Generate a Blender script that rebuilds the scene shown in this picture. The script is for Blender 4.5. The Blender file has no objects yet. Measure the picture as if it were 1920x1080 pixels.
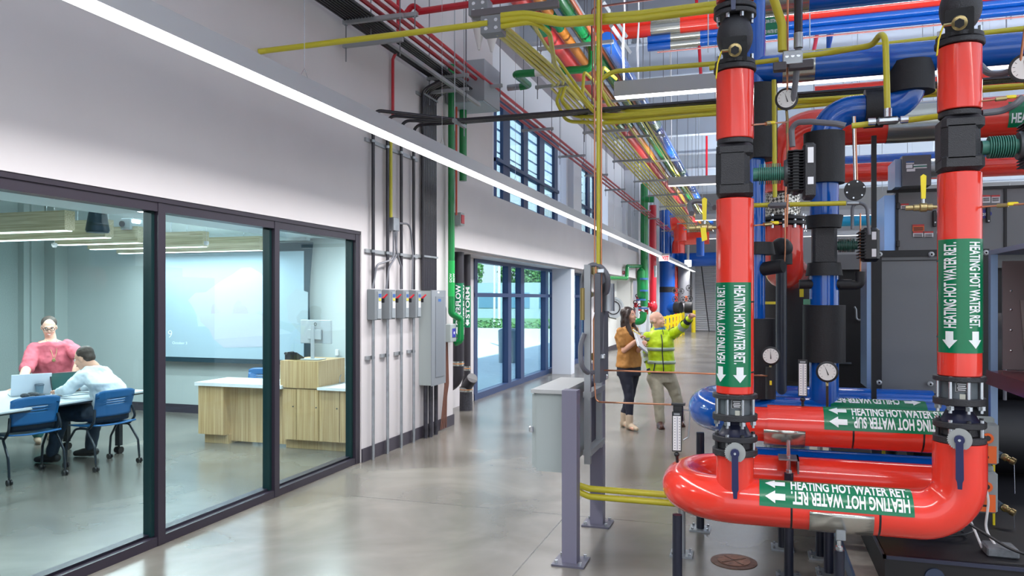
import bpy, bmesh, math, random
from mathutils import Vector, Matrix, Euler, Quaternion
R=math.radians
random.seed(7)
sc=bpy.context.scene
COL=sc.collection
# ---------------- camera ----------------
cd=bpy.data.cameras.new('camera'); cam=bpy.data.objects.new('camera',cd); COL.objects.link(cam)
cam.location=(0,0,1.75); cam.rotation_euler=(R(90),0,math.atan(456/1427.))
cd.lens=1427/1920*36; cd.sensor_width=36; cd.sensor_fit='HORIZONTAL'; cd.shift_y=20/1920; cd.clip_end=300; cd.clip_start=.05
sc.camera=cam
# ---------------- world / exposure ----------------
w=bpy.data.worlds.new('sky'); sc.world=w; w.use_nodes=True
wn=w.node_tree; bg=wn.nodes['Background']
tc=wn.nodes.new('ShaderNodeTexCoord'); sp=wn.nodes.new('ShaderNodeSeparateXYZ'); cr=wn.nodes.new('ShaderNodeValToRGB')
wn.links.new(tc.outputs['Generated'],sp.inputs[0]); wn.links.new(sp.outputs['Z'],cr.inputs[0]); wn.links.new(cr.outputs[0],bg.inputs[0])
cr.color_ramp.elements[0].position=0; cr.color_ramp.elements[0].color=(.93,.97,1,1)
cr.color_ramp.elements[1].position=.6; cr.color_ramp.elements[1].color=(.5,.7,1,1)
bg.inputs[1].default_value=1.9
sc.view_settings.view_transform='Standard'; sc.view_settings.look='None'; sc.view_settings.gamma=1
sc.view_settings.use_curve_mapping=False; sc.view_settings.exposure=0.0
sc.cycles.max_bounces=8; sc.cycles.transparent_max_bounces=16; sc.cycles.caustics_reflective=False; sc.cycles.caustics_refractive=False
sc.cycles.sample_clamp_indirect=6

# ---------------- materials ----------------
def lin(h):
    if isinstance(h,str):
        h=h.lstrip('#'); c=[int(h[i:i+2],16)/255 for i in (0,2,4)]
        return tuple(x/12.92 if x<=.04045 else ((x+.055)/1.055)**2.4 for x in c)+(1,)
    return tuple(h)+(1,)
MC={}
def mat(name,col,rough=.5,metal=0,spec=.5,emit=0,noise=None,bump=None,coat=0,var=.15):
    if name in MC: return MC[name]
    m=bpy.data.materials.new(name); MC[name]=m; m.use_nodes=True
    t=m.node_tree; b=t.nodes['Principled BSDF']; c=lin(col)
    b.inputs['Base Color'].default_value=c; b.inputs['Roughness'].default_value=rough
    b.inputs['Metallic'].default_value=metal; b.inputs['Specular IOR Level'].default_value=spec
    b.inputs['Coat Weight'].default_value=coat; b.inputs['Coat Roughness'].default_value=.05
    if emit: b.inputs['Emission Color'].default_value=c; b.inputs['Emission Strength'].default_value=emit
    if noise or bump:
        tx=t.nodes.new('ShaderNodeTexCoord'); n=t.nodes.new('ShaderNodeTexNoise'); t.links.new(tx.outputs['Object'],n.inputs['Vector'])
        n.inputs['Scale'].default_value=(noise or bump)[0]; n.inputs['Detail'].default_value=4
        if noise:
            r=t.nodes.new('ShaderNodeValToRGB'); k=noise[1]
            r.color_ramp.elements[0].color=tuple(x*(1-k) for x in c[:3])+(1,); r.color_ramp.elements[1].color=tuple(min(1,x*(1+k)) for x in c[:3])+(1,)
            r.color_ramp.elements[0].position=.3; r.color_ramp.elements[1].position=.7
            t.links.new(n.outputs['Fac'],r.inputs[0]); t.links.new(r.outputs[0],b.inputs['Base Color'])
        if bump:
            n2=t.nodes.new('ShaderNodeTexNoise'); n2.inputs['Scale'].default_value=bump[0]; t.links.new(tx.outputs['Object'],n2.inputs['Vector'])
            bp=t.nodes.new('ShaderNodeBump'); bp.inputs['Strength'].default_value=bump[1]; bp.inputs['Distance'].default_value=.01
            t.links.new(n2.outputs['Fac'],bp.inputs['Height']); t.links.new(bp.outputs[0],b.inputs['Normal'])
    return m
def glassmat(name,tint,refl=.09,rough=.0):
    if name in MC: return MC[name]
    m=bpy.data.materials.new(name); MC[name]=m; m.use_nodes=True; t=m.node_tree; t.nodes.clear()
    o=t.nodes.new('ShaderNodeOutputMaterial'); a=t.nodes.new('ShaderNodeBsdfTransparent'); g=t.nodes.new('ShaderNodeBsdfGlossy'); x=t.nodes.new('ShaderNodeMixShader')
    f=t.nodes.new('ShaderNodeFresnel'); f.inputs[0].default_value=1.45; mu=t.nodes.new('ShaderNodeMath'); mu.operation='MULTIPLY'; mu.inputs[1].default_value=refl*10
    a.inputs[0].default_value=tuple(tint)+(1,); g.inputs['Roughness'].default_value=rough
    t.links.new(f.outputs[0],mu.inputs[0]); t.links.new(mu.outputs[0],x.inputs[0]); t.links.new(a.outputs[0],x.inputs[1]); t.links.new(g.outputs[0],x.inputs[2]); t.links.new(x.outputs[0],o.inputs[0])
    return m
RED=mat('red_jacket','#e93c2e',.14,coat=.3); BLUE=mat('blue_jacket','#0a56b4',.13,coat=.35)
FOAM=mat('black_foam','#17171c',.6,bump=(90,.15)); BLK=mat('black_paint','#16161b',.4); IRON=mat('cast_iron','#26262b',.42,bump=(220,.4))
GALV=mat('galvanised_steel','#9ea3a8',.38,metal=.75,noise=(9,.18)); CHROME=mat('zinc_bolt','#c8ccd2',.22,metal=.9)
STRUT=mat('strut_steel','#a2a6aa',.42,metal=.6); GREY=mat('grey_enamel','#757b80',.45); LGREY=mat('light_grey_enamel','#9aa3a3',.45)
YEL=mat('yellow_conduit','#c9bf33',.3); YPL=mat('yellow_plastic','#e8d21c',.4); REDC=mat('red_conduit','#b41226',.28); GREEN=mat('green_pipe','#0b7a3c',.25)
DGREEN=mat('dark_green_pipe','#085f35',.3); LABELG=mat('label_green','#00724a',.25); WHT=mat('white_vinyl','#eef3f6',.35); ORG=mat('orange_pipe','#e08a35',.35)
BRASS=mat('brass','#a8966a',.28,metal=.85); COPPER=mat('copper','#c98a6a',.3,metal=.8); BLKC=mat('black_conduit','#25232c',.25); PURP=mat('purple_grey_paint','#6f6d80',.4)
ALU=mat('aluminium_jacket','#b5b5ae',.22,metal=.85); WHITEP=mat('white_paint','#dcdbdd',.55); NAVY=mat('navy_handle','#1b2150',.35)
FRAME=mat('dark_bronze_frame','#28222e',.4); FLEX=mat('grey_flex','#6c6e76',.4); ORANGE=mat('orange_label','#ee6a26',.45); LUM=mat('lamp_diffuser','#ffffff',.5,emit=3.2)
BODY=mat('luminaire_body','#a8a9ad',.5); TEAL=mat('teal_valve','#3b7a6c',.4); DIAL=mat('dial_face','#e6e6e4',.5); INK=mat('black_ink','#15151a',.5)
BASEB=mat('baseboard_vinyl','#3a3540',.5)

# ---------------- mesh builder ----------------
class MB:
    def __init__(s): s.v=[]; s.f=[]; s.mi=[]; s.cur=0; s.mats=None
    def add(s,vs,fs):
        b=len(s.v); s.v+= [Vector(v) for v in vs]
        for f in fs: s.f.append([i+b for i in f]); s.mi.append(s.cur)
        return s
    def bx(s,x0,x1,y0,y1,z0,z1):
        if x0>x1:x0,x1=x1,x0
        if y0>y1:y0,y1=y1,y0
        if z0>z1:z0,z1=z1,z0
        return s.add([(x0,y0,z0),(x1,y0,z0),(x1,y1,z0),(x0,y1,z0),(x0,y0,z1),(x1,y0,z1),(x1,y1,z1),(x0,y1,z1)],
          [(3,2,1,0),(4,5,6,7),(0,1,5,4),(1,2,6,5),(2,3,7,6),(3,0,4,7)])
    def box(s,c,d,rot=None,ch=0):
        hx,hy,hz=d[0]/2,d[1]/2,d[2]/2
        if ch:
            vs=[];fs=[]
            for (a,z) in ((ch,-hz),(0,-hz+ch),(0,hz-ch),(ch,hz)):
                X,Y=hx-a,hy-a; k=ch if a==0 else ch*.5
                vs+=[(-X+k,-Y,z),(X-k,-Y,z),(X,-Y+k,z),(X,Y-k,z),(X-k,Y,z),(-X+k,Y,z),(-X,Y-k,z),(-X,-Y+k,z)]
            for r in range(3):
                for i in range(8): fs.append((r*8+i,r*8+(i+1)%8,r*8+8+(i+1)%8,r*8+8+i))
            fs.append(tuple(range(7,-1,-1))); fs.append(tuple(range(24,32)))
        else:
            vs=[(-hx,-hy,-hz),(hx,-hy,-hz),(hx,hy,-hz),(-hx,hy,-hz),(-hx,-hy,hz),(hx,-hy,hz),(hx,hy,hz),(-hx,hy,hz)]
            fs=[(3,2,1,0),(4,5,6,7),(0,1,5,4),(1,2,6,5),(2,3,7,6),(3,0,4,7)]
        M=(rot.to_matrix() if isinstance(rot,(Euler,Quaternion)) else rot) if rot is not None else None
        c=Vector(c)
        return s.add([(M@Vector(v) if M else Vector(v))+c for v in vs],fs)
    def tube(s,pts,r,n=10,cap=True,sx=1):
        pts=[Vector(p) for p in pts]; m=len(pts)
        rs=r if isinstance(r,(list,tuple)) else [r]*m
        ts=[]
        for i in range(m):
            a=pts[max(0,i-1)]; b=pts[min(m-1,i+1)]; t=(b-a)
            ts.append(t.normalized() if t.length>1e-9 else Vector((0,0,1)))
        t0=ts[0]; up=Vector((0,0,1)) if abs(t0.z)<.9 else Vector((0,1,0))
        u=(up-t0*up.dot(t0)).normalized(); vs=[]; fs=[]
        for i in range(m):
            if i: 
                u=(u-ts[i]*u.dot(ts[i])); u=u.normalized() if u.length>1e-6 else ts[i].orthogonal().normalized()
            w_=ts[i].cross(u)
            for k in range(n):
                a=2*math.pi*k/n; vs.append(pts[i]+(u*math.cos(a)+w_*math.sin(a)*sx)*rs[i])
        for i in range(m-1):
            for k in range(n): fs.append((i*n+k,i*n+(k+1)%n,(i+1)*n+(k+1)%n,(i+1)*n+k))
        if cap: fs.append(tuple(range(n-1,-1,-1))); fs.append(tuple((m-1)*n+k for k in range(n)))
        return s.add(vs,fs)
    def cyl(s,p0,p1,r,n=12,r1=None): return s.tube([p0,p1],[r,r if r1 is None else r1],n)
    def lathe(s,prof,o,ax=(0,0,1),n=24,cap=True):
        ax=Vector(ax).normalized(); o=Vector(o); u=ax.orthogonal().normalized(); w_=ax.cross(u); vs=[];fs=[];m=len(prof)
        for (r,z) in prof:
            for k in range(n):
                a=2*math.pi*k/n; vs.append(o+ax*z+(u*math.cos(a)+w_*math.sin(a))*max(r,1e-4))
        for i in range(m-1):
            for k in range(n): fs.append((i*n+k,i*n+(k+1)%n,(i+1)*n+(k+1)%n,(i+1)*n+k))
        if cap: fs.append(tuple(range(n-1,-1,-1))); fs.append(tuple((m-1)*n+k for k in range(n)))
        return s.add(vs,fs)
    def ell(s,c,r,n=16,m=10,rot=None):
        vs=[];fs=[]; c=Vector(c); r=(r,r,r) if isinstance(r,(int,float)) else r
        for i in range(m+1):
            p=math.pi*i/m-math.pi/2
            for k in range(n):
                a=2*math.pi*k/n; q=Vector((r[0]*math.cos(p)*math.cos(a),r[1]*math.cos(p)*math.sin(a),r[2]*math.sin(p)))
                if rot: q=rot@q
                vs.append(c+q)
        for i in range(m):
            for k in range(n): fs.append((i*n+k,i*n+(k+1)%n,(i+1)*n+(k+1)%n,(i+1)*n+k))
        return s.add(vs,fs)
    def prism(s,poly,o,u,v,h):
        """polygon in plane (u,v) at o, extruded by vector h"""
        o,u,v,h=map(Vector,(o,u,v,h)); n=len(poly)
        a=[o+u*p[0]+v*p[1] for p in poly]; b=[p+h for p in a]
        return s.add(a+b,[tuple(range(n-1,-1,-1)),tuple(range(n,2*n))]+[(i,(i+1)%n,n+(i+1)%n,n+i) for i in range(n)])
    def build(s,name,m,parent=None,ang=35,smooth=True,origin=None):
        me=bpy.data.meshes.new(name)
        if not s.v: s.add([(0,0,0)],[])
        if origin is None:
            if parent is not None: origin=worldloc(parent)
            else:
                lo=[min(v[i] for v in s.v) for i in range(3)]; hi=[max(v[i] for v in s.v) for i in range(3)]
                origin=Vector(((lo[0]+hi[0])/2,(lo[1]+hi[1])/2,lo[2]))
        origin=Vector(origin)
        me.from_pydata([v-origin for v in s.v],[],s.f); 
        bm=bmesh.new(); bm.from_mesh(me); bmesh.ops.recalc_face_normals(bm,faces=bm.faces); bm.to_mesh(me); bm.free()
        for mm in (m if isinstance(m,(list,tuple)) else [m]): me.materials.append(mm)
        if isinstance(m,(list,tuple)): me.polygons.foreach_set('material_index',s.mi)
        if smooth:
            me.shade_smooth(); me.set_sharp_from_angle(angle=R(ang))
        o=bpy.data.objects.new(name,me); COL.objects.link(o)
        WL[o.name]=origin
        if parent is not None: o.parent=parent; o.location=origin-worldloc(parent)
        else: o.location=origin
        return o
WL={}
def worldloc(o): return WL[o.name]
def tag(o,label=None,cat=None,group=None,kind=None):
    if label: o['label']=label
    if cat: o['category']=cat
    if group: o['group']=group
    if kind: o['kind']=kind
    return o
def thing(name,label,cat,loc=(0,0,0),group=None):
    o=bpy.data.objects.new(name,None); o.empty_display_size=.1; COL.objects.link(o); o.location=loc; WL[o.name]=Vector(loc)
    return tag(o,label,cat,group)
KIDS={}
def dup(root,loc,rz=0,label=None,group=None,scale=None):
    r=root.copy(); COL.objects.link(r); r.location=loc; r.rotation_euler=(0,0,rz); WL[r.name]=Vector(loc)
    if scale: r.scale=scale
    if label: r['label']=label
    if group: r['group']=group
    for ch in list(root.children):
        c=ch.copy(); COL.objects.link(c); c.parent=r
        for g in list(ch.children):
            d=g.copy(); COL.objects.link(d); d.parent=c
    return r
def struct(name,b,m,**k):
    o=b.build(name,m,**k); o['kind']='structure'; return o
def fil(pts,rad,seg=6):
    """fillet a polyline"""
    pts=[Vector(p) for p in pts]; out=[pts[0]]
    for i in range(1,len(pts)-1):
        a,b,c=pts[i-1],pts[i],pts[i+1]; u=(a-b); v=(c-b); r=rad[i-1] if isinstance(rad,(list,tuple)) else rad
        lu,lv=u.length,v.length; u.normalize(); v.normalize(); th=u.angle(v)
        if abs(math.pi-th)<.02 or r<=0: out.append(b); continue
        d=min(r/math.tan(th/2),lu*.499,lv*.499); rr=d*math.tan(th/2)
        cen=b+(u+v).normalized()*(rr/math.sin(th/2)); p0=b+u*d; p1=b+v*d; e0=p0-cen; e1=p1-cen; om=e0.angle(e1)
        for k in range(seg+1):
            t=k/seg; out.append(cen+(e0*math.sin((1-t)*om)+e1*math.sin(t*om))/math.sin(om))
    out.append(pts[-1]); return out
def spl(pts,seg=6):
    pts=[Vector(p) for p in pts]; P=[pts[0]*2-pts[1]]+pts+[pts[-1]*2-pts[-2]]; out=[]
    for i in range(1,len(P)-2):
        for k in range(seg):
            t=k/seg; a,b,c,d=P[i-1],P[i],P[i+1],P[i+2]
            out.append(.5*((2*b)+(c-a)*t+(2*a-5*b+4*c-d)*t*t+(3*b-a-3*c+d)*t**3))
    out.append(pts[-1]); return out
TX={}
def text2d(s,font_sx=1.0,bold=0):
    key=(s,bold)
    if key not in TX:
        c=bpy.data.curves.new('t','FONT'); c.body=s; c.size=1; c.offset=bold; c.resolution_u=3
        o=bpy.data.objects.new('t',c); COL.objects.link(o)
        dg=bpy.context.evaluated_depsgraph_get(); me=bpy.data.meshes.new_from_object(o.evaluated_get(dg))
        bm=bmesh.new(); bm.from_mesh(me); bmesh.ops.remove_doubles(bm,verts=bm.verts,dist=1e-5)
        for k in range(1,10):
            g=bm.verts[:]+bm.edges[:]+bm.faces[:]; bmesh.ops.bisect_plane(bm,geom=g,plane_co=(0,k*.08-.03,0),plane_no=(0,1,0))
        bm.to_mesh(me); bm.free()
        vs=[(v.co.x,v.co.y) for v in me.vertices]; fs=[tuple(p.vertices) for p in me.polygons]
        bpy.data.objects.remove(o); bpy.data.curves.remove(c); bpy.data.meshes.remove(me)
        TX[key]=(vs,fs)
    return TX[key]
def put_text(b,s,f,h,w=None,bold=.02,n=0):
    """write s with cap height h and total width w; f(u,v) maps to 3D, (0,0) is lower left of the text"""
    vs,fs=text2d(s,bold=bold); x0=min(v[0] for v in vs); x1=max(v[0] for v in vs); y0=min(v[1] for v in vs)if n else 0; y1=.729
    sx=(w/(x1-x0)) if w else h/y1*.85; sy=h/y1
    b.add([f((x-x0)*sx,(y)*sy) for x,y in vs],fs); return b
def draw_arrow(b,g,zt,zb,w1,w2,n=4):
    """arrow from zt (tail) to zb (tip); g(u,z) maps to 3D"""
    zm=zb+(zt-zb)*.5
    def strip(za,zb_,wa,wb):
        vs=[];
        for k in range(n+1): vs+=[g(-wa+2*wa*k/n,za),g(-wb+2*wb*k/n,zb_)]
        b.add(vs,[(2*k,2*k+2,2*k+3,2*k+1) for k in range(n)])
    strip(zt,zm,w1,w1); strip(zm,zb+(zm-zb)*.5,w2,w2*.5); strip(zb+(zm-zb)*.5,zb,w2*.5,w2*.01)
def boltring(b,c,ax,r,n,br=.009,h=.02,off=0):
    ax=Vector(ax).normalized(); u=ax.orthogonal().normalized(); w_=ax.cross(u); c=Vector(c)
    for k in range(n):
        a=2*math.pi*(k+off)/n; p=c+(u*math.cos(a)+w_*math.sin(a))*r; b.cyl(p-ax*h/2,p+ax*h/2,br,6)

# ================= LARGE STRUCTURE =================
def node_floor():
    m=bpy.data.materials.new('polished_concrete'); m.use_nodes=True; t=m.node_tree; b=t.nodes['Principled BSDF']; L=t.links
    tx=t.nodes.new('ShaderNodeTexCoord'); g=t.nodes.new('ShaderNodeNewGeometry')
    n1=t.nodes.new('ShaderNodeTexNoise'); n1.inputs['Scale'].default_value=.9; n1.inputs['Detail'].default_value=4; n1.inputs['Roughness'].default_value=.5; n1.inputs['Distortion'].default_value=.6
    n2=t.nodes.new('ShaderNodeTexNoise'); n2.inputs['Scale'].default_value=3; n2.inputs['Detail'].default_value=5
    L.new(g.outputs['Position'],n1.inputs['Vector']); L.new(g.outputs['Position'],n2.inputs['Vector'])
    r=t.nodes.new('ShaderNodeValToRGB'); e=r.color_ramp.elements; e[0].position=.22; e[0].color=lin('#504b42'); e[1].position=.8; e[1].color=lin('#868178')
    x=e.new(.5); x.color=lin('#6b6761')
    L.new(n1.outputs['Fac'],r.inputs[0])
    r2=t.nodes.new('ShaderNodeValToRGB'); r2.color_ramp.elements[0].position=.25; r2.color_ramp.elements[0].color=(.85,.85,.85,1); r2.color_ramp.elements[1].position=.75; r2.color_ramp.elements[1].color=(1.03,1.03,1.03,1)
    L.new(n2.outputs['Fac'],r2.inputs[0])
    mx=t.nodes.new('ShaderNodeMix'); mx.data_type='RGBA'; mx.blend_type='MULTIPLY'; mx.inputs[0].default_value=.6; L.new(r.outputs[0],mx.inputs[6]); L.new(r2.outputs[0],mx.inputs[7])
    s=t.nodes.new('ShaderNodeSeparateXYZ'); L.new(g.outputs['Position'],s.inputs[0])
    def joint(sock,off,per):
        a=t.nodes.new('ShaderNodeMath'); a.operation='ADD'; a.inputs[1].default_value=off; L.new(sock,a.inputs[0])
        p=t.nodes.new('ShaderNodeMath'); p.operation='PINGPONG'; p.inputs[1].default_value=per/2; L.new(a.outputs[0],p.inputs[0])
        c=t.nodes.new('ShaderNodeMath'); c.operation='LESS_THAN'; c.inputs[1].default_value=.005; L.new(p.outputs[0],c.inputs[0]); return c.outputs[0]
    j1=joint(s.outputs['X'],1.458,4.6); j2=joint(s.outputs['Y'],-6.0,4.6)
    mm=t.nodes.new('ShaderNodeMath'); mm.operation='MAXIMUM'; L.new(j1,mm.inputs[0]); L.new(j2,mm.inputs[1])
    mj=t.nodes.new('ShaderNodeMix'); mj.data_type='RGBA'; L.new(mm.outputs[0],mj.inputs[0]); L.new(mx.outputs[2],mj.inputs[6]); mj.inputs[7].default_value=lin('#3c3a37')
    L.new(mj.outputs[2],b.inputs['Base Color'])
    rr=t.nodes.new('ShaderNodeMapRange'); rr.inputs[3].default_value=.2; rr.inputs[4].default_value=.3; L.new(n1.outputs['Fac'],rr.inputs[0]); L.new(rr.outputs[0],b.inputs['Roughness'])
    b.inputs['Specular IOR Level'].default_value=.95
    return m
FLOORM=node_floor()
WALLM=mat('wall_paint','#cbc7c9',.6,noise=(2,.02)); CMU=mat('block_wall_paint','#dfe0de',.6)
TEALW=mat('training_room_wall','#b9c3c3',.6,noise=(1.5,.03)); DECK=mat('ceiling_deck','#c4cbd6',.5,metal=.1); BEAMM=mat('primed_steel','#c2cad6',.5); DWALL=mat('far_wall_grey','#96979b',.6)
struct('floor',MB().bx(-4.75,14,-16,43,-.12,0).bx(-11.6,-4.75,-6.2,9.8,-.12,0),FLOORM)
# --- left wall of the corridor (wall of the training room, flush band above the windows)
b=MB(); b.bx(-4.16,-4,-6,11.5,3.4,7.8); b.bx(-4.16,-4,-6,27.6,2.466,3.4); b.bx(-4.16,-4,7.24,9.82,0,2.466)
b.bx(-4.72,-4.16,9.82,27.6,2.44,3.38); b.bx(-4.75,-4.16,11.3,11.5,3.38,7.8); b.bx(-4.16,-4,-6,-2,0,2.47)
struct('wall_left',b,WALLM)
b=MB(); b.bx(-4,-3.985,7.24,9.83,0,.145); b.bx(-4.16,-3.985,9.82,9.835,0,.145); struct('baseboard_left',b,BASEB)
# clerestory wall
b=MB(); b.bx(-4.85,-4.5,11.4,30,5.5,7.8)
for y0,y1 in ((11.4,13.0),(18.55,20.3),(24.2,30.5)): b.bx(-4.85,-4.5,y0,y1,3.38,5.5)
b.bx(-4.5,-4.35,18.7,19.5,3.38,5.5); b.bx(-4.5,-4.38,27.0,27.6,3.38,5.5); b.bx(-4.72,-4.0,27.5,27.9,2.4,7.8)
struct('wall_left_upper',b,mat('clerestory_white','#d9dce4',.6))
struct('trim_1',MB().bx(-4.5,-4.3,6,30,6.4,6.7),mat('steel_tube_grey','#a7a2aa',.5))
# --- ceiling deck with ribs, girders
b=MB(); b.bx(-4.9,14,-16,43,7.8,7.95); b.bx(-11.6,-4.9,-6.2,9.8,3.8,3.95)  # unseen stretch of deck behind the camera, added to keep the sun out
x=-4.4
while x<13.5: b.bx(x,x+.14,-2,43,7.66,7.8); x+=.38
struct('ceiling',b,DECK)
DARKD=mat('deck_shadow_paint','#8f959f',.5,metal=.3)
for i,y in enumerate((8.2,11.4,14.6,17.8,21,24.2,27.4,30.6,34,38)):
    b=MB(); b.bx(-4.5,14,y-.012,y+.012,6.86,7.66); b.bx(-4.5,14,y-.13,y+.13,6.83,6.86); b.bx(-4.5,14,y-.13,y+.13,7.63,7.66)
    struct('trim_%d'%(i+2),b,BEAMM)
# far wall, rolling door, right wall
struct('wall_back',MB().bx(-11.6,14,42.6,42.9,0,7.8),DWALL)
b=MB(); 
for k in range(36): z=k*.1; b.add([(-3.1,42.3,z),(1.5,42.3,z),(1.5,42.26,z+.05),(-3.1,42.26,z+.05),(1.5,42.3,z+.1),(-3.1,42.3,z+.1)],[(0,1,2,3),(3,2,4,5)])
b.bx(-3.25,-3.1,42.1,42.6,0,3.8); b.bx(1.5,1.65,42.1,42.6,0,3.8); b.bx(-3.25,1.65,42.0,42.6,3.6,3.95)
struct('door_1',b,mat('roller_door_steel','#b9bbc0',.4,metal=.2))
# CMU wall after the windows
b=MB(); b.bx(-4.9,-4.66,23.5,42.6,0,2.44); b.bx(-4.66,-4.2,26.8,27.5,0,2.6); b.bx(-4.9,-4.7,30,42.6,2.44,7.8)
struct('wall_left_block',b,CMU)
struct('baseboard_left_block',MB().bx(-4.66,-4.64,23.5,26.8,0,.15),BASEB)
b=MB()
for y in (29.5,32.5,36): b.bx(-4.6,-4.3,y,y+.3,0,7.6)
b.prism([(0,0),(.25,0),(2.9,6.5),(2.65,6.5)],(-4.45,31,0.4),(0,1,0),(0,0,1),(.2,0,0))
struct('trim_20',b,BEAMM)
# --- corridor windows (curtain wall at x=-4.65)
BFR=mat('blue_tint_frame','#2c3f66',.4)
EXTG=glassmat('exterior_glass',(.80,.95,1),.05)
def curtain(name,ys,z0,z1,trans,x=-4.65,gl=True):
    b=MB(); q=.055 if z0<1 else .028
    for y0,y1 in ys: b.bx(x-q,x+q+.01,y0,y1,z0+.001,z1-.001)
    a,c=ys[0][0],ys[-1][1]
    b.bx(x-.06,x+.07,a,c,z1-.06,z1); b.bx(x-.06,x+.07,a,c,z0,z0+.11)
    for z in trans: b.bx(x-.06,x+.075,a,c,z,z+.07)
    o=struct(name,b,BFR)
    g=MB().bx(x-.02,x-.012,a,c,z0+.05,z1-.03).build('window_glass',EXTG,o); return o
def yX(px,x=-4.65):
    s,c=.30439,.95254; a=(px-960)/1427; return x*(a*s+c)/(a*c-s)
curtain('window_1',[(yX(883),yX(889)),(yX(947),yX(953)),(yX(971),yX(977.5)),(yX(1018),yX(1023)),(yX(1035),yX(1042))],0,2.44,[1.78])
curtain('window_2',[(yX(1066),yX(1071)),(yX(1082),yX(1086)),(yX(1096),yX(1100))],0,2.44,[1.78])
struct('wall_left_pier',MB().bx(-4.8,-4.6,yX(1043),yX(1066),0,2.45).bx(-4.8,-4.6,9.8,yX(883),0,2.45).bx(-4.8,-4.6,yX(1100),23.6,0,2.45),WALLM)
struct('trim_21',MB().bx(-4.5,-4.1,17.15,17.5,0,2.44).bx(-4.1,-4.05,17.15,17.5,.0,2.44),mat('column_white','#d5dbe6',.5))
curtain('window_3',[(yX(926),yX(928)),(yX(940),yX(953)),(yX(979),yX(987)),(yX(1009),yX(1018)),(yX(1037),yX(1043))],3.3,5.5,[4.32])
curtain('window_4',[(yX(1066),yX(1069)),(yX(1080),yX(1086)),(yX(1099),yX(1104)),(yX(1112),yX(1117))],3.3,5.5,[4.32])
# exterior sun louvres
b=MB()
for k in range(10):
    z=3.32+k*.24
    for y0,y1 in ((yX(922),yX(1045)),(yX(1063),yX(1118))): b.prism([(.17,0),(0,.10),(0,.135),(.17,.035)],(-5.25,y0,z),(1,0,0),(0,0,1),(0,y1-y0,0))
struct('window_5',b,mat('louvre_blue','#3d76b4',.45))
# --- training room shell
struct('wall_training_end',MB().bx(-11.6,-4.16,9.6,9.8,0,3.8),TEALW)
b=MB(); b.bx(-11.3,-11.0,-6,9.6,0,3.8); struct('wall_training_side',b,mat('roller_shade_fabric','#9aa5a3',.7,noise=(60,.05)))
b=MB(); b.bx(-11,-10.88,9.0,9.6,0,3.8); b.bx(-11,-10.66,9.36,9.6,0,3.8); b.bx(-10.88,-10.84,9.1,9.16,0,3.8)
struct('trim_22',b,mat('training_column','#aab4b2',.5))
struct('wall_training_near',MB().bx(-11.3,-4.16,-6.2,-6,0,3.8),TEALW)
b=MB(); b.bx(-11.3,-4.16,-6,9.6,3.7,3.8); b.bx(-6.3,-4.16,-6,9.6,2.62,2.72); b.bx(-6.35,-6.3,-6,9.6,2.62,3.7)
struct('ceiling_training',b,mat('training_ceiling','#d7e4e6',.6))
b=MB(); b.bx(-11,-4.2,9.585,9.6,0,.13); b.bx(-4.18,-4.16,7.24,9.6,0,.13); struct('baseboard_training',b,BASEB)
# storefront of the training room
b=MB(); H=2.466; x0,x1=-4.13,-4.02
b.bx(x0,x1,-2,7.24,H-.1,H); b.bx(x0-.01,x1+.012,-2,7.24,H-.035,H)
b.bx(x0,x1,-2,7.24,0,.065); b.bx(x0-.02,x1-.05,-2,7.24,.065,.085)
MUL=[(2.05,2.12),(4.36,4.43),(5.73,5.80),(7.15,7.24)]
for y0,y1 in MUL: b.bx(x0-.004,x1+.004,y0,y1,.003,H-.036)
ST=struct('window_6',b,FRAME)
ys=[-2,2.05,4.36,5.73,7.15]
GL=glassmat('partition_glass',(.875,.965,.985),.006)
for i in range(4):
    y0=ys[i]+(.07 if i else 0); y1=ys[i+1]
    MB().bx(-4.080,-4.070,y0,y1,.06,H-.08).build('window_glass',GL,ST)
gk=mat('glazing_gasket','#0d2a2c',.4)
b=MB()
for y0,y1 in MUL: b.bx(-4.12,-4.05,y0-.03,y0,.07,H-.1)
b.build('glazing_gasket',gk,ST)
sl=bpy.data.lights.new('sun','SUN'); sl.energy=14; sl.angle=.03; sl.color=(1,.97,.92); so=bpy.data.objects.new('sun',sl); COL.objects.link(so); so.rotation_euler=Vector((-.3,.55,-.78)).to_track_quat('-Z','Y').to_euler(); so.location=(20,0,30)
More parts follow.
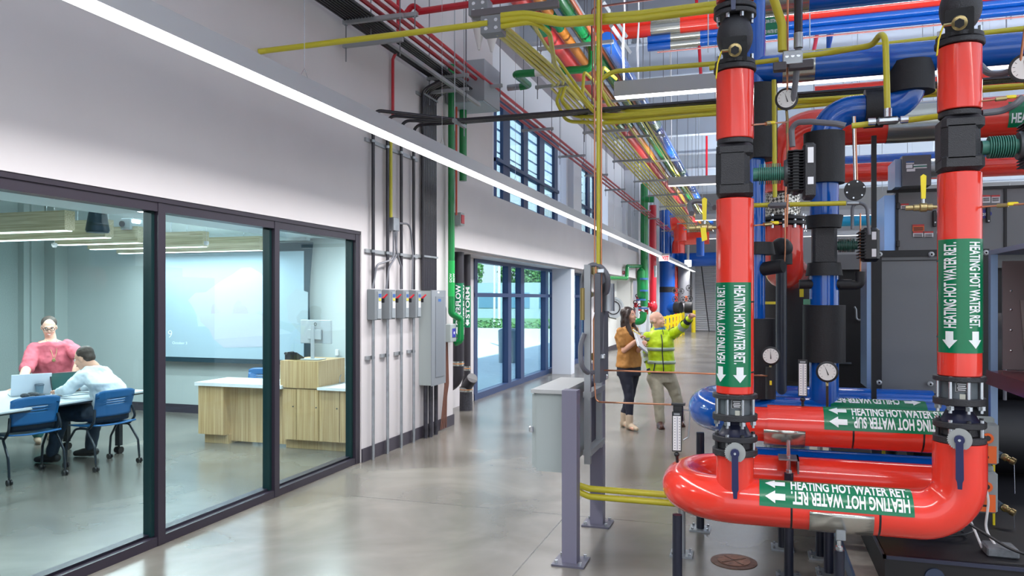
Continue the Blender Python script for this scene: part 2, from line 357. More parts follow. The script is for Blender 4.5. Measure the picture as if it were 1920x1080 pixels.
# --- linear luminaires
AREA=[]
def linear(name,label,a,b_,w_=.14,h_=.13,axis='y',group='suspended linear lights',power=0,step=2.4,drop=7.62,cables=True,cat='light',zt=None):
    """a,b_ = ends of the centre of the lit underside"""
    a=Vector(a); b_=Vector(b_); z=a.z; t=thing(name,label,cat,((a+b_)/2).to_tuple(),group)
    m=MB(); e=MB()
    if axis=='y':
        m.bx(a.x-w_/2,a.x+w_/2,a.y,b_.y,z+.004,z+h_); m.bx(a.x-w_/2,a.x+w_/2,a.y-.004,a.y,z,z+h_); m.bx(a.x-w_/2,a.x+w_/2,b_.y,b_.y+.004,z,z+h_)
        e.bx(a.x-w_/2+.004,a.x+w_/2-.004,a.y,b_.y,z-.004,z+.004)
    else:
        m.bx(a.x,b_.x,a.y-w_/2,a.y+w_/2,z+.004,z+h_); m.bx(a.x-.004,a.x,a.y-w_/2,a.y+w_/2,z,z+h_)
        e.bx(a.x,b_.x,a.y-w_/2+.004,a.y+w_/2-.004,z-.004,z+.004)
    m.build('lamp_housing',BODY,t,smooth=False); e.build('diffuser',LUM,t,smooth=False)
    if cables:
        L=(b_-a).length; k=int(L/step)
        for i in range(k):
            c=MB()
            p=a+(b_-a)*((i+.5)/k); q=Vector((p.x,p.y,z+h_+.09))
            d=Vector((0,.07,0)) if axis=='y' else Vector((.07,0,0))
            c.cyl(q,(q.x,q.y,drop),.0022,5); c.cyl(q,p+Vector((0,0,h_))+d,.002,5); c.cyl(q,p+Vector((0,0,h_))-d,.002,5)
            c.build('suspension_cable',CHROME,t)
    if power:
        n=max(1,int((b_-a).length/6))
        for i in range(n):
            l=bpy.data.lights.new('lamp','AREA'); l.shape='RECTANGLE'; l.energy=power*(b_-a).length/n; L=(b_-a).length/n
            l.size=w_*.9 if axis=='y' else L; l.size_y=L if axis=='y' else w_*.9; l.color=(1,.98,.97); l.spread=R(140 if axis=='y' else 160)
            o=bpy.data.objects.new('lamp',l); COL.objects.link(o); p=a+(b_-a)*((i+.5)/n); o.location=Vector((p.x,p.y,z-.02))-WL[t.name]; o.parent=t
            if axis=='x':
                u=l.copy(); u.spread=math.pi; u.energy=l.energy*2.6; u.color=(.88,.94,1); q=bpy.data.objects.new('uplight',u); COL.objects.link(q); q.location=Vector((p.x,p.y,z+h_+.03))-WL[t.name]; q.rotation_euler=(math.pi,0,0); q.parent=t  # added upward lamp that brightens the ceiling zone, not a known fixture part
    return t
linear('linear_light','long suspended linear light running along the white wall above the glass partition',(-3.02,-4,3.15),(-3.02,40.5,3.15),power=25)
linear('linear_light','bright linear light above the corridor crossing behind the first red riser pipe',(-1.636,9.3,4.215),(13,9.3,4.215),.15,.185,'x',power=15)
linear('linear_light','second cross linear light, seen low behind the first one',(-1.81,17,4.226),(13,17,4.226),.15,.185,'x',power=15)
linear('linear_light','third cross linear light further down the plant hall',(-1.8,24.7,4.22),(13,24.7,4.22),.15,.185,'x',power=26)
linear('linear_light','farthest cross linear light near the rolling door',(-1.8,32.4,4.22),(13,32.4,4.22),.15,.185,'x',power=25)
linear('linear_light','cross linear light over the nearest pipes',(-1.6,1.6,4.215),(12,1.6,4.215),.15,.185,'x',power=22)
# --- exterior ground
GRS=mat('grass_ground','#5f8a52',.9,noise=(8,.3)); PAV=mat('light_pavement','#e2e6e4',.8,noise=(3,.06)); RDW=mat('road_asphalt','#9aa4aa',.8)
struct('ground_pavement',MB().bx(-60,-4.72,9.8,50,-.14,-.04),PAV)
struct('ground_field',MB().bx(-150,-60.01,-20,160,-.14,-.04).bx(-60,-4.9,50.01,160,-.14,-.04),GRS)
b=MB(); b.bx(-20,-9.5,33,50,-.04,.06); struct('ground_lawn',b,GRS)
struct('ground_road',MB().bx(-60,-20.1,47,55,-.035,-.02),RDW)

# ================= TRAINING ROOM =================
def woodmat(name,c1,c2,vert=True):
    m=bpy.data.materials.new(name); m.use_nodes=True; t=m.node_tree; b=t.nodes['Principled BSDF']; L=t.links
    tx=t.nodes.new('ShaderNodeTexCoord'); mp=t.nodes.new('ShaderNodeMapping'); n=t.nodes.new('ShaderNodeTexNoise'); r=t.nodes.new('ShaderNodeValToRGB')
    mp.inputs['Scale'].default_value=(90,90,1.2) if vert else (2,90,90)
    L.new(tx.outputs['Object'],mp.inputs[0]); L.new(mp.outputs[0],n.inputs['Vector']); n.inputs['Scale'].default_value=1; n.inputs['Detail'].default_value=3
    L.new(n.outputs['Fac'],r.inputs[0]); r.color_ramp.elements[0].position=.35; r.color_ramp.elements[0].color=lin(c1); r.color_ramp.elements[1].position=.65; r.color_ramp.elements[1].color=lin(c2)
    L.new(r.outputs[0],b.inputs['Base Color']); b.inputs['Roughness'].default_value=.45; return m
OAK=woodmat('oak_laminate','#b08f62','#d0b386'); BEAMW=woodmat('beam_wood','#b5a684','#dccfae',False)
QUARTZ=mat('white_quartz','#e9edef',.25); BCH=mat('chair_blue_plastic','#1c5c92',.35); CHF=mat('chair_frame','#232a33',.35,metal=.4); SILV=mat('silver_plastic','#c3cbd0',.35,metal=.4)
# wooden beams with a lit underside
BW=[(-13.5,-8.97,5.84),(-14,-8.55,6.64),(-9.45,-8.33,7.39),(-9.2,-7.68,8.18),(-9.05,-7.15,9.05)]
nm=['nearest, reaching furthest left over the table','second from the front, behind the black speaker','third, short one by the small projector','fourth, seen through the second pane','farthest, just in front of the projection screen']
def px2x(px,y):
    a=(px-960)/1427; s,c=.30439,.95254; return y*(a*c-s)/(a*s+c)
ENDS=[(None,131,5.84),(None,205,6.64),(111,265,7.39),(171,386,8.18),(224,491,9.05)]
for i,(l,r,y) in enumerate(ENDS):
    x1=px2x(r,y); x0=px2x(l,y) if l else x1-3.2; x0=max(x0,-10.8)
    t=thing('beam_light','wood-clad hanging light beam, '+nm[i],'light',((x0+x1)/2,y,2.42),'wood clad light beams over the table')
    MB().bx(x0,x1,y-.06,y+.06,2.425,2.62).build('wooden_casing',BEAMW,t,smooth=False)
    MB().bx(x0+.02,x1-.02,y-.045,y+.045,2.418,2.425).build('diffuser',LUM,t,smooth=False)
    for xx in (x0+.3,x1-.3): MB().cyl((xx,y,2.62),(xx,y,3.7),.0025,5).build('suspension_cable',CHROME,t)
    l_=bpy.data.lights.new('lamp','AREA'); l_.shape='RECTANGLE'; l_.energy=38; l_.size=x1-x0; l_.size_y=.1; l_.color=(.93,1,1); o=bpy.data.objects.new('lamp',l_); COL.objects.link(o); o.location=(0,0,-.03); o.parent=t
    u_=l_.copy(); u_.energy=16; o=bpy.data.objects.new('uplight',u_); COL.objects.link(o); o.location=(0,0,.24); o.rotation_euler=(math.pi,0,0); o.parent=t
# ceiling can lights over the near strip of ceiling
for i,(px,py) in enumerate([(110,372),(270,397)]):
    p=Vector((-5.757,5.093,2.620)) if i==0 else Vector((-5.826,6.134,2.620))
    t=thing('downlight',['round recessed ceiling downlight near the top of the first pane','recessed downlight closest to the first window mullion'][i],'light',p.to_tuple(),'recessed downlights')
    MB().lathe([(.06,0),(.075,-.006),(.078,0)],p,(0,0,1),20).build('trim_ring',SILV,t); MB().lathe([(.058,-.003),(.001,-.003)],p,(0,0,1),16).build('lens',LUM,t)
for i,(x,y) in enumerate([(-5.2,5),(-5.2,7),(-5.2,8.6),(-5.2,3)]):
    l_=bpy.data.lights.new('lamp','AREA'); l_.shape='DISK'; l_.energy=44; l_.size=.16; l_.color=(.95,1,1); o=bpy.data.objects.new('lamp',l_); COL.objects.link(o); o.location=(x,y,2.6)
    t=MB().lathe([(.001,0),(.08,-.004),(.085,.0)],(x,y,2.618),(0,0,1),20).build('downlight',LUM); tag(t,['recessed downlight over the aisle by the second pane','recessed downlight over the aisle before the desk','recessed downlight near the projection wall','recessed downlight over the near aisle'][i],'light','aisle downlights')
# pendant speaker, sprinkler pendants
t=thing('ceiling_speaker','black pendant speaker hanging in front of the second wood beam','speaker',(-6.590,6.300,2.440))
p=Vector((-6.590,6.300,2.440)); MB().lathe([(.001,0),(.105,.005),(.115,.03),(.085,.22),(.001,.225)],p,(0,0,1),24).build('speaker_cone',mat('speaker_teal_black','#0d2b33',.4),t); MB().cyl(p+Vector((0,0,.22)),(p.x,p.y,3.7),.004,6).build('suspension_cable',BLK,t)
for i,p in enumerate([(-7.865,6.900,2.353),(-6.618,8.000,2.425)]):
    p=Vector(p); t=thing('pendant_microphone',['small white pendant microphone hanging below the second beam','small white pendant microphone at the end of the fourth beam'][i],'microphone',p.to_tuple(),'pendant microphones')
    MB().lathe([(.001,0),(.02,0),(.032,.025),(.03,.05),(.001,.055)],p,(0,0,1),16).build('microphone_body',WHITEP,t); MB().cyl(p+Vector((0,0,.05)),(p.x,p.y,3.7),.002,5).build('cord',WHITEP,t)
t=thing('projector','small white projector box hanging above the third beam','projector',(-7.214,7.400,2.650)); p=Vector((-7.214,7.400,2.650))
MB().box(p,(.16,.2,.14),ch=.01).build('projector_body',SILV,t); MB().cyl(p+Vector((-.04,-.1,0)),p+Vector((-.04,-.12,0)),.035,14).build('lens',BLK,t); MB().cyl(p+Vector((0,0,.07)),(p.x,p.y,3.7),.015,8).build('mounting_pole',SILV,t)
# projection screen
t=thing('projection_screen','large tensioned projection screen with black border showing a pale coastal picture','projection screen',(-7.4,9.42,.8))
b=MB(); Yp=9.42; xl,xr,zb,zt=-8.87,-5.97,.80,2.55
def bow(u): return .06*math.sin(math.pi*u)
n=16; outer=[];inner=[]
for k in range(n+1):
    u=k/n; outer.append((xr-bow(u),zb+(zt-zb)*u))
for k in range(n+1):
    u=1-k/n; outer.append((xl+bow(u),zb+(zt-zb)*u))
b.prism(outer,(0,Yp,0),(1,0,0),(0,0,1),(0,.006,0)); b.build('screen_border',mat('screen_black','#12303c',.6),t)
MB().bx(xl+.1,xr-.1,Yp-.03,Yp+.08,2.58,2.68).build('screen_case',mat('screen_case_white','#c9d3d6',.5),t)
for x in (xl+.4,xr-.4): MB().cyl((x,Yp+.03,2.66),(x,Yp+.03,3.7),.012,8).build('mounting_rod',SILV,t)
xi0,xi1,zi0,zi1=-8.70,-6.12,.87,2.43
SCR=mat('screen_fabric_lit','#94abb8',.8,emit=.08); MB().bx(xi0,xi1,Yp-.004,Yp,zi0,zi1).build('screen_fabric',SCR,t)
def scr(poly,name,col,dy,em=.25):
    b=MB(); b.prism([(p[0],p[1]) for p in poly],(0,Yp-dy,0),(1,0,0),(0,0,1),(0,.001,0)); return b.build(name,mat(name,col,.8,emit=em),t,smooth=False)
def S(px,py): 
    q=YP(px,py,9.41); return (q[0],q[2])
def YP(px,py,y):
    a=(px-960)/1427; s,c=.30439,.95254; r=(a*c-s,a*s+c,-(py-560)/1427); k=y/r[1]; return (r[0]*k,y,1.75+r[2]*k)
scr([S(*q) for q in [(352,563),(366,549),(385,548),(412,528),(436,514),(452,502),(470,501),(490,513),(501,535),(504,560),(504,612),(371,612),(368,590),(360,574)]],'picture_sky','#a3bcd6',.005,.1)
scr([S(*q) for q in [(371,588),(504,588),(504,650),(420,652),(400,636),(392,618),(376,604)]],'picture_sand','#a3abb8',.006,.08)
scr([S(*q) for q in [(395,588),(397,572),(402,569),(405,576),(413,588)]],'picture_rock','#9d9cac',.007,.08)
scr([S(*q) for q in [(436,588),(439,570),(448,562),(452,570),(462,576),(466,588)]],'picture_cliff','#9d9cac',.007,.08)
scr([S(*q) for q in [(536,560),(556,540),(577,548),(577,640),(540,600)]],'picture_shore','#96a8b0',.005,.06)
WT=mat('projected_text','#d3e6ec',.8,emit=.4)
b=MB(); o=S(315,633); put_text(b,'9',lambda u,v:(o[0]+u,Yp-.009,o[1]+v),.12,.075,bold=-.01); o2=S(319,645); o2=S(323,645); put_text(b,'October 3',lambda u,v:(o2[0]+u,Yp-.009,o2[1]+v),.04,.27,bold=-.005); b.build('projected_text',WT,t)
# desk
t=thing('instructor_desk','pale oak instructor desk with white worktop and raised lectern','desk',(-5.6,7.9,0))
DX=[px2x(p,7.63) for p in (371.5,419,424,528,555,597,636,680)]; DX[7]=-4.22
b=MB(); b.bx(DX[0],DX[1],7.65,8.2,.11,.70); b.build('cabinet_body',OAK,t)
MB().bx(DX[0]+.003,DX[1]-.003,7.63,7.65,.115,.695).build('door',OAK,t)
MB().bx(DX[0]+.04,DX[1]+.02,7.70,8.15,0,.11).build('plinth',OAK,t)
MB().bx(DX[1],DX[3],7.75,7.77,.03,.70).build('modesty_panel',OAK,t)
MB().bx(DX[0]-.03,DX[3]+.02,7.6,8.22,.70,.74).build('worktop',QUARTZ,t)
MB().bx(DX[3],DX[7],7.66,8.25,.11,.70).build('pedestal',OAK,t)
for a,c in ((3,4),(4,5),(5,6),(6,7)):
    d=MB().bx(DX[a]+.004,DX[c]-.004,7.638,7.66,.115,.695 if a<3 else .705).build('door',OAK,t)
    MB().lathe([(.008,0),(.008,.012),(.001,.013)],((DX[c]-.04) if a==3 else DX[c]-.03,7.638,.5),(0,-1,0),10).build('door_lock',CHROME,d)
MB().bx(DX[3],DX[7],7.72,8.2,0,.11).build('plinth',OAK,t)
MB().bx(DX[3]-.02,DX[5],7.63,8.22,.715,1.03).build('lectern_box',OAK,t)
MB().bx(DX[5],DX[7],7.6,8.22,.705,.735).build('worktop',QUARTZ,t)
# monitor
t=thing('computer_monitor','silver-backed computer monitor on a stand on top of the lectern','monitor',(-4.954,7.850,1.020)); c=Vector((-4.954,7.850,1.020)); c.z=1.03
b=MB().box(c+Vector((.02,0,.33)),(.46,.025,.28),Euler((0,0,R(-8))),ch=.006); b.build('screen_housing',SILV,t)
MB().box(c+Vector((.02,-.03,.30)),(.2,.03,.12),Euler((0,0,R(-8))),ch=.006).build('rear_cover',SILV,t)
b=MB().box(c+Vector((.0,-.045,.2)),(.045,.02,.42),ch=.004); b.build('stand',SILV,t); MB().box(c+Vector((0,-.03,.008)),(.24,.18,.014),ch=.004).build('base',SILV,t)
b=MB(); q=c+Vector((.02,-.0165,.42)); b.lathe([(.020,0),(.020,.002),(.016,.002),(.016,0)],q,(math.sin(R(-8)),-1,0),20,cap=False); b.build('round_logo',INK,t)
t=thing('desk_phone','small black desk phone on the lectern beside the monitor','phone',(-5.198,7.800,1.017)); c=Vector((-5.198,7.800,1.017)); c.z=1.03
MB().prism([(0,0),(.16,0),(.16,.02),(0,.09)],c+Vector((-.09,-.06,0)),(0,1,0),(0,0,1),(.16,0,0)).build('phone_body',BLK,t); MB().box(c+Vector((-.07,0,.075)),(.04,.17,.03),ch=.008).build('handset',BLK,t)
t=thing('desk_stand','tiny chrome document stand on the low desk top at the right of the lectern','stand',(-4.767,8.101,0.735)); c=Vector((-4.767,8.101,0.735))
MB().box(c+Vector((0,0,.005)),(.09,.07,.01)).build('base',CHROME,t); MB().tube([c,c+Vector((0,0,.07)),c+Vector((.02,0,.10))],.005,6).build('arm',CHROME,t)
tag(MB().box(Vector((-5.675,9.570,0.983)),(.05,.03,.09),ch=.004).build('wall_outlet',WHITEP),'white outlet plate on the wall behind the monitor','outlet')
# ---- chairs
def make_chair():
    t=thing('task_chair','blue plastic nesting chair','chair',(0,0,0))
    b=MB(); n=8
    # seat: front at -x
    vs=[];W=.23
    for i in range(n+1):
        u=i/n; x=-.24+.46*u; z=.455-.02*math.sin(math.pi*u)-(.03*(1-u)**3)
        for j in range(n+1):
            v=j/n*2-1; vs.append((x,v*W*(.9+.1*u),z+.015*v*v))
    fs=[(i*(n+1)+j,i*(n+1)+j+1,(i+1)*(n+1)+j+1,(i+1)*(n+1)+j) for i in range(n) for j in range(n)]
    b.add(vs,fs); o=b.build('seat',BCH,t,origin=(0,0,0)); md=o.modifiers.new('s','SOLIDIFY'); md.thickness=.016
    # backrest
    b=MB(); nz,ny=15,12; vs=[]
    for i in range(nz+1):
        u=i/nz; z=.535+.275*[0,.08,.16,.24,.32,.40,.44,.465,.53,.555,.62,.645,.72,.8,.9,1][i]; x=.20+.05*u
        for j in range(ny+1):
            v=j/ny*2-1; k=1-.10*max(0,u-.8)/.2*abs(v)**6; xx=x-.035*(v*v)+.0; zz=z-(.03*abs(v)**5 if u>.8 else 0)
            vs.append((xx,v*.225*(1-.05*(1-u)),zz))
    fs=[(i*(ny+1)+j,i*(ny+1)+j+1,(i+1)*(ny+1)+j+1,(i+1)*(ny+1)+j) for i in range(nz) for j in range(ny) if not (i in (6,8,10) and 3<=j<=8)]
    b.add(vs,fs); o=b.build('backrest',BCH,t,origin=(0,0,0)); md=o.modifiers.new('s','SOLIDIFY'); md.thickness=.012
    b=MB(); vs=[]
    for i in range(4):
        for j in range(ny+1):
            v=j/ny*2-1; vs.append((.165+.012*i-.03*v*v+.0,v*.2,.475+.03*i))
    b.add(vs,[(i*(ny+1)+j,i*(ny+1)+j+1,(i+1)*(ny+1)+j+1,(i+1)*(ny+1)+j) for i in range(3) for j in range(ny)])
    o=b.build('lumbar_panel',mat('chair_black_mesh','#171c24',.7),t,origin=(0,0,0)); md=o.modifiers.new('s','SOLIDIFY'); md.thickness=.01
    for s in (-1,1):
        MB().tube(fil([(.18,s*.215,.62),(.205,s*.235,.5),(.12,s*.235,.42),(-.02,s*.235,.42)],.05),.013,8).build('back_frame',CHF,t,origin=(0,0,0))
        for e,(x0,x1) in (('r',(.10,.25)),('f',(-.08,-.22))):
            p=MB().tube(fil([(x0*.4,s*.20,.41),(x0,s*.24,.41),(x1*.92,s*.25,.25),(x1,s*.25,.075)],.05),.012,8).build('leg',CHF,t,origin=(0,0,0))
            b=MB(); b.cyl((x1,s*.25-.022,.027),(x1,s*.25-.006,.027),.027,12); b.cyl((x1,s*.25+.006,.027),(x1,s*.25+.022,.027),.027,12); b.cyl((x1,s*.25,.03),(x1,s*.25,.08),.01,8); b.build('caster',BLK,p,origin=(0,0,0))
    return t
CH=make_chair(); WLc=CH
CH.location=(-6.55,6.32,0); CH.rotation_euler=(0,0,R(-8)); CH['label']='blue plastic chair with three back slots, occupied by the seated man in the white shirt'; CH['group']='blue chairs in the meeting room'
G='blue chairs in the meeting room'
dup(CH,(-6.82,5.66,0),R(-16),'blue plastic chair tucked at the table, empty, nearest to the glass',G)
dup(CH,(-8.55,5.55,0),R(180),'blue plastic chair on the far side of the table, mostly cut off',G)
dup(CH,(-6.38,8.62,0),R(90),'blue plastic chair behind the instructor desk, only its back showing',G)
# table
t=thing('meeting_table','long white meeting table with dark legs on casters','table',(-7.35,5.2,0))
MB().box((-7.35,4.95,.695),(1.48,4.1,.03),ch=.008).build('table_top',mat('table_laminate','#c2c9ce',.35),t); MB().box((-7.35,4.95,.675),(1.46,4.08,.012)).build('edge_band',CHF,t)
for x in (-6.86,-7.62):
    for y in (6.85,3.2):
        l=MB().bx(x-.03,x+.03,y-.025,y+.025,.09,.67).build('leg',CHF,t); b=MB(); b.cyl((x-.035,y,.04),(x-.012,y,.04),.04,14); b.cyl((x+.012,y,.04),(x+.035,y,.04),.04,14); b.cyl((x,y,.04),(x,y,.1),.012,8); b.build('caster',BLK,l)
for y in (6.85,3.2): MB().bx(-7.6,-6.88,y-.015,y+.015,.6,.66).build('cross_rail',CHF,t)
# laptops
def laptop(c,rz,open_,lid,label,w=.34):
    c=Vector(c); t=thing('laptop',label,'laptop',c.to_tuple(),None); M=Matrix.Rotation(rz,3,'Z')
    b=MB(); b.box((0,0,.008),(w,.24,.014),ch=.004); 
    for v in b.v: v.xyz=(M@v)+c
    b.build('keyboard_base',SILV,t)
    b=MB(); b.box((0,0,.115),(w,.008,.23),ch=.003); T=Matrix.Rotation(open_,3,'X')
    for v in b.v: v.xyz=(M@(T@v+Vector((0,.12,.012))))+c
    b.build('lid',lid,t)
    b=MB(); b.box((0,-.0048,.118),(w-.02,.001,.2)); 
    for v in b.v: v.xyz=(M@(T@v+Vector((0,.12,.012))))+c
    b.build('screen',mat('laptop_screen','#1d4a48',.2,emit=.15),t); return t
# pale laptop: its back toward the glass;  dark one seen from the screen side
laptop((-7.50,6.27,.71),R(-122),R(-12),mat('pale_laptop_lid','#c4cbd6',.4),'pale silver laptop open with its back to the glass, before the standing woman',.37)
laptop((-7.05,6.42,.71),R(70),R(-18),BLK,'dark laptop open in front of the seated man',.33)
c=Vector((-7.305,6.226,0.710)); t=thing('coffee_cup','grey travel cup with a lid on the table beside the laptops','cup',c.to_tuple())
MB().lathe([(.001,0),(.03,0),(.042,.11),(.001,.11)],c,(0,0,1),20).build('cup_body',mat('cup_grey','#5f7686',.5),t); MB().lathe([(.045,.108),(.046,.122),(.038,.128),(.001,.13)],c,(0,0,1),20).build('lid',mat('cup_lid','#4d5a68',.5),t)
c=Vector((-7.060,5.944,0.710)); b=MB(); random.seed(3)
for k in range(14): b.ell(c+Vector((random.uniform(-.07,.07),random.uniform(-.07,.07),.025+random.uniform(0,.03))),(.05,.04,.025),8,6)
tag(b.build('glove',mat('dark_cloth','#252b33',.8)),'crumpled dark cloth lying on the table behind the empty chair','cloth')
c=Vector((-7.811,6.458,0.710)); tag(MB().box(c+Vector((0,0,.006)),(.07,.14,.01),Euler((0,0,.4)),ch=.003).build('smartphone',mat('phone_teal','#2b6f86',.3)),'small teal phone lying beside the pale laptop','phone')
c=Vector((-6.701,5.849,0.710)); tag(MB().box(c+Vector((0,0,.006)),(.08,.15,.01),Euler((0,0,1.0)),ch=.003).build('tablet',BLK),'black phone on the table edge by the seated man','phone')

# ================= WALL EQUIPMENT, LEFT =================
GW='safety switches on the white wall'
ORD=['nearest to the glass partition','second from the glass partition','third from the glass partition','fourth from the glass, beside the panelboard']
DY=[7.36,7.70,8.05,8.39]
BLU=mat('blue_sticker','#2a5a9a',.4); PAPER=mat('paper_label','#e8e8ee',.5); REDH=mat('red_handle','#c4182c',.4)
for i,y in enumerate(DY):
    t=thing('safety_switch','grey safety switch box with red lever, '+ORD[i],'electrical box',(-3.95,y+.07,1.515),GW)
    MB().box((-3.95,y+.075,1.685),(.1,.15,.335),ch=.006).build('enclosure',GREY,t); MB().box((-3.897,y+.09,1.68),(.014,.085,.30),ch=.004).build('door',mat('door_grey','#8b9399',.4),t)
    MB().box((-3.889,y+.09,1.785),(.003,.06,.035)).build('blue_sticker',BLU,t); MB().box((-3.889,y+.09,1.74),(.003,.05,.025)).build('yellow_warning_sticker',mat('warn_yellow','#d8c53a',.5),t); MB().box((-3.889,y+.09,1.68),(.003,.055,.075)).build('paper_label',PAPER,t)
    p=MB().box((-3.9,y+.16,1.73),(.06,.02,.05),ch=.004).build('lever_pivot',BLK,t); MB().tube([(-3.9,y+.165,1.745),(-3.85,y+.19,1.80)],[.013,.009],8).build('lever',REDH,t)
    # conduits: galvanised one below, black one above
    c=MB().cyl((-3.955,y+.06,0),(-3.955,y+.06,1.52),.017,12).build('riser_conduit',GALV); tag(c,'bare galvanised conduit from floor to switch box, '+ORD[i],'conduit','galvanised floor conduits')
    t=thing('conduit_clamp','strut clamp on the galvanised conduit, '+ORD[i],'clamp',(-3.98,y+.03,1.1),'conduit clamps on the wall')
    MB().bx(-4,-3.975,y-.05,y+.09,1.09,1.13).build('strut_channel',STRUT,t); MB().lathe([(.021,-.013),(.021,.013)],(-3.955,y+.06,1.11),(0,0,1),14).build('clamp_strap',GALV,t)
    c=MB().tube(fil([(-3.955,y+.06,1.86),(-3.955,y+.06,3.80+.02*i),(-3.3,8.31+.045*i,3.845),(5,8.31+.045*i,3.845)],[.1,.1]),.019,12).build('vertical_conduit',BLKC); tag(c,'black conduit from the switch box '+['nearest the glass','second from the glass','third from the glass','nearest the panelboard'][i]+', crossing overhead','conduit','black conduits above the switch boxes')
for z,nm_ in ((2.266,'lower'),(3.463,'upper')):
    t=thing('conduit_strut','%s slotted strut across the four black conduits above the switch boxes'%nm_,'strut',(-3.985,7.95,z),'struts above the switch boxes')
    MB().bx(-4,-3.975,7.3,8.62,z-.02,z+.02).build('strut_channel',STRUT,t)
    for y in DY: MB().lathe([(.022,-.014),(.022,.014)],(-3.955,y+.06,z),(0,0,1),14).build('clamp_strap',GALV,t)
tag(MB().cyl((-3.95,7.83,2.66),(-3.95,7.83,3.72),.019,12).build('vertical_conduit',YEL),'yellow vertical conduit on the white wall ending at a small junction box','conduit')
t=thing('junction_box','galvanised junction box where the yellow wall conduit ends','junction box',(-3.95,7.86,2.53)); MB().box((-3.95,7.88,2.6),(.1,.14,.15),ch=.004).build('box_body',GALV,t)
b=[fil([(-3.93,7.86,2.53),(-3.93,7.86,2.2),(-3.93,7.45,2.12),(-3.95,7.40,1.86)],.09),fil([(-3.92,7.88,2.53),(-3.92,7.92,2.25),(-3.93,7.74,2.1),(-3.95,7.72,1.86)],.1),fil([(-3.91,7.90,2.53),(-3.91,7.88,2.3),(-3.92,8.05,2.1),(-3.95,8.09,1.86)],.1),fil([(-3.92,7.94,2.62),(-3.92,8.28,2.64),(-3.94,8.39,2.3),(-3.95,8.40,1.86)],.14)]
for k,p in enumerate(b): tag(MB().tube(p,.012,8).build('flexible_conduit',FLEX),'grey flexible conduit from the wall junction box to the '+['first','second','third','fourth'][k]+' switch box','conduit','flexible conduits below the junction box')
# panelboard
t=thing('panelboard','tall light grey panelboard beside the switch boxes','electrical panel',(-3.91,8.93,.67))
PAN=mat('panel_grey','#878e95',.35,metal=.25)
MB().bx(-4,-3.835,8.70,9.14,.668,1.848).build('cabinet_body',LGREY,t); MB().bx(-3.835,-3.825,8.695,9.145,.66,1.855).build('front_cover',PAN,t)
MB().box((-3.822,8.95,1.27),(.006,.28,1.02),ch=.002).build('door',mat('panel_door','#7d848c',.35,metal=.25),t)
MB().box((-3.82,8.93,1.73),(.003,.09,.035)).build('blue_sticker',BLU,t); MB().box((-3.823,8.9,1.83),(.003,.05,.02)).build('white_tag',PAPER,t)
# black bundle above panelboard: eight tubes, elbow at top
for k in range(8):
    y=8.73+.052*k; x=-3.955+.0
    tag(MB().tube(fil([(x,y,1.86),(x,y,4.36+.0*k),(x+.25,y+.0,4.46),(x+.32,y,4.46)],.12),.0235,10).build('vertical_conduit',BLKC),'black conduit in the flat bundle above the panelboard, %s'%['nearest the switch boxes','second','third','fourth','fifth','sixth','seventh','nearest the green pipe'][k],'conduit','black conduits above the panelboard')
for z in (2.28,3.75,4.30):
    t=thing('conduit_strut','strut crossing the flat black conduit bundle '+{2.28:'just above the panelboard',3.75:'under the black braces',4.30:'at its top bend'}[z],'strut',(-3.985,8.9,z),'struts on the black bundle'); MB().bx(-4,-3.978,8.6,9.2,z-.02,z+.02).build('strut_channel',STRUT,t); MB().bx(-3.928,-3.92,8.69,9.12,z-.012,z+.012).build('clamp_strap',GALV,t)
for k in range(4): tag(MB().cyl((-3.94+.03*(k%2),8.77+.085*k,0),(-3.94+.03*(k%2),8.77+.085*k,.67),.026,10).build('riser_conduit',mat('black_conduit_scuffed','#2a2932',.45,noise=(14,.6))),'scuffed black conduit under the panelboard, %s of four'%['nearest','second','third','farthest'][k],'conduit','black conduits under the panelboard')
# small enclosure, brown cables
t=thing('control_box','small light grey control box with a blue notice, under the green pipe','electrical box',(-3.94,9.46,1.18)); MB().box((-3.93,9.5,1.29),(.14,.2,.24),ch=.006).build('enclosure',LGREY,t); MB().box((-3.857,9.51,1.29),(.003,.11,.12)).build('blue_notice',mat('notice_blue','#2e2ea0',.5),t)
b=MB(); b.lathe([(.02,0),(.02,.002),(.001,.002)],(-3.855,9.51,1.29),(1,0,0),12); b.build('notice_emblem',PAPER,t)
t2=MB().tube(fil([(-3.94,9.42,1.4),(-3.94,9.42,1.62),(-3.95,9.36,1.7),(-3.95,9.3,1.55),(-3.95,9.3,1.42)],.05),.012,8).build('flexible_conduit',FLEX); tag(t2,'short grey flexible conduit looping above the small control box','conduit')
for k in range(4): tag(MB().tube(fil([(-3.95,9.36+.045*k,1.17),(-3.93,9.37+.04*k,.6),(-3.94,9.36+.03*k,.45),(-3.95,9.27+.06*k,.02)],.3),.009,6).build('cable',mat('brown_cable','#6e4638',.5)),'brown cable hanging from the small control box, %s of four'%['first','second','third','fourth'][k],'cable','brown cables under the control box')
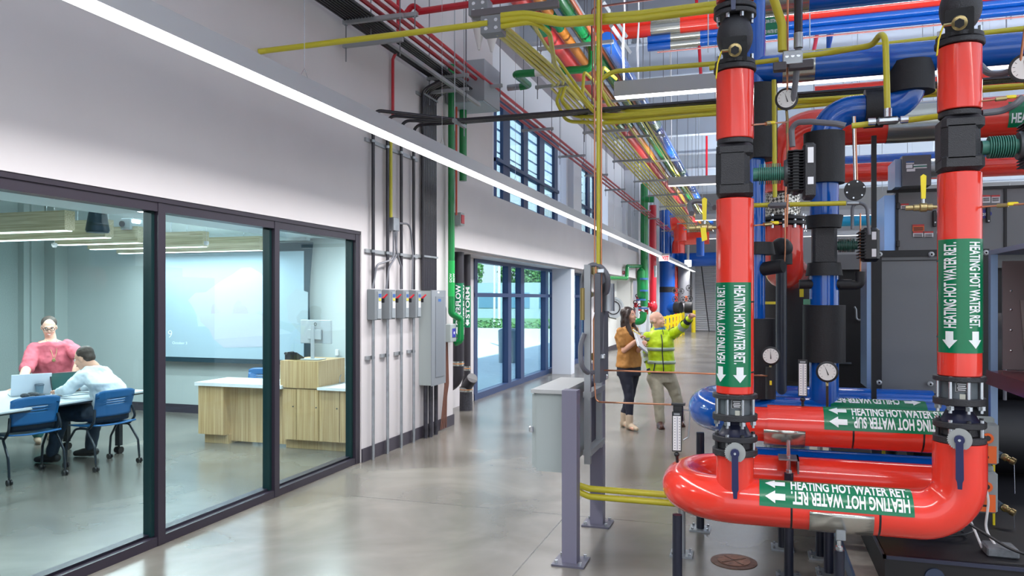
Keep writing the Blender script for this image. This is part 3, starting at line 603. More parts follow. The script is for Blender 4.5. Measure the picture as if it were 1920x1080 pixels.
# green pipe on the wall
t=thing('domestic_water_pipe','green vertical water pipe on the wall end ending in a bend with a valve','pipe',(-3.9,9.6,1.2),None)
gp=MB().tube(fil([(-3.9,9.52,4.9),(-3.9,9.52,1.55),(-3.82,9.66,1.47),(-3.82,9.66,1.18),(-3.9,9.66,1.14)],.05),.045,16).build('pipe_run',GREEN,t)
MB().lathe([(.0465,0),(.0465,.48)],(-3.9,9.52,1.78),(0,0,1),20,cap=False).build('pipe_label',mat('label_bright_green','#14a04a',.3),t)
b=MB()
def cylmap(cx,cy,r,ang0,z0):
    # u up the pipe, v around (text runs vertically, reading bottom to top)
    return lambda u,v:(cx+r*math.cos(ang0-v/r),cy+r*math.sin(ang0-v/r),z0+u)
put_text(b,'DCW',cylmap(-3.9,9.52,.0475,R(-62),1.97),.03,.12); 
put_text(b,'DCW',cylmap(-3.9,9.52,.0475,R(-5),1.97),.03,.12); b.build('label_lettering',WHT,t)
t2=thing('valve','small chrome valve on the green pipe bend','valve',(-3.83,9.62,1.58)); MB().ell((-3.84,9.62,1.6),.03,12,8).build('valve_body',CHROME,t2); MB().lathe([(.001,0),(.035,.0),(.035,.012),(.001,.014)],(-3.82,9.62,1.6),(1,.2,.1),14).build('handwheel',CHROME,t2)
tag(MB().cyl((-3.9,9.95,3.4),(-3.9,9.95,4.42),.052,16).build('pipe',GREEN),'green vertical pipe coming down from the grey duct box behind the orange pipe','pipe')
tag(MB().cyl((-3.92,9.75,2.9),(-3.92,9.75,4.5),.014,10).build('pipe',mat('orange_red_pipe','#c4472e',.35)),'thin orange-red pipe between the two green pipes under the duct box','pipe')
t=thing('fire_alarm_device','small grey alarm box with red front beside the green pipe under the long light','alarm box',(-3.95,9.93,2.77)); MB().bx(-3.99,-3.9,9.86,10.0,2.77,2.95).build('alarm_housing',LGREY,t); MB().bx(-3.9,-3.89,9.88,9.98,2.8,2.92).build('alarm_front',REDH,t)
# duct box
t=thing('duct_box','galvanised duct box hanging at the end of the white wall','duct',(-3.72,9.88,4.4)); MB().bx(-3.995,-3.44,9.55,10.2,4.4,4.95).build('duct_shell',mat('duct_galvanised','#a0a5ab',.45,metal=.4),t); MB().bx(-3.98,-3.46,9.57,10.18,4.39,4.4).build('duct_underside',mat('duct_blue_white','#a9bcc9',.5),t)
# downpipes
def vlabel(t,cx,cy,r,z0,z1,text,texts,h,arrow=True,a0=0,a1=2*math.pi,th=(),width=None,down=True):
    n=28; b=MB(); vs=[];
    for k in range(n+1):
        a=a0+(a1-a0)*k/n
        for z in (z0,z1): vs.append((cx+(r+.0025)*math.cos(a),cy+(r+.0025)*math.sin(a),z))
    b.add(vs,[(2*k,2*k+2,2*k+3,2*k+1) for k in range(n)]); L=b.build('pipe_label',LABELG,t); rr=r+.0045
    for (ang,up) in th:
        b=MB(); ln=(z1-z0)
        if up: f=lambda u,v:(cx+rr*math.cos(ang-v/rr+h/2/rr),cy+rr*math.sin(ang-v/rr+h/2/rr),text_z0+u)
        else: f=lambda u,v:(cx+rr*math.cos(ang+v/rr-h/2/rr),cy+rr*math.sin(ang+v/rr-h/2/rr),text_z1-u)
        text_z0=z0+ln*.22; text_z1=z1-ln*.03; W=ln*.75
        put_text(b,text,f,h,W,bold=.025); b.build('label_lettering',WHT,L)
        b=MB(); zt=z0+ln*.19; zb=z0+ln*.04; 
        def g(u,z): return (cx+rr*math.cos(ang+u/rr),cy+rr*math.sin(ang+u/rr),z)
        draw_arrow(b,g,zt,zb,h*.32,h*.62); b.build('arrow',WHT,L,smooth=False)
    return L
BPIPE=mat('black_insulated_pipe','#26232b',.45)
def bandp(t,c,ax,r,w=.07): MB().lathe([(r+.003,-w/2),(r+.003,w/2)],c,ax,20,cap=False).build('steel_band',ALU,t); MB().lathe([(r+.0045,-.005),(r+.0045,.005)],c,ax,20,cap=False).build('orange_stripe',ORG,t)
t=thing('storm_drain_pipe','black overflow drain pipe marked OVERFLOW curving into the wall','pipe',(-4.2,10.45,.35)); cx,cy,r=-4.19,10.5,.082
MB().tube(fil([(cx,cy,2.44),(cx,cy,.47),(cx-.4,cy-.1,.40)],.22,8),r,20).build('pipe_run',BPIPE,t); vlabel(t,cx,cy,r,1.18,1.98,'OVERFLOW',0,.075,th=((R(-72),True),(R(10),True))); bandp(t,(cx,cy,.79),(0,0,1),r)
t=thing('storm_drain_pipe','narrower black drain pipe marked STORM with a round cleanout cap','pipe',(-4.3,11.2,0)); cx,cy,r=-4.30,11.15,.055
MB().tube([(cx,cy,2.44),(cx,cy,.55),(cx-.02,cy,.3)],[r,r,.1],18).build('pipe_run',BPIPE,t); vlabel(t,cx,cy,r,1.3,1.95,'STORM',0,.065,th=((R(-65),True),)); bandp(t,(cx,cy,.66),(0,0,1),r)
MB().lathe([(.105,0),(.1,.33)],(cx-.02,cy,0),(0,0,1),22).build('floor_stub',mat('cast_pipe_grey','#35353c',.5,noise=(40,.4)),t); bandp(t,(cx-.02,cy,.33),(0,0,1),.1)
MB().cyl((cx-.02,cy,.36),(cx+.13,cy-.12,.52),.085,18).build('wye_branch',BPIPE,t); MB().lathe([(.001,0),(.085,0),(.085,.02),(.001,.02)],(cx+.12,cy-.11,.51),(.62,-.6,.5),20).build('cleanout_cap',mat('cap_grey','#6c6c6e',.4),t)

# ================= PIPE RACKS IN THE FOREGROUND =================
RX=mat('x_pipe_red','#e8382a',.16,coat=.3)
def hlabel(t,x0,x1,yc,zc,r,text,lines,dirn=-1,ph0=7,ph1=115,h=31):
    """marker on a pipe along x. lines: list of (phi_low,flip,arrow_side)"""
    n=20; b=MB(); vs=[]; rr=r+.0025
    for k in range(n+1):
        p=R(ph0+(ph1-ph0)*k/n); vs+=[(x0,yc-rr*math.cos(p),zc+rr*math.sin(p)),(x1,yc-rr*math.cos(p),zc+rr*math.sin(p))]
    b.add(vs,[(2*k,2*k+2,2*k+3,2*k+1) for k in range(n)]); L=b.build('pipe_label',LABELG,t); rr=r+.005
    H=R(h)*rr
    def M(x,s): p=s/rr; return (x,yc-rr*math.cos(p),zc+rr*math.sin(p))
    for (ph,flip) in lines:
        b=MB(); s0=R(ph)*rr; ax0=x0+.03; ax1=x0+.135; 
        if dirn>0: ax0,ax1=x1-.03,x1-.135
        tx0,tx1=(x0+.165,x1-.02) if dirn<0 else (x0+.02,x1-.165); W=tx1-tx0
        f=(lambda u,v:M(tx1-u,s0+H-v)) if flip else (lambda u,v:M(tx0+u,s0+v))
        put_text(b,text,f,H,W,bold=.03); b.build('label_lettering',WHT,L)
        b=MB(); m=s0+H/2; draw_arrow(b,lambda u,z:M(z,m+u),ax1,ax0,H*.25,H*.5,6); b.build('arrow',WHT,L,smooth=False)
    return L
def strap(t,x,yc,zc,r): MB().lathe([(r-.002,-.007),(r+.0018,-.004),(r+.0018,.004),(r-.002,.007)],(x,yc,zc),(1,0,0),40,cap=False).build('cable_tie',BLK,t)
x1r,x2r,Y0,Z0,RH=-.111,1.028,4.55,.592,.1286
# return header, U shaped, with risers' stubs
t=thing('hot_water_return_header','glossy red return header, lowest and nearest pipe, bending up at its end','pipe',(.3,4.9,.46))
MB().tube(fil([(x2r,Y0,.995),(x2r,Y0,Z0),(-.43,Y0,Z0),(-.43,5.28,Z0),(1.15,5.28,Z0)],[.34,.34,.34],14),RH,40).build('pipe_run',RED,t)
MB().cyl((x1r,Y0,Z0+.02),(x1r,Y0,.857),.1045,36).build('riser_stub',RED,t)
lx0,lx1=px2x(1424,4.44),px2x(1714,4.44)
hlabel(t,lx0,lx1,Y0,Z0,RH,'HEATING HOT WATER RET.',[(53,False),(15,True)])
for px in (1484,1650): strap(t,px2x(px,4.44),Y0,Z0,RH)
def saddle(t,x,w,yc,zc,r,ph0=-150,ph1=-8):
    b=MB(); n=16; vs=[]; rr=r+.004
    for k in range(n+1):
        p=R(ph0+(ph1-ph0)*k/n); vs+=[(x-w/2,yc-rr*math.cos(p),zc+rr*math.sin(p)),(x+w/2,yc-rr*math.cos(p),zc+rr*math.sin(p))]
    b.add(vs,[(2*k,2*k+2,2*k+3,2*k+1) for k in range(n)]); o=b.build('insulation_saddle',ALU,t); md=o.modifiers.new('s','SOLIDIFY'); md.thickness=.002; return o
sx=px2x(1577,4.45); saddle(t,sx,.32,Y0,Z0,RH,-150,2)
# pipe-support posts
def post(x,y,ztop,label,rod=.0,r=.03,plate=True,mt=None,g='pipe support posts'):
    t=thing('support_post',label,'pipe support',(x,y,0),g)
    MB().cyl((x,y,.012),(x,y,ztop-rod),r,18).build('post_tube',mt or mat('navy_black_steel','#1a1c2b',.35),t)
    MB().box((x,y,.006),(.15,.15,.012)).build('base_plate',GALV,t)
    for sx_ in (-.055,.055):
        for sy_ in (-.055,.055): MB().cyl((x+sx_,y+sy_,.012),(x+sx_,y+sy_,.028),.01,6).build('anchor_bolt',CHROME,t)
    if rod:
        MB().cyl((x,y,ztop-rod),(x,y,ztop),.012,10).build('threaded_rod',CHROME,t); MB().cyl((x,y,ztop-rod),(x,y,ztop-rod+.02),.02,6).build('nut',CHROME,t)
    return t
tp=post(sx+.0,Y0,Z0-RH-.01,'black post with threaded rod under the steel saddle of the lowest red pipe',.09,.028)
MB().box((sx,Y0-RH*.55,Z0-RH*.78),(.05,.05,.10),ch=.004).build('clamp_bracket',GALV,tp)
post(px2x(1270,4.55),4.55,Z0-RH*.85,'black post under the left bend of the lowest red pipe',0,.028)
tp=post(px2x(1479,5.06),5.06,.76,'tall black post between the red pipes carrying a steel bracket',.10,.028)
MB().bx(px2x(1479,5.06)-.06,px2x(1479,5.06)+.06,5.04,5.2,.74,.75).bx(px2x(1479,5.06)+.05,px2x(1479,5.06)+.06,5.04,5.2,.66,.75).build('clamp_bracket',mat('bracket_grey','#7d7b80',.35,metal=.5),tp); MB().cyl((px2x(1479,5.06),5.09,.66),(px2x(1479,5.06),5.09,.86),.012,8).build('adjusting_bolt',CHROME,tp)
post(px2x(1313,5.93),5.93,.735,'black post under the left end of the blue pipe')
post(px2x(1278,5.29),5.31,Z0-RH,'galvanised strut post behind the left bend of the red pipe',0,.024,mt=STRUT)
post(px2x(1467,5.66),5.66,.5,'black post behind the tall post in the middle of the rack'); post(px2x(1538,5.54),5.54,.5,'black rear post of the pair left of the saddle support'); post(px2x(1554,5.22),5.22,Z0-RH,'black front post of the pair left of the saddle support')
# supply header (red, upper) and the blue headers
t=thing('hot_water_supply_header','red supply pipe marked HEATING HOT WATER SUP. above the rear red pipe','pipe',(1,5.28,.8))
xs=px2x(1439,5.18)
MB().tube([(px2x(1385,5.28),5.28,.924),(xs,5.28,.924)],.112,36).build('inner_run',RED,t); MB().tube([(xs,5.28,.924),(1.15,5.28,.924)],RH,40).build('pipe_run',RED,t)
hlabel(t,px2x(1545,5.17),1.14,5.28,.924,RH,'HEATING HOT WATER SUP.',[(47,False),(9,True)],ph0=2)
saddle(t,px2x(1471,5.15),.25,5.28,.924,RH,-170,-6)
for px in (1600,1732): strap(t,px2x(px,5.17),5.28,.924,RH)
t=thing('chilled_water_header','blue insulated pipe behind the red ones, with rounded left end','pipe',(1,6.2,.75))
MB().tube(fil([(1.3,5.93,.88),(-.36,5.93,.88),(-.36,6.68,.88),(1.32,6.68,.88)],[.36,.36],14),.152,40).build('pipe_run',BLUE,t)
hlabel(t,px2x(1557,5.85),px2x(1738,5.85),5.93,.88,.152,'CHILLED WATER RET.',[(58,True)],dirn=1,ph0=40,ph1=120,h=30)
tag(MB().tube([(px2x(1400,5.93),5.93,.50),(1.28,5.93,.50)],.15,32).build('chilled_water_pipe',BLUE),'lower blue pipe in the shade between the red pipes','pipe')
# riser assemblies
BODYG=mat('pump_body_grey','#5c646a',.4,metal=.2); PLATE=mat('nameplate_black','#17181c',.3); NAVYI=mat('navy_iron','#191c34',.35)
def flange(b,x,y,z,h,r=.125): b.lathe([(r-.004,-h/2),(r,-h/2+.004),(r,h/2-.004),(r-.004,h/2)],(x,y,z),(0,0,1),36)
def valve_stack(x,y,dz,who,refdir):
    z=lambda v:v+dz
    t=thing('strainer_spool','dark flanged spool with tie rods and black nameplate on the '+who,'pipe fitting',(x,y,z(1.04)),'flanged spools on the risers')
    MB().lathe([(.093,0),(.093,.09)],(x,y,z(1.095)),(0,0,1),32).build('spool_body',BODYG,t)
    b=MB(); flange(b,x,y,z(1.196),.026); b.build('flange',IRON,t); b=MB(); flange(b,x,y,z(1.077),.036); b.build('flange',IRON,t)
    a0=math.atan2(-y,-x)
    for k in range(8):
        a=a0+R(22.5)+k*math.pi/4; p=(x+.107*math.cos(a),y+.107*math.sin(a))
        r_=MB().cyl((p[0],p[1],z(1.02)),(p[0],p[1],z(1.21)),.0095,10).build('tie_rod',CHROME,t)
        MB().cyl((p[0],p[1],z(1.036)),(p[0],p[1],z(1.057)),.018,6).build('nut',CHROME,r_)
    d=Vector((math.cos(a0),math.sin(a0),0)); u=Vector((-d.y,d.x,0)); o=Vector((x,y,0))+d*.0945
    def on(c,w_,h_,m,nm,par,dd=.001):
        b=MB(); b.prism([(-w_/2,-h_/2),(w_/2,-h_/2),(w_/2,h_/2),(-w_/2,h_/2)],o+u*c[0]+Vector((0,0,c[1]))+d*dd,u,(0,0,1),d*.002); return b.build(nm,m,par,smooth=False)
    pl=on((.01,z(1.158)),.056,.05,PAPER,'nameplate',t); on((.01,z(1.158)),.052,.046,PLATE,'plate_face',pl,.003)
    for k in range(4): on((.01,z(1.173-.01*k)),.04-.006*(k%2),.004,PAPER,'plate_text',pl,.005)
    on((.014,z(1.108)),.026,.026,mat('sticker_silver','#b9b9ae',.4),'sticker',t)
    # reducer + butterfly valve
    t=thing('butterfly_valve','black butterfly valve with grey notched disc and navy lever on the '+who,'valve',(x,y,z(.86)),'lever valves on the risers')
    MB().lathe([(.075,1.058),(.062,1.043),(.06,1.035),(.085,.985),(.1,.972),(.1,.965)],(x,y,dz),(0,0,1),32).build('reducer_cone',NAVYI,t)
    b=MB(); flange(b,x,y,z(.955),.032); b.build('flange',IRON,t); b=MB(); flange(b,x,y,z(.878),.036); b.build('flange',IRON,t)
    b=MB(); b.lathe([(.085,.895),(.095,.90),(.095,.938),(.085,.942)],(x,y,dz),(0,0,1),28); b.build('valve_body',IRON,t)
    for k in range(8):
        a=a0+k*math.pi/4+.4; p=(x+.108*math.cos(a),y+.108*math.sin(a)); MB().cyl((p[0],p[1],z(.853)),(p[0],p[1],z(.985)),.011,8).build('bolt',CHROME if k%2 else IRON,t)
    c=Vector((x,y,z(.895)))+d*.15
    b=MB(); pts=[];n=60
    for k in range(n):
        a=2*math.pi*k/n; r=.057-(.006 if (k%2 and 18<k<50) else 0); pts.append((r*math.cos(a),r*math.sin(a)))
    b.prism(pts,c,u,(0,0,1),d*.006); b.cyl(c-d*.06,c+d*.0,.02,12); b.build('notched_disc',mat('notch_disc_grey','#a4a7a6',.4,metal=.3),t)
    b=MB(); b.prism([(-.017,.02),(.017,.02),(.02,-.2),(.014,-.215),(.012,-.25),(-.008,-.25),(-.011,-.215),(-.017,-.2)],c+d*.012,u,(0,0,1),d*.014)
    b.cyl(c+d*.004,c+d*.03,.024,16); h=b.build('lever',NAVY,t); MB().cyl(c+d*.03,c+d*.036,.007,8).build('screw',CHROME,h)
    # black control-valve body with green neck and actuator
    zz=lambda v:v+dz2
    return t
W1='left red riser'; W2='right red riser'
valve_stack(x1r,Y0,0,W1,0); valve_stack(x2r,Y0,.135,W2,0)
def riser(x,segs,lab,who,a):
    """segs: red pieces (z0,z1)"""
    for (z0,z1,nm,hasl) in segs:
        t=thing('riser_pipe',nm,'pipe',(x,Y0,z0),'red riser sections')
        MB().lathe([(.1005,0),(.1045,.004),(.1045,z1-z0-.004),(.1005,z1-z0)],(x,Y0,z0),(0,0,1),40).build('pipe_run',RED,t)
        if hasl:
            zt,zb,a0,a1,th=lab; n=30; b=MB(); vs=[]
            L=vlabel(t,x,Y0,.1045,zb,zt,'HEATING HOT WATER RET.',0,.062,a0=a0,a1=a1,th=th)
            for z in (zt-.11,zb+.08): MB().lathe([(.103,-.006),(.1062,-.003),(.1062,.003),(.103,.006)],(x,Y0,z),(0,0,1),40,cap=False).build('cable_tie',BLK,t)
f1=math.atan2(-4.55,.111); f2=math.atan2(-4.55,-1.028)
riser(x1r,[(1.21,2.32,'left red riser, long lower section with green HEATING HOT WATER RET. marker',True),(2.66,3.045,'left red riser, short section between black valve body and the flanges',False),(3.45,5.6,'left red riser, top section rising out of sight behind the black flange',False)],(1.842,1.254,f1-R(110),f1+R(54),((f1-R(47),True),(f1+R(15),False))),'',f1)
riser(x2r,[(1.345,2.41,'right red riser, long lower section with green HEATING HOT WATER RET. marker',True),(2.74,3.075,'right red riser, short section under the brass drain valve',False),(3.5,5.6,'right red riser, top section leaving the picture',False)],(2.06,1.468,f2-R(66),f2+R(95),((f2-R(25),True),(f2+R(42),False))),'',f2)
def control_valve(x,y,z0,z1,who,right):
    t=thing('control_valve','black control valve body with green finned neck on the '+who,'valve',(x,y,z0),'control valves on the risers'); H=z1-z0
    b=MB(); b.box((x,y,z0+.05),(.20,.19,.09),ch=.02); b.build('lower_flange',IRON,t)
    b=MB(); b.box((x-.01,y,(z0+z1)/2),(.185,.19,H*.75),ch=.03); b.build('valve_body',IRON,t)
    b=MB(); b.box((x,y,z1-.055),(.2,.19,.08),ch=.02); b.build('upper_flange',IRON,t)
    b=MB(); flange(b,x,y,z1-.0,.03,.1); b.build('coupling_ring',IRON,t)
    zc=z0+H*.42; xa=x+.1
    b=MB(); b.cyl((xa,y,zc),(xa+.17,y,zc),.038,20); b.build('green_neck',TEAL,t)
    for k in range(11): MB().lathe([(.058,-.0022),(.058,.0022)],(xa+.035+.011*k,y,zc),(1,0,0),24).build('cooling_fin',TEAL,t)
    a=thing('valve_actuator','black ribbed valve actuator on the '+who,'actuator',(xa+.2,y,zc-.12),'actuators on the risers')
    MB().lathe([(.07,0),(.075,.01),(.075,.03)],(xa+.165,y,zc),(1,0,0),20).build('mounting_plate',mat('actuator_plate','#4d5054',.4,metal=.5),a)
    MB().box((xa+.225,y,zc),(.07,.15,.24),ch=.02).build('motor_core',BLK,a)
    for k in range(14): MB().box((xa+.225,y,zc-.105+.0165*k),(.085,.17,.007),ch=.003).build('cooling_rib',BLK,a)
    o=MB().box((xa+.295,y,zc-.0),(.065,.17,.3),ch=.012).build('motor_housing',IRON,a)
    MB().box((xa+.30,y-.087,zc+.08),(.03,.003,.085)).build('label_plate',PAPER,a); MB().box((xa+.30,y-.087,zc-.06),(.03,.003,.04)).build('label_plate',PAPER,a)
    return xa+.3,zc
control_valve(x1r,Y0,2.32,2.645,W1,1); control_valve(x2r,Y0,2.41,2.72,W2,1)
def upper_fit(x,z0,who):
    t=thing('check_valve','black domed check valve with square cover plate, high on the '+who,'valve',(x,Y0,z0),'check valves high on the risers')
    b=MB(); flange(b,x,Y0,z0+.018,.03,.118); b.build('flange',IRON,t); b=MB(); flange(b,x,Y0,z0+.05,.028,.112); b.build('flange',IRON,t)
    MB().ell((x,Y0-.02,z0+.20),(.1,.105,.13),26,18).build('valve_body',IRON,t)
    a=math.atan2(-Y0,-x); d=Vector((math.cos(a),math.sin(a),0)); dn=(d+Vector((0,0,-.35))).normalized(); u=Vector((-d.y,d.x,0)); v=u.cross(dn)*-1
    c=Vector((x,Y0,z0+.14))+dn*.12
    b=MB(); b.prism([(-.06,-.07),(.06,-.07),(.065,-.06),(.065,.06),(.06,.07),(-.06,.07),(-.065,.06),(-.065,-.06)],c-dn*.03,u,v,dn*.035); b.build('cover_plate',BLK,t)
    for sx_ in (-.048,.048):
        for sz in (-.052,.052): q=c+u*sx_+v*sz; MB().cyl(q,q+dn*.012,.01,6).build('bolt',BLK,t)
    MB().cyl(c,c+dn*.03,.032,20).build('seal_ring',mat('seal_blue','#4f9fb4',.4),t)
    b=MB(); flange(b,x,Y0,z0+.33,.028,.118); flange(b,x,Y0,z0+.365,.028,.118); b.build('flange',IRON,t)
    for k in range(8):
        aa=a+R(22.5)+k*math.pi/4
        for zz_ in (z0+.075,z0+.31): p=(x+.1*math.cos(aa),Y0+.1*math.sin(aa)); MB().cyl((p[0],p[1],zz_-.02),(p[0],p[1],zz_+.015),.011,6).build('bolt',CHROME,t)
    MB().lathe([(.08,.38),(.065,.42),(.095,.5)],(x,Y0,z0),(0,0,1),24).build('neck',IRON,t)
    t=thing('drain_valve','brass drain valve with yellow lever under the check valve of the '+who,'valve',(c+dn*.05).to_tuple(),'brass drain valves')
    q=c+dn*.03; MB().cyl(q,q+dn*.05,.022,16).build('nipple',BLK,t); q=q+dn*.04
    MB().lathe([(.025,0),(.036,.008),(.036,.02),(.032,.022),(.032,.035),(.036,.037),(.036,.055),(.028,.06)],q,dn,20).build('brass_body',BRASS,t)
    MB().cyl(q+dn*.055,q+dn*.085,.024,6).build('hex_plug',BLK,t)
    st=q+dn*.03-u*.03; MB().cyl(st,st-u*.04,.008,8).build('stem',BRASS,t)
    MB().tube([st-u*.04,st-u*.05+Vector((0,0,-.03)),st-u*.062+Vector((0,0,-.07)),st-u*.07+Vector((0,0,-.15))],[.007,.009,.009,.008],8,sx=.5).build('lever',YPL,t)
    return t
upper_fit(x1r,3.045,W1); upper_fit(x2r,3.075,W2)
t=thing('gear_lever','dark blue lever hanging in front of the top flange of the left riser','lever',(x1r,4.42,3.37)); MB().prism([(-.012,0),(.012,0),(.016,.25),(-.016,.25)],(x1r-.005,4.41,3.36),(1,0,0),(0,0,1),(0,.014,0)).build('lever_bar',mat('slate_lever','#434a68',.4),t)
# ---- gauges
def gauge(p,d,r,label,stem,g=None,needle=100):
    p=Vector(p); d=Vector(d).normalized(); u=Vector((-d.y,d.x,0)).normalized(); v=Vector((0,0,1)); v=(v-d*v.dot(d)).normalized()
    t=thing('pressure_gauge',label,'gauge',p.to_tuple(),'dial gauges')
    MB().lathe([(r*.75,-.045),(r*.9,-.03),(r*1.12,-.012),(r*1.25,.0),(r*1.25,.012),(r*1.02,.016)],p,d,32,cap=True).build('gauge_case',BLK,t)
    f=MB().lathe([(r,.0165),(.001,.0165)],p,d,32,cap=False).build('dial_face',DIAL,t)
    b=MB()
    for k in range(11):
        a=R(225-27*k); q=p+(u*math.cos(a)+v*math.sin(a))*r*.82+d*.0175; w_=(u*math.cos(a)+v*math.sin(a))*r*.09; s_=d.cross(w_).normalized()*r*.018; b.add([q-w_-s_,q+w_-s_,q+w_+s_,q-w_+s_],[(0,1,2,3)])
    b.build('dial_ticks',INK,f,smooth=False)
    a=R(needle); n_=u*math.cos(a)+v*math.sin(a); s_=d.cross(n_)*r*.03; q=p+d*.019; b=MB(); b.add([q-n_*r*.4-s_*2.2,q+n_*r*.75,q-n_*r*.4+s_*2.2],[(0,1,2)]); b.build('needle',INK,f,smooth=False)
    MB().tube([p-v*r*1.2-d*.01]+[Vector(s) for s in stem],.009,8).build('stem',BRASS,t); return t
def vd(p): p=Vector(p); return Vector((-p.x,-p.y,0)).normalized()
G1=(0.196,5.300,3.057); gauge(G1,vd(G1),.058,'dial gauge high beside the left riser, hanging on a copper line',[(0.200,5.300,2.931),(0.200,5.300,2.834)],needle=108)
G2=(0.103,5.600,1.352); gauge(G2,vd(G2),.052,'dial gauge low beside the left riser above a black foam sleeve',[(0.103,5.600,1.267)],needle=92)
G3=(0.455,5.450,1.265); gauge(G3,vd(G3),.056,'dial gauge in front of the blue riser above the supply pipe',[(0.455,5.450,1.176),(0.468,5.600,1.015)],needle=110)
G4=(1.342,4.600,2.953); gauge(G4,vd(G4),.06,'dial gauge cut by the picture edge beside the right riser',[(1.361,4.600,2.848)],needle=100)
tag(MB().cyl((0.103,5.600,1.051),(0.103,5.600,1.274),.034,20).build('foam_sleeve',FOAM),'black foam sleeve standing on the blue pipe under the low dial gauge','pipe sleeve')
tag(MB().box(Vector((0.103,5.600,1.167))+vd(G2)*.036,(.014,.004,.03)).build('yellow_tag',YPL),'tiny yellow tag on the black foam sleeve','tag')
def thermometer(p,h,label,stem):
    p=Vector(p); d=vd(p); u=Vector((-d.y,d.x,0)); v=Vector((0,0,1)); w_=h*.24
    t=thing('stem_thermometer',label,'thermometer',p.to_tuple(),'tall stem thermometers')
    def pl(x0,x1,z0,z1,dd,th,m,nm,par): return MB().prism([(x0,z0),(x1,z0),(x1,z1),(x0,z1)],p+d*dd,u,v,d*th).build(nm,m,par,smooth=False)
    c=pl(-w_/2,w_/2,0,h,-.012,.024,BLK,'case',t); f=pl(-w_*.4,w_*.4,h*.03,h*.9,.0125,.001,mat('scale_white','#e4e0e2',.5),'scale',t); pl(-w_*.3,w_*.3,h*.92,h*.97,.0125,.001,mat('scale_logo','#8d8f94',.5),'title_plate',t)
    b=MB()
    for k in range(12):
        z=h*(.08+.068*k)
        for x in (-w_*.2,w_*.28): b.prism([(x-w_*.06,z),(x+w_*.06,z),(x+w_*.06,z+h*.012),(x-w_*.06,z+h*.012)],p+d*.0140,u,v,d*.0005)
    b.build('scale_figures',INK,f,smooth=False); pl(-.003+w_*.05,.003+w_*.05,h*.05,h*.88,.014,.0008,mat('tube_grey','#a9a9b5',.2),'glass_tube',f)
    MB().ell(p+Vector((0,0,-.02)),.016,12,8).build('swivel_joint',BLK,t); MB().cyl(p+Vector((0,0,-.025)),stem,.009,8).build('stem',BLK,t); return t
thermometer((-0.445,4.620,0.841),.235,'black framed thermometer standing on the left bend of the lowest red pipe',(-0.444,4.640,0.773))
thermometer((0.292,5.250,1.120),.235,'black framed thermometer standing on the upper red supply pipe',(0.292,5.250,1.055))
c=Vector((-0.440,4.660,1.061)); t=thing('transmitter','black transmitter block behind the left thermometer with copper line','sensor',c.to_tuple()); MB().box(c,(.055,.05,.10),ch=.004).build('housing',BLK,t); MB().box(c+Vector((.0,-.0,.055)),(.08,.05,.012)).build('cap',BLK,t); MB().box(c+Vector((.012,-.026,-.01)),(.01,.002,.02)).build('sticker',PAPER,t); MB().tube(fil([c+Vector((.03,0,.02)),c+Vector((.07,0,.02)),c+Vector((.06,0,-.14)),c+Vector((.03,0,-.16))],.015),.004,6).build('tubing',GALV,t)
# ---- blue risers with foam boots (second row)
xb1,xb2,YB=-.028,.474,5.93
t=thing('chilled_water_riser','blue vertical pipe half hidden behind the left red riser','pipe',(xb1,YB,.9))
MB().cyl((xb1,YB,.9),(xb1,YB,5.4),.1,32).build('pipe_run',BLUE,t)
def yz(py,px=1545,y=5.93): return YP(px,py,y)[2]
for (y0,y1,r0,r1) in ((300,162,.135,.135),(478,455,.13,.115),(745,597,.13,.13)): MB().lathe([(r0,yz(y0,1420)),(r1,yz(y1,1420))],(xb1+(.05 if y0==300 else .04),YB,0),(0,0,1),28).build('foam_boot',FOAM,t)
MB().cyl((xb1,YB,yz(508,1420)),(xb1+.22,YB-.1,yz(500,1420)),.05,18).build('foam_stub',FOAM,t)
t=thing('chilled_water_riser','blue pipe with black foam boots turning right high up, right of centre','pipe',(xb2,YB,.9))
MB().cyl((xb2,YB,.9),(xb2,YB,YP(1545,500,5.93)[2]),.1,36).build('lower_run',BLUE,t)
MB().tube(fil([(xb2,YB,YP(1545,420,5.93)[2]),(xb2,YB,3.10),(1.04,YB,3.10),(1.04,YB,3.44)],[.2,.2],10),.1,36).build('pipe_run',BLUE,t)
for (ya,yb,ra,rb) in ((345,250,.14,.14),(428,405,.115,.13),(517,493,.127,.112),(678,572,.145,.145)): MB().lathe([(ra,yz(ya)),(rb,yz(yb))],(xb2,YB,0),(0,0,1),32).build('foam_boot',FOAM,t)
MB().cyl((.74,YB,3.10),(.86,YB,3.10),.135,32).build('foam_boot',FOAM,t); MB().lathe([(.15,3.19),(.145,3.40)],(1.04,YB,0),(0,0,1),32).build('foam_boot',FOAM,t)
MB().cyl((xb2-.17,YB-.03,yz(533)),(xb2+.18,YB-.03,yz(533)),.034,18).build('foam_stub',FOAM,t); MB().tube(fil([(xb2+.1,YB-.03,yz(535)),(xb2+.235,YB-.03,yz(535)),(xb2+.235,YB-.03,yz(510))],.03),.034,16).build('foam_stub',FOAM,t)
tag(MB().tube(fil([(0.711,5.900,2.356),(0.711,5.900,1.939)],.01),.006,6).build('copper_line',COPPER),'thin vertical copper line above the foam elbow right of the blue riser','tubing')
t=thing('control_valve','small black control valve with green finned neck on the blue riser','valve',(xb2,YB,yz(490)))
MB().box((xb2,YB,(yz(497)+yz(424))/2),(.165,.16,yz(424)-yz(497)),ch=.02).build('valve_body',IRON,t); MB().cyl((xb2+.07,YB,yz(461)),(xb2+.22,YB,yz(461)),.032,18).build('green_neck',mat('deep_teal','#2a5a50',.4),t)
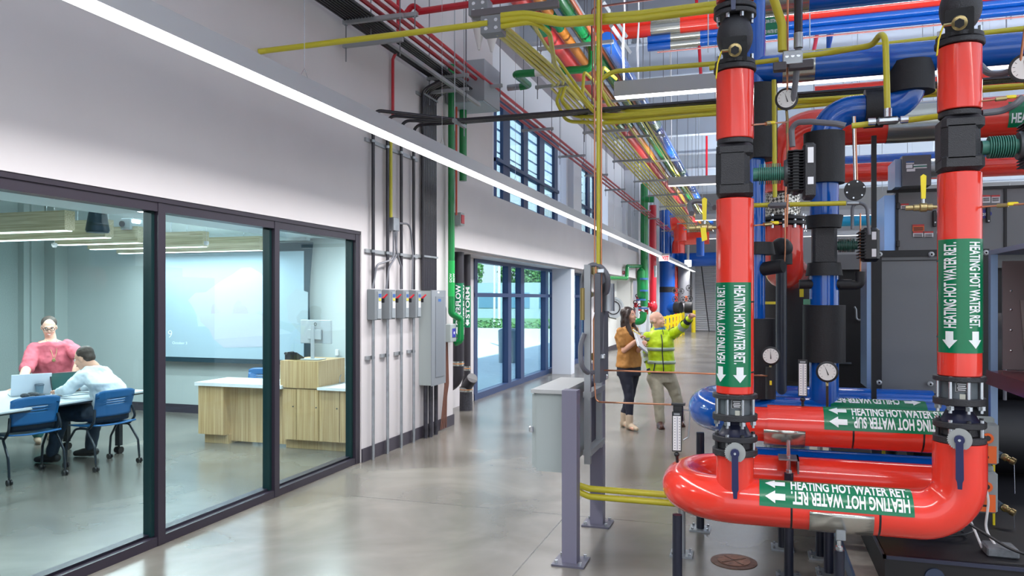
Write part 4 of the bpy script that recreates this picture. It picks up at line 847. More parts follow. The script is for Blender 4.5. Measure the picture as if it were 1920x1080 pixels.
for k in range(10): MB().lathe([(.05,-.002),(.05,.002)],(xb2+.1+.011*k,YB,yz(461)),(1,0,0),20).build('cooling_fin',mat('deep_teal','#2a5a50',.4),t)
t=thing('valve_actuator','black actuator with two white labels right of the blue riser','actuator',(xb2+.28,YB,yz(490)))
MB().box((xb2+.3,YB,yz(461)),(.12,.14,.24),ch=.02).build('motor_housing',BLK,t)
for k in range(9): MB().box((xb2+.245,YB-.005,yz(461)-.09+.022*k),(.05,.15,.009),ch=.003).build('cooling_rib',IRON,t)
for dz in (.06,-.06): MB().box((xb2+.32,YB-.072,yz(461)+dz),(.028,.003,.055)).build('label_plate',PAPER,t)
# big blue cross pipe overhead
t=thing('chilled_water_main','big blue pipe crossing overhead behind the right riser','pipe',(4,YB,3.34)); MB().tube([(xb1,YB,3.44),(9,YB,3.44)],.105,36).build('pipe_run',BLUE,t)
MB().lathe([(.108,0),(.108,.22)],(px2x(1467,5.9),YB,3.44),(1,0,0),32,cap=False).build('steel_sleeve',ALU,t)
t=thing('chilled_water_main','upper blue main with aluminium sleeve and green marker near the left riser','pipe',(4,8,4.57)); MB().tube([(px2x(1380,8),8,4.72),(11,8,4.72)],.155,36).build('pipe_run',BLUE,t)
MB().lathe([(.158,0),(.158,.42)],(px2x(1432,7.9),8,4.72),(1,0,0),32,cap=False).build('steel_sleeve',ALU,t)
c=(0.104,7.840,4.277); 
t=thing('pipe_marker_sign','green pipe marker CHILLED WATER RET high beside the left riser','sign',c); xs0,xs1=px2x(1413,7.84),px2x(1461,7.84); zt=YP(1437,33,7.84)[2]; zb=YP(1437,66,7.84)[2]
MB().bx(xs0,xs1,7.84,7.845,zb,zt).build('sign_plate',LABELG,t)
b=MB(); put_text(b,'CHILLED WATER RET',lambda u,v:(xs0+.055+u,7.837,zb+.015+v),.035,xs1-xs0-.07,bold=.01); b.build('sign_lettering',WHT,t)
b=MB(); put_text(b,'CHILLED WATER RET',lambda u,v:(xs1-.02-u,7.837,zb+.15-v),.035,xs1-xs0-.08,bold=.01); b.build('sign_lettering',WHT,t)
b=MB(); b.add([(xs0+.01,7.837,zb+.033),(xs0+.028,7.837,zb+.015),(xs0+.028,7.837,zb+.05)],[(0,1,2)]); b.bx(xs0+.026,xs0+.046,7.836,7.838,zb+.027,zb+.039); b.build('arrow',WHT,t,smooth=False)
# large red riser with braided connector
YR=7.2; xr=px2x(1468,YR); zz=lambda py:YP(1468,py,YR)[2]
t=thing('hot_water_pump_riser','big red vertical pipe with rounded lower elbow behind the left riser','pipe',(xr,YR,zz(545)))
MB().tube(fil([(xr,YR,zz(425)),(xr,YR,zz(505)),(xr+.1,YR+.9,zz(505))],.18,10),.17,36).build('pipe_run',RED,t)
b=MB(); flange(b,xr,YR,zz(420),.03,.205); b.build('flange',IRON,t); b=MB(); flange(b,xr,YR,zz(411),.03,.205); b.build('flange',IRON,t)
for k in range(12): a=k*math.pi/6; MB().cyl((xr+.185*math.cos(a),YR+.185*math.sin(a),zz(430)),(xr+.185*math.cos(a),YR+.185*math.sin(a),zz(404)),.012,6).build('bolt',CHROME,t)
br=bpy.data.materials.new('braided_steel'); br.use_nodes=True; nt=br.node_tree; bb=nt.nodes['Principled BSDF']; ck=nt.nodes.new('ShaderNodeTexChecker'); tcx=nt.nodes.new('ShaderNodeTexCoord'); mpx=nt.nodes.new('ShaderNodeMapping'); mpx.inputs['Rotation'].default_value=(.6,.78,.4); nt.links.new(tcx.outputs['Object'],mpx.inputs[0]); nt.links.new(mpx.outputs[0],ck.inputs[0]); ck.inputs[1].default_value=lin('#d8d4cc'); ck.inputs[2].default_value=lin('#55534f'); ck.inputs['Scale'].default_value=42; nt.links.new(ck.outputs[0],bb.inputs['Base Color']); bb.inputs['Metallic'].default_value=.7; bb.inputs['Roughness'].default_value=.35
t=thing('braided_connector','braided steel flexible connector above the big red pipe','pipe fitting',(xr,YR,zz(405))); MB().lathe([(.15,zz(405)),(.155,zz(390)),(.145,zz(365))],(xr,YR,0),(0,0,1),32).build('braid',br,t)
t=thing('hot_water_main','big red elbow and cross pipe behind the blue riser','pipe',(xr,YR,zz(360))); MB().tube(fil([(xr,YR,zz(362)),(xr,YR,3.25),(9,YR,3.25)],.4,10),.165,36).build('pipe_run',RED,t)
ZA=px2x(1660,YR); MB().lathe([(.168,0),(.168,.45)],(ZA,YR,3.25),(1,0,0),32,cap=False).build('steel_sleeve',ALU,t)
hlabel(t,px2x(1891,YR-.15),px2x(1891,YR-.15)+.9,YR,3.25,.165,'HEATING HOT WATER RET.',[(-30,False)],dirn=1,ph0=-45,ph1=30,h=26)
# lower pump parts behind
t=thing('air_separator','black insulated vertical tank behind the centre pipes','tank',(.5,8.6,1.0)); MB().lathe([(.001,.9),(.3,1.0),(.36,1.15),(.36,1.95),(.3,2.08),(.001,2.12)],(px2x(1490,8.6),8.6,-.1),(0,0,1),32).build('tank_shell',FOAM,t)
for xx in (-.25,.25): MB().cyl((px2x(1490,8.6)+xx,8.6,0),(px2x(1490,8.6)+xx,8.6,1.0),.03,10).build('leg',STRUT,t)
p=Vector((0.204,6.600,2.090)); t=thing('foam_wrapped_pipe','black foam wrapped vertical pipe with round knob top, in front of the big red elbow','pipe',(p.x,p.y,0)); MB().cyl((p.x,p.y,.9),(p.x,p.y,p.z),.043,18).build('pipe_run',mat('slate_pipe','#343742',.35),t); MB().cyl((p.x,p.y,p.z-.06),(p.x,p.y,p.z+.03),.085,22).build('foam_collar',FOAM,t); MB().ell(p+Vector((0,-.02,.07)),.088,22,14).build('foam_cap',FOAM,t)
tag(MB().tube(fil([(0.168,6.500,2.034),(0.225,6.500,2.033),(0.229,6.500,2.119),(0.229,6.500,2.522),(0.249,6.500,3.079)],.02),.006,8).build('copper_line',COPPER),'copper line running down to the round foam knob','tubing')

for (px,py,w_,h_,m,l,y) in ((1441,568,.10,.02,YPL,'narrow yellow tag sticking out beside the blue riser','6.0'),(1503,546,.03,.09,YPL,'small yellow vertical tag left of the blue riser','6.3'),(1513,566,.05,.04,LABELG,'small green label corner at the blue riser','5.9')):
    q=Vector(YP(px,py,float(y))); tag(MB().box(q,(w_,.006,h_)).build('pipe_tag',m),l,'tag')

# ================= PLANT EQUIPMENT ON THE RIGHT =================
DKG=mat('equipment_grey','#6e7074',.45,metal=.1); BLKP=mat('black_panel','#121217',.55); SIDE=mat('galvanised_side','#7f97b8',.3,metal=.5)
t=thing('equipment_pad','pale concrete equipment pad left of the black machine base','concrete pad',(1.5,6.5,0)); MB().bx(.57,13,3.0,13,0,.1).build('pad_slab',mat('pad_concrete','#a39c92',.8,noise=(14,.12)),t)
MB().bx(.555,.57,3.0,13,0,.1).build('pad_edge_angle',SIDE,t)
t=thing('machine_base','long black machine base with flat deck, lower right of the picture','machine base',(2.3,5.5,.1)); MB().bx(.70,6,4.75,8.2,.1,.30).build('base_frame',BLKP,t); MB().bx(.69,6,4.735,4.76,.28,.30).bx(.69,.705,4.735,8.2,.28,.3).build('deck_edge',mat('deck_edge_navy','#2b3147',.4),t)
MB().lathe([(.001,.012),(.05,.012),(.052,0)],(.95,4.75,.2),(0,-1,0),20).build('round_eye',mat('eye_blue_grey','#46536c',.3,metal=.5),t)
# black insulated vessels
for (z,y,r,l) in ((1.25,7.4,.38,'upper'),(.62,7.2,.30,'lower')):
    tag(MB().tube([(1.25,y,z),(1.3,y,z),(6,y,z)],[r*.8,r,r],32).build('insulated_vessel',BLKP),'big black insulated horizontal vessel behind the right riser, the %s one'%l,'vessel','insulated vessels')
t=thing('chiller_cabinet','wide black machine cabinet behind the blue riser','machine cabinet',(.9,9.8,.1)); MB().bx(.12,4.5,9.5,10.2,.1,2.08).build('cabinet_shell',BLKP,t); MB().bx(.12,1.05,9.47,9.5,1.0,1.02).bx(.1,.14,9.46,9.5,.1,2.08).build('cabinet_rail',mat('rail_grey','#4d535c',.4),t)
MB().bx(.75,4.6,9.35,10.2,2.08,2.25).build('grey_plinth',DKG,t)
tag(MB().tube(fil([(1.071,9.400,1.659),(1.088,9.400,1.629),(1.093,9.400,1.508),(1.198,9.400,1.509)],.03),.012,8).build('bent_pipe',GALV),'small bent galvanised pipe in front of the black cabinet','pipe')
# framed grey panel
t=thing('control_cabinet','grey metal cabinet door in a black frame with round knobs, centre right','cabinet',(1.35,7.1,.3))
a=px2x(1640,7);b_=px2x(1853,7); z0,z1=.93,2.15
MB().bx(a+.05,b_-.04,7.0,7.25,z0+.04,z1-.05).build('door_panel',DKG,t)
for (x0,x1_,za,zb) in ((a,a+.05,.3,z1),(b_-.05,b_,.3,z1),(a+.05,b_-.05,z1-.05,z1),(a+.05,b_-.05,z0-.0,z0+.045)): MB().bx(x0,x1_,6.97,7.26,za,zb).build('frame_bar',BLKP,t)
for px,py in ((1649,477),(1746,477),(1848,474),(1648,717),(1744,720)):
    q=Vector(YP(px,py,6.97)); k=MB().lathe([(.022,0),(.022,.012),(.012,.02),(.001,.02)],q,(0,-1,0),18).build('round_knob',mat('knob_grey','#b5b7ba',.3,metal=.4),t); MB().lathe([(.008,.021),(.001,.021)],q,(0,-1,0),10).build('knob_dot',BLK,k)
MB().bx(a-.06,a,7.0,7.4,1.0,2.13).build('side_sheet',SIDE,t); MB().bx(a-.07,a,6.98,7.4,2.13,2.16).build('side_cap',DKG,t)
MB().bx(a+.05,b_-.05,6.985,7.0,z1-.085,z1-.08).build('door_seam',BLKP,t)
tag(MB().bx(1.0,1.08,7.3,7.4,.3,.9).build('pipe_stub',YPL),'yellow painted bracket under the framed grey cabinet','bracket')
tag(MB().tube([(1.15,7.5,.1),(1.15,7.5,.9)],.06,18).build('foam_pipe',FOAM),'short black foam pipe under the framed grey cabinet','pipe'); tag(MB().tube([(1.25,7.6,.62+.25),(2.6,7.6,.87)],.05,18).build('steel_pipe',ALU),'pale steel pipe below the framed grey cabinet','pipe')
# rooftop style grey unit with doors
t=thing('air_handling_unit','long grey unit with black door handles and warning labels, upper right','air handling unit',(3,9.4,2.25))
XL=px2x(1682,9); MB().bx(XL,6,9,9.8,2.25,2.9).build('unit_shell',DKG,t); MB().bx(XL-.12,XL,9.02,9.8,2.25,2.86).build('side_sheet',mat('side_light_blue','#7fa3d6',.3,metal=.4),t)
MB().bx(XL-.1,6,8.98,9.0,2.88,2.91).build('top_trim',BLKP,t)
for px in (1681,1884): x=px2x(px,8.99); MB().bx(x-.008,x+.018,8.985,9.0,2.25,2.88).build('door_gap',BLKP,t)
for px in (1752,1826,1852): x=px2x(px,8.98); h=MB().box((x,8.97,2.59 if px==1752 else 2.62),(.035,.04,.17),ch=.006).build('door_handle',BLK,t); MB().lathe([(.008,0),(.001,.002)],(x+.002,8.948,2.55),(0,-1,0),10).build('lock_dot',PAPER,h)
for py in (386,457): x=px2x(1684,8.98); q=YP(1684,py,8.98); MB().box((x,8.98,q[2]),(.03,.03,.07),ch=.005).build('hinge',BLK,t)
RL=mat('warning_red','#c43a3a',.5)
def plate(px0,py0,px1,py1,m,nm,y=8.99,par=None):
    p=YP(px0,py0,y);q=YP(px1,py1,y); return MB().bx(p[0],q[0],y,y+.004,p[2],q[2]).build(nm,m,par or t,smooth=False)
for i,(r,m) in enumerate([((1689,382,1704,391),PAPER),((1711,421,1733,433),ORANGE),((1712,434,1731,444),PAPER),((1733,434,1750,444),PAPER),((1842,366,1857,380),PAPER),((1859,366,1875,380),PAPER)]):
    o=plate(*r,m,'warning_label'); plate(r[0],r[1],r[2],r[1]+2.5,RL,'label_header',8.985,o)
    for k in range(3): plate(r[0]+2,r[1]+5+k*2.4,r[2]-2,r[1]+5.8+k*2.4,INK,'label_text',8.984,o)
b=MB(); c=YP(1839,401,8.985); vs=[(c[0]+.1*math.cos(a),8.985,c[2]+.05*math.sin(a)) for a in [k*math.pi/16 for k in range(32)]]; b.add(vs,[tuple(range(32))]); o=b.build('oval_badge',mat('badge_blue','#1c2a8c',.4),t,smooth=False)
b=MB(); put_text(b,'er',lambda u,v:(c[0]+.0+u,8.98,c[2]-.02+v),.045,.06); b.build('badge_lettering',WHT,o)
# blower on top
t=thing('fan_housing','dark grey fan housing with data labels on top of the grey unit','fan housing',(1.62,8.9,2.91)); x0,x1_=px2x(1692,8.7),px2x(1746,8.7)
MB().bx(x0,x1_,8.7,9.2,2.91,YP(1700,292,8.7)[2]).build('housing_box',mat('fan_grey','#56575d',.45),t); MB().bx(x0-.06,x0,8.75,9.2,2.91,YP(1700,296,8.7)[2]).build('side_sheet',SIDE,t)
for r,m in (((1699,303,1714,305),BLU),((1699,305,1714,307),PAPER),((1699,309,1711,315),PAPER),((1713,309,1738,315),PAPER),((1700,317,1716,321),PAPER)): plate(*r,m,'data_label',8.695)
plate(1713,311,1738,312.5,TEAL,'label_stripe',8.69); 
MB().cyl((x1_,8.95,3.12),(x1_+.2,8.95,3.12),.1,20).build('duct_collar',GALV,t)
# open cabinet at the right edge
t=thing('open_cabinet','open galvanised cabinet cut by the picture edge, above a dark red beam','cabinet',(1.6,5.2,1.3))
MB().bx(1.43,1.47,5.55,5.6,.75,2.03).build('corner_post',SIDE,t); MB().bx(1.43,1.9,4.4,5.6,2.03,2.06).build('top_rail',SIDE,t)
MB().bx(1.74,1.76,4.4,5.58,1.30,1.99).bx(1.5,1.76,5.56,5.58,1.30,1.99).build('back_panel',mat('taupe_panel','#85787a',.5),t)
MB().prism([(0,0),(.035,0),(.0,.42),(-.03,.42)],(1.62,5.54,1.32),(1,0,0),(0,0,1),(0,.012,0)).build('brace',mat('brace_taupe','#9a8f8c',.45),t)
for z in (1.42,1.55,1.68,1.8): MB().lathe([(.008,0),(.001,.004)],(1.545,5.557,z),(0,-1,0),8).build('screw',CHROME,t)
tag(MB().bx(1.42,2.2,4.3,5.62,1.20,1.29).build('support_beam',mat('dark_red_beam','#6e0f22',.25)),'dark red painted beam under the open galvanised cabinet','beam')
# orange/grey actuators behind the right riser
for i,(py,z) in enumerate(((828,0),(900,0))):
    c=Vector((1.285,5.100,0.905)) if i==0 else Vector((1.280,5.100,0.623))
    t=thing('damper_actuator','grey and orange damper actuator %s behind the right red bend'%('above' if i==0 else 'below, its twin half hidden'),'actuator',c.to_tuple(),'orange damper actuators')
    MB().box(c,(.12,.1,.24),ch=.012).build('motor_housing',mat('actuator_light_grey','#8f979a',.4),t)
    MB().box(c+Vector((.0,-.052,-.06)),(.09,.006,.10)).build('orange_label',ORANGE,t); MB().lathe([(.016,0),(.03,0),(.03,.008),(.016,.008)],c+Vector((0,-.052,.035)),(0,-1,0),20,cap=False).build('orange_ring',ORANGE,t)
    MB().lathe([(.016,0),(.014,.012),(.001,.012)],c+Vector((0,-.05,.035)),(0,-1,0),14).build('dial_knob',BLK,t); MB().box(c+Vector((-.01,-.056,-.075)),(.03,.004,.012)).build('arrow_mark',INK,t)
    MB().box(c+Vector((0,.02,.13)),(.1,.05,.04),ch=.01).build('clamp_bracket',LGREY,t)
# brass hose valves on the vessels
for i,(px,py) in enumerate(((1890,858),(1890,955))):
    c=Vector((1.525,5.600,0.733)) if i==0 else Vector((1.525,5.600,0.409))
    t=thing('hose_valve','brass hose valve with yellow handle and chain, %s one at the right edge'%('upper','lower')[i],'valve',c.to_tuple(),'brass hose valves')
    MB().cyl(c+Vector((-.06,.5,.03)),c+Vector((-.02,0,.01)),.02,14).build('nipple',mat('nipple_blue_grey','#5f6f80',.35,metal=.5),t); MB().lathe([(.017,0),(.024,.01),(.024,.03),(.018,.035),(.018,.05),(.024,.055),(.022,.08)],c+Vector((-.02,0,.01)),(.75,-.5,-.35),14).build('brass_body',BRASS,t)
    MB().bx(c.x-.075,c.x-.062,c.y-.02,c.y-.01,c.z-.11,c.z-.01).build('handle',YPL,t); MB().cyl(c+Vector((.04,-.03,-.01)),c+Vector((.045,-.03,-.22)),.0018,5).build('chain',CHROME,t)
tag(MB().cyl((1.685,6.200,1.259),(1.685,6.200,1.032),.012,10).build('sensor_tube',FLEX),'thin dark sensor tube with brass tip in front of the black vessel','sensor')
# conduit box, cables on the deck
c=Vector((1.32,4.95,.30)); t=thing('junction_box','weathered steel junction box lying on the black deck','junction box',c.to_tuple()); MB().box(c+Vector((0,0,.028)),(.16,.14,.055),ch=.008).build('box_body',mat('weathered_steel','#777b80',.5,metal=.4,noise=(30,.2)),t)
tag(MB().tube(fil([(1.22,5.08,.86),(1.28,5.0,.6),(1.26,5.0,.42),(1.3,4.96,.35)],.2),.007,8).build('cable',WHITEP),'white cable dropping from the actuators to the deck junction box','cable')
tag(MB().tube(fil([(1.14,5.1,.6),(1.18,5.05,.5),(1.24,4.98,.32)],.2),.007,8).build('cable',WHITEP),'short white cable beside the longer one, ending at the deck junction box','cable')
random.seed(5)
for k in range(5):
    cx,cy=random.uniform(1.0,1.12),random.uniform(5.1,5.3); r=random.uniform(.09,.14); pts=[(cx+r*math.cos(a)*1.1,cy+r*math.sin(a)*.9,.312+.012*k+.05*abs(math.sin(a*.5+k))) for a in [i*math.pi/10 for i in range(21)]]
    tag(MB().tube(pts,.007,8).build('cable_coil',BLK),'black cable coil on the black deck behind the red bend, %s loop'%['lowest','second','middle','fourth','topmost'][k],'cable','black cable coils on the deck')
tag(MB().tube(fil([(1.0,5.0,.75),(1.1,4.95,.5),(1.35,4.85,.36),(1.6,4.8,.31),(2,4.78,.31)],.3),.008,8).build('cable',BLK),'long black cable crossing in front of the junction box','cable')
# small ball valves on the risers
def ballvalve(c,dx,label,tagdown=True,handle=True):
    c=Vector(c); t=thing('ball_valve',label,'valve',c.to_tuple(),'small brass ball valves'); s=dx
    MB().lathe([(.010,0),(.010,.02),(.018,.022),(.018,.045),(.024,.05),(.024,.08),(.018,.085),(.018,.11),(.014,.115),(.014,.15),(.001,.15)],c,(s,0,0),16).build('brass_body',BRASS,t)
    MB().cyl(c+Vector((s*.065,0,.02)),c+Vector((s*.065,0,.045)),.008,8).build('stem',CHROME,t)
    if handle: MB().prism([(-.010,0),(.010,0),(.014,.12),(0,.13),(-.014,.12)],c+Vector((s*.065,-.01,.045)),(1,0,.0),(0,0,1),(0,.012,0)).build('handle',YPL,t)
    if tagdown: MB().prism([(-.016,0),(.014,.0),(.022,-.07),(-.008,-.08)],c+Vector((s*.07,-.03,.0)),(1,0,0),(0,0,1),(0,.003,0)).build('hang_tag',YPL,t)
    return t
ballvalve((-0.212,4.500,2.156),-1,'brass ball valve with tall yellow handle on the left side of the left riser')
ballvalve((0.912,4.500,2.233),-1,'brass ball valve with raised yellow handle on the left side of the right riser',False)
for (p,q,l,) in (((-0.006,4.500,2.162),(0.142,4.600,2.182),'left riser below the black valve body'),((-0.011,4.500,2.730),(0.185,4.900,2.820),'left riser between the fittings'),((1.119,4.500,2.226),(1.291,4.400,2.224),'right riser toward the picture edge'),((1.112,4.500,2.774),(1.308,4.500,2.785),'right riser at its top')):
    p,q=Vector(p),Vector(q); t=thing('gauge_tap','copper gauge line with yellow tag, from the '+l,'tubing',p.to_tuple(),'copper gauge taps'); MB().cyl(p,q,.005,8).build('copper_tube',COPPER,t); m=p.lerp(q,.35); MB().cyl(m,m+(q-p).normalized()*.05,.011,10).build('brass_fitting',BRASS,t); MB().box(m+(q-p).normalized()*.07+Vector((0,0,.004)),(.05,.012,.018),ch=.004).build('yellow_tag',YPL,t)
# hanging lines and round black meter
tag(MB().tube([(0.199,5.200,3.670),(0.200,5.300,3.043)],.0065,8).build('copper_line',COPPER),'copper line dropping to the high dial gauge beside the left riser','tubing')
tag(MB().tube([(0.196,5.200,2.813),(0.199,5.100,2.523),(0.189,5.100,2.204)],.0065,8).build('copper_line',COPPER),'copper line below the high dial gauge','tubing')
tag(MB().tube([(1.329,4.500,3.273),(1.320,4.600,2.977)],.0065,8).build('copper_line',COPPER),'copper line at the right edge above the cut gauge','tubing')
t=thing('round_transmitter','round black meter housing hanging left of the black post, with conduit','meter',(0.641,5.600,2.481)); c=Vector((0.641,5.600,2.481)); MB().lathe([(.001,-.06),(.055,-.06),(.06,-.03),(.068,-.02),(.068,.02),(.001,.024)],c,vd(c),26).build('meter_housing',BLK,t)
for k in range(6): a=k*math.pi/3+.3; q=c+Vector((math.cos(a)*.055,-.03,math.sin(a)*.055)); MB().cyl(q+Vector((0,.01,0)),q-Vector((0,.006,0)),.006,6).build('screw',CHROME,t)
MB().cyl(c+Vector((-.0,0,.07)),c+Vector((-.01,0,.5)),.009,8).build('steel_tube',CHROME,t); MB().cyl(c+Vector((.014,0,.07)),c+Vector((.0,0,.5)),.006,8).build('copper_tube',COPPER,t)
tag(MB().tube(fil([(0.636,5.700,2.227),(0.636,5.700,2.410),(0.727,5.700,2.400),(0.743,5.700,2.188)],.08),.011,8).build('flexible_conduit',FLEX),'grey flexible conduit looping right of the round black meter','conduit')
tag(MB().bx(px2x(1634,6.4),px2x(1643,6.4),6.38,6.42,.1,YP(1638,255,6.4)[2]).build('vertical_post',BLKP),'tall thin black post left of the grey unit','post')
# yellow conduits of the foreground
def ycond(pts,label,r=.017,rad=.1,g='yellow conduits near the risers'): return tag(MB().tube(fil(pts,rad),r,12).build('yellow_conduit',YEL),label,'conduit',g)
ycond([(-0.014,5.500,2.393),(0.575,5.500,2.385)],'short yellow conduit crossing in front of the braided connector',.016)
t=thing('conduit_fitting','grey conduit body in the middle of the short yellow conduit','conduit fitting',(0.153,5.500,2.387)); c=Vector((0.151,5.450,2.381)); MB().box(c,(.14,.045,.04),ch=.015).build('fitting_body',FLEX,t); tag(MB().tube(fil([(0.581,5.500,2.385),(0.653,5.500,2.382)],.0),.014,10).build('connector',GALV),'silver connector at the right end of the short yellow conduit','conduit fitting')
ycond([(0.128,5.500,2.442),(0.122,5.500,3.245)],'yellow vertical conduit left of the high dial gauge',.015)
ycond([(0.544,4.900,2.772),(0.668,4.900,2.779)],'yellow conduit left of the silver conduit body under the blue bend'); ycond([(0.809,4.900,2.782),(1.002,4.900,2.796)],'yellow conduit right of the silver conduit body under the blue bend')
t=thing('conduit_fitting','silver conduit body under the vertical yellow conduit','conduit fitting',(0.735,4.880,2.786)); c=Vector((0.732,4.860,2.781)); MB().box(c,(.13,.04,.045),ch=.018).build('fitting_body',GALV,t); MB().box(c+Vector((0,-.022,0)),(.1,.006,.022),ch=.003).build('cover',CHROME,t)
for dx in (-.085,.085): MB().cyl(c+Vector((dx-.02,0,0)),c+Vector((dx+.02,0,0)),.021,10).build('connector',CHROME,t)
MB().cyl(c+Vector((0,0,.02)),c+Vector((0,0,.07)),.021,10).build('connector',CHROME,t)
ycond([(0.736,4.900,2.834),(0.724,4.900,3.333),(0.680,5.100,3.298),(0.471,5.300,3.338),(0.278,5.300,3.329)],'yellow conduit rising over the blue bend and turning back down to the left',.018,.12)
ycond([(0.147,5.300,3.321),(-0.295,5.300,3.306)],'yellow conduit between the left riser and the grey junction cluster',.016)
ycond([(0.167,5.200,3.344),(0.164,5.200,3.520),(0.095,5.200,3.751)],'thick yellow conduit rising from the grey junction cluster',.028,.15)
t=thing('junction_cluster','grey junction box with two dark transmitter modules beside the left riser','junction box',(0.222,5.200,3.222)); c=Vector((0.228,5.200,3.290)); MB().box(c,(.12,.07,.09),ch=.005).build('box_body',GALV,t)
for dx in (-.035,0,.035): MB().lathe([(.012,0),(.001,.002)],c+Vector((dx,-.036,.01)),(0,-1,0),12).build('knockout',CHROME,t)
MB().box(Vector((0.149,5.150,3.228)),(.08,.06,.055),ch=.005).build('transmitter',mat('transmitter_grey','#4a464c',.5),t); MB().box(Vector((0.279,5.200,3.244)),(.15,.06,.055),ch=.005).build('transmitter',mat('transmitter_grey','#4a464c',.5),t)
tag(MB().tube([(0.263,5.200,3.731),(0.263,5.200,3.457)],.026,12).build('black_conduit',BLKC),'black conduit above the silver connector beside the left riser','conduit'); tag(MB().cyl((0.263,5.200,3.451),(0.263,5.200,3.355),.028,12).build('connector',GALV),'silver connector on the black conduit by the left riser','conduit fitting')
tag(MB().tube(fil([(0.263,5.200,3.355),(0.250,5.250,3.165),(0.236,5.300,3.040)],.1),.02,10).build('flexible_conduit',FLEX),'dark flexible conduit running down behind the high dial gauge','conduit')
tag(MB().tube(fil([(0.219,5.000,2.688),(0.210,5.000,2.837),(0.321,4.950,2.824),(0.465,4.900,2.790),(0.509,4.900,2.775)],.06),.018,10).build('flexible_conduit',FLEX),'grey flexible conduit from the left actuator up to the yellow conduit','conduit')
tag(MB().tube(fil([(1.134,4.550,2.723),(1.227,4.550,2.727),(1.273,4.500,2.747),(1.303,4.500,2.780)],.2),.018,10).build('flexible_conduit',FLEX),'grey flexible conduit arcing right from the right riser','conduit')
tag(MB().tube(fil([(1.211,4.900,3.069),(1.230,4.800,2.986),(1.280,4.700,2.959),(1.315,4.650,2.970)],.2),.018,10).build('flexible_conduit',FLEX),'grey flexible conduit sagging toward the gauge at the right edge','conduit')
tag(MB().tube(fil([(-0.357,4.600,2.253),(-0.380,4.700,2.320),(-0.346,4.700,2.341),(-0.277,4.700,2.332),(-0.255,4.700,2.293),(-0.226,4.600,2.283)],.05),.016,10).build('flexible_conduit',FLEX),'grey flexible loop left of the left riser above the yellow handle','conduit')

E0=0
# ================= INSTRUMENT STAND LEFT OF THE RED HEADER =================
def stand_post(x,y,z,label):
    t=thing('stand_post',label,'post',(x,y,0),'purple grey stand posts')
    MB().box((x,y,z/2+.006),(.1,.1,z-.012)).build('post_tube',PURP,t); MB().box((x,y,.006),(.215,.215,.012)).build('base_plate',mat('plate_purple_grey','#5e5d6c',.35,metal=.3),t)
    for a in (-.08,.08):
        for b_ in (-.08,.08): MB().cyl((x+a,y+b_,.012),(x+a,y+b_,.034),.012,6).build('anchor_bolt',CHROME,t)
stand_post(-1.165,4.93,1.145,'nearer square purple-grey post with bolted base plate beside the grey enclosure')
stand_post(-1.165,5.83,1.25,'rear square purple-grey post with bolted base plate beside the grey enclosure')
t=thing('electrical_enclosure','grey electrical enclosure with sloping top mounted on the purple-grey posts','electrical enclosure',(-1.35,5.3,.58))
MB().bx(-1.42,-1.23,4.98,5.78,.58,1.11).build('enclosure_body',LGREY,t); MB().bx(-1.45,-1.215,4.96,5.8,1.11,1.135).build('top_cap',mat('enclosure_top','#a7a9aa',.4),t); MB().bx(-1.45,-1.42,4.99,5.77,.6,1.1).build('door',LGREY,t)
MB().box((-1.455,4.985,.86),(.03,.02,.04),ch=.004).build('latch',CHROME,t)
for i,(x,y,z0,z1) in enumerate(((-1.13,5.30,.58,1.99),(-1.13,5.72,.62,1.80))):
    tag(MB().bx(x-.022,x+.022,y-.022,y+.022,z0,z1).build('strut_channel',STRUT),'tall galvanised strut standing on the enclosure stand, %s one'%('nearer','rear')[i],'strut','upright struts of the stand')
for z,n_ in ((1.05,'upper'),(.64,'lower')): tag(MB().bx(-1.16,-1.10,5.28,5.80,z,z+.04).build('cross_strut',STRUT),n_+' horizontal strut tying the two uprights of the stand','strut','cross struts of the stand')
tag(MB().bx(-1.09,-1.05,5.34,5.66,1.15,1.93).build('mounting_plate',mat('plate_grey','#6d7078',.45,metal=.3)),'narrow grey mounting plate between the uprights of the stand','plate')
for k,(py,yy) in enumerate(((508,5.4),(552,5.45),(668,5.4),(706,5.6))):
    c=Vector((-1.081,5.400,1.949)) if k==0 else Vector((-1.123,5.450,1.781)) if k==1 else Vector((-1.081,5.400,1.336)) if k==2 else Vector((-1.097,5.600,1.170))
    t=thing('stand_clamp','galvanised clamp with brass disc on the instrument stand, %s from the top'%('first','second','third','fourth')[k],'clamp',c.to_tuple(),'clamps on the instrument stand'); MB().box(c,(.11,.05,.035),ch=.006).build('clamp_bar',CHROME,t); MB().lathe([(.028,0),(.028,.01),(.001,.012)],c+Vector((-.02,-.03,0)),(0,-1,0),14).build('brass_disc',BRASS,t)
def pt(px,py,y): return YP(px,py,y)
tag(MB().tube(spl([pt(1130,556,5.5),pt(1138,545,5.45),pt(1139,520,5.4),pt(1128,502,5.4),pt(1112,497,5.4),pt(1099,506,5.4),pt(1094,525,5.5),pt(1093,560,5.5)]),.02,10).build('hose',FLEX),'thick grey hose arching over the top of the instrument stand','hose')
tag(MB().tube(spl([pt(1096,625,5.2),pt(1089,650,5.2),pt(1091,685,5.2),pt(1105,699,5.3),pt(1120,690,5.4),pt(1128,650,5.45),pt(1128,560,5.5)]),.018,10).build('hose',FLEX),'grey hose looping low around the instrument stand','hose')
tag(MB().cyl((-1.02,5.5,1.66),(-1.02,5.5,1.86),.045,14).build('sensor_housing',GALV),'cast metal sensor housing on the instrument stand','sensor')
tag(MB().tube([pt(1092,540,5.1),pt(1092,600,5.1)],.016,10).build('brass_pipe',mat('aged_brass','#93814f',.4,metal=.6)),'aged brass pipe on the outer side of the instrument stand','pipe')
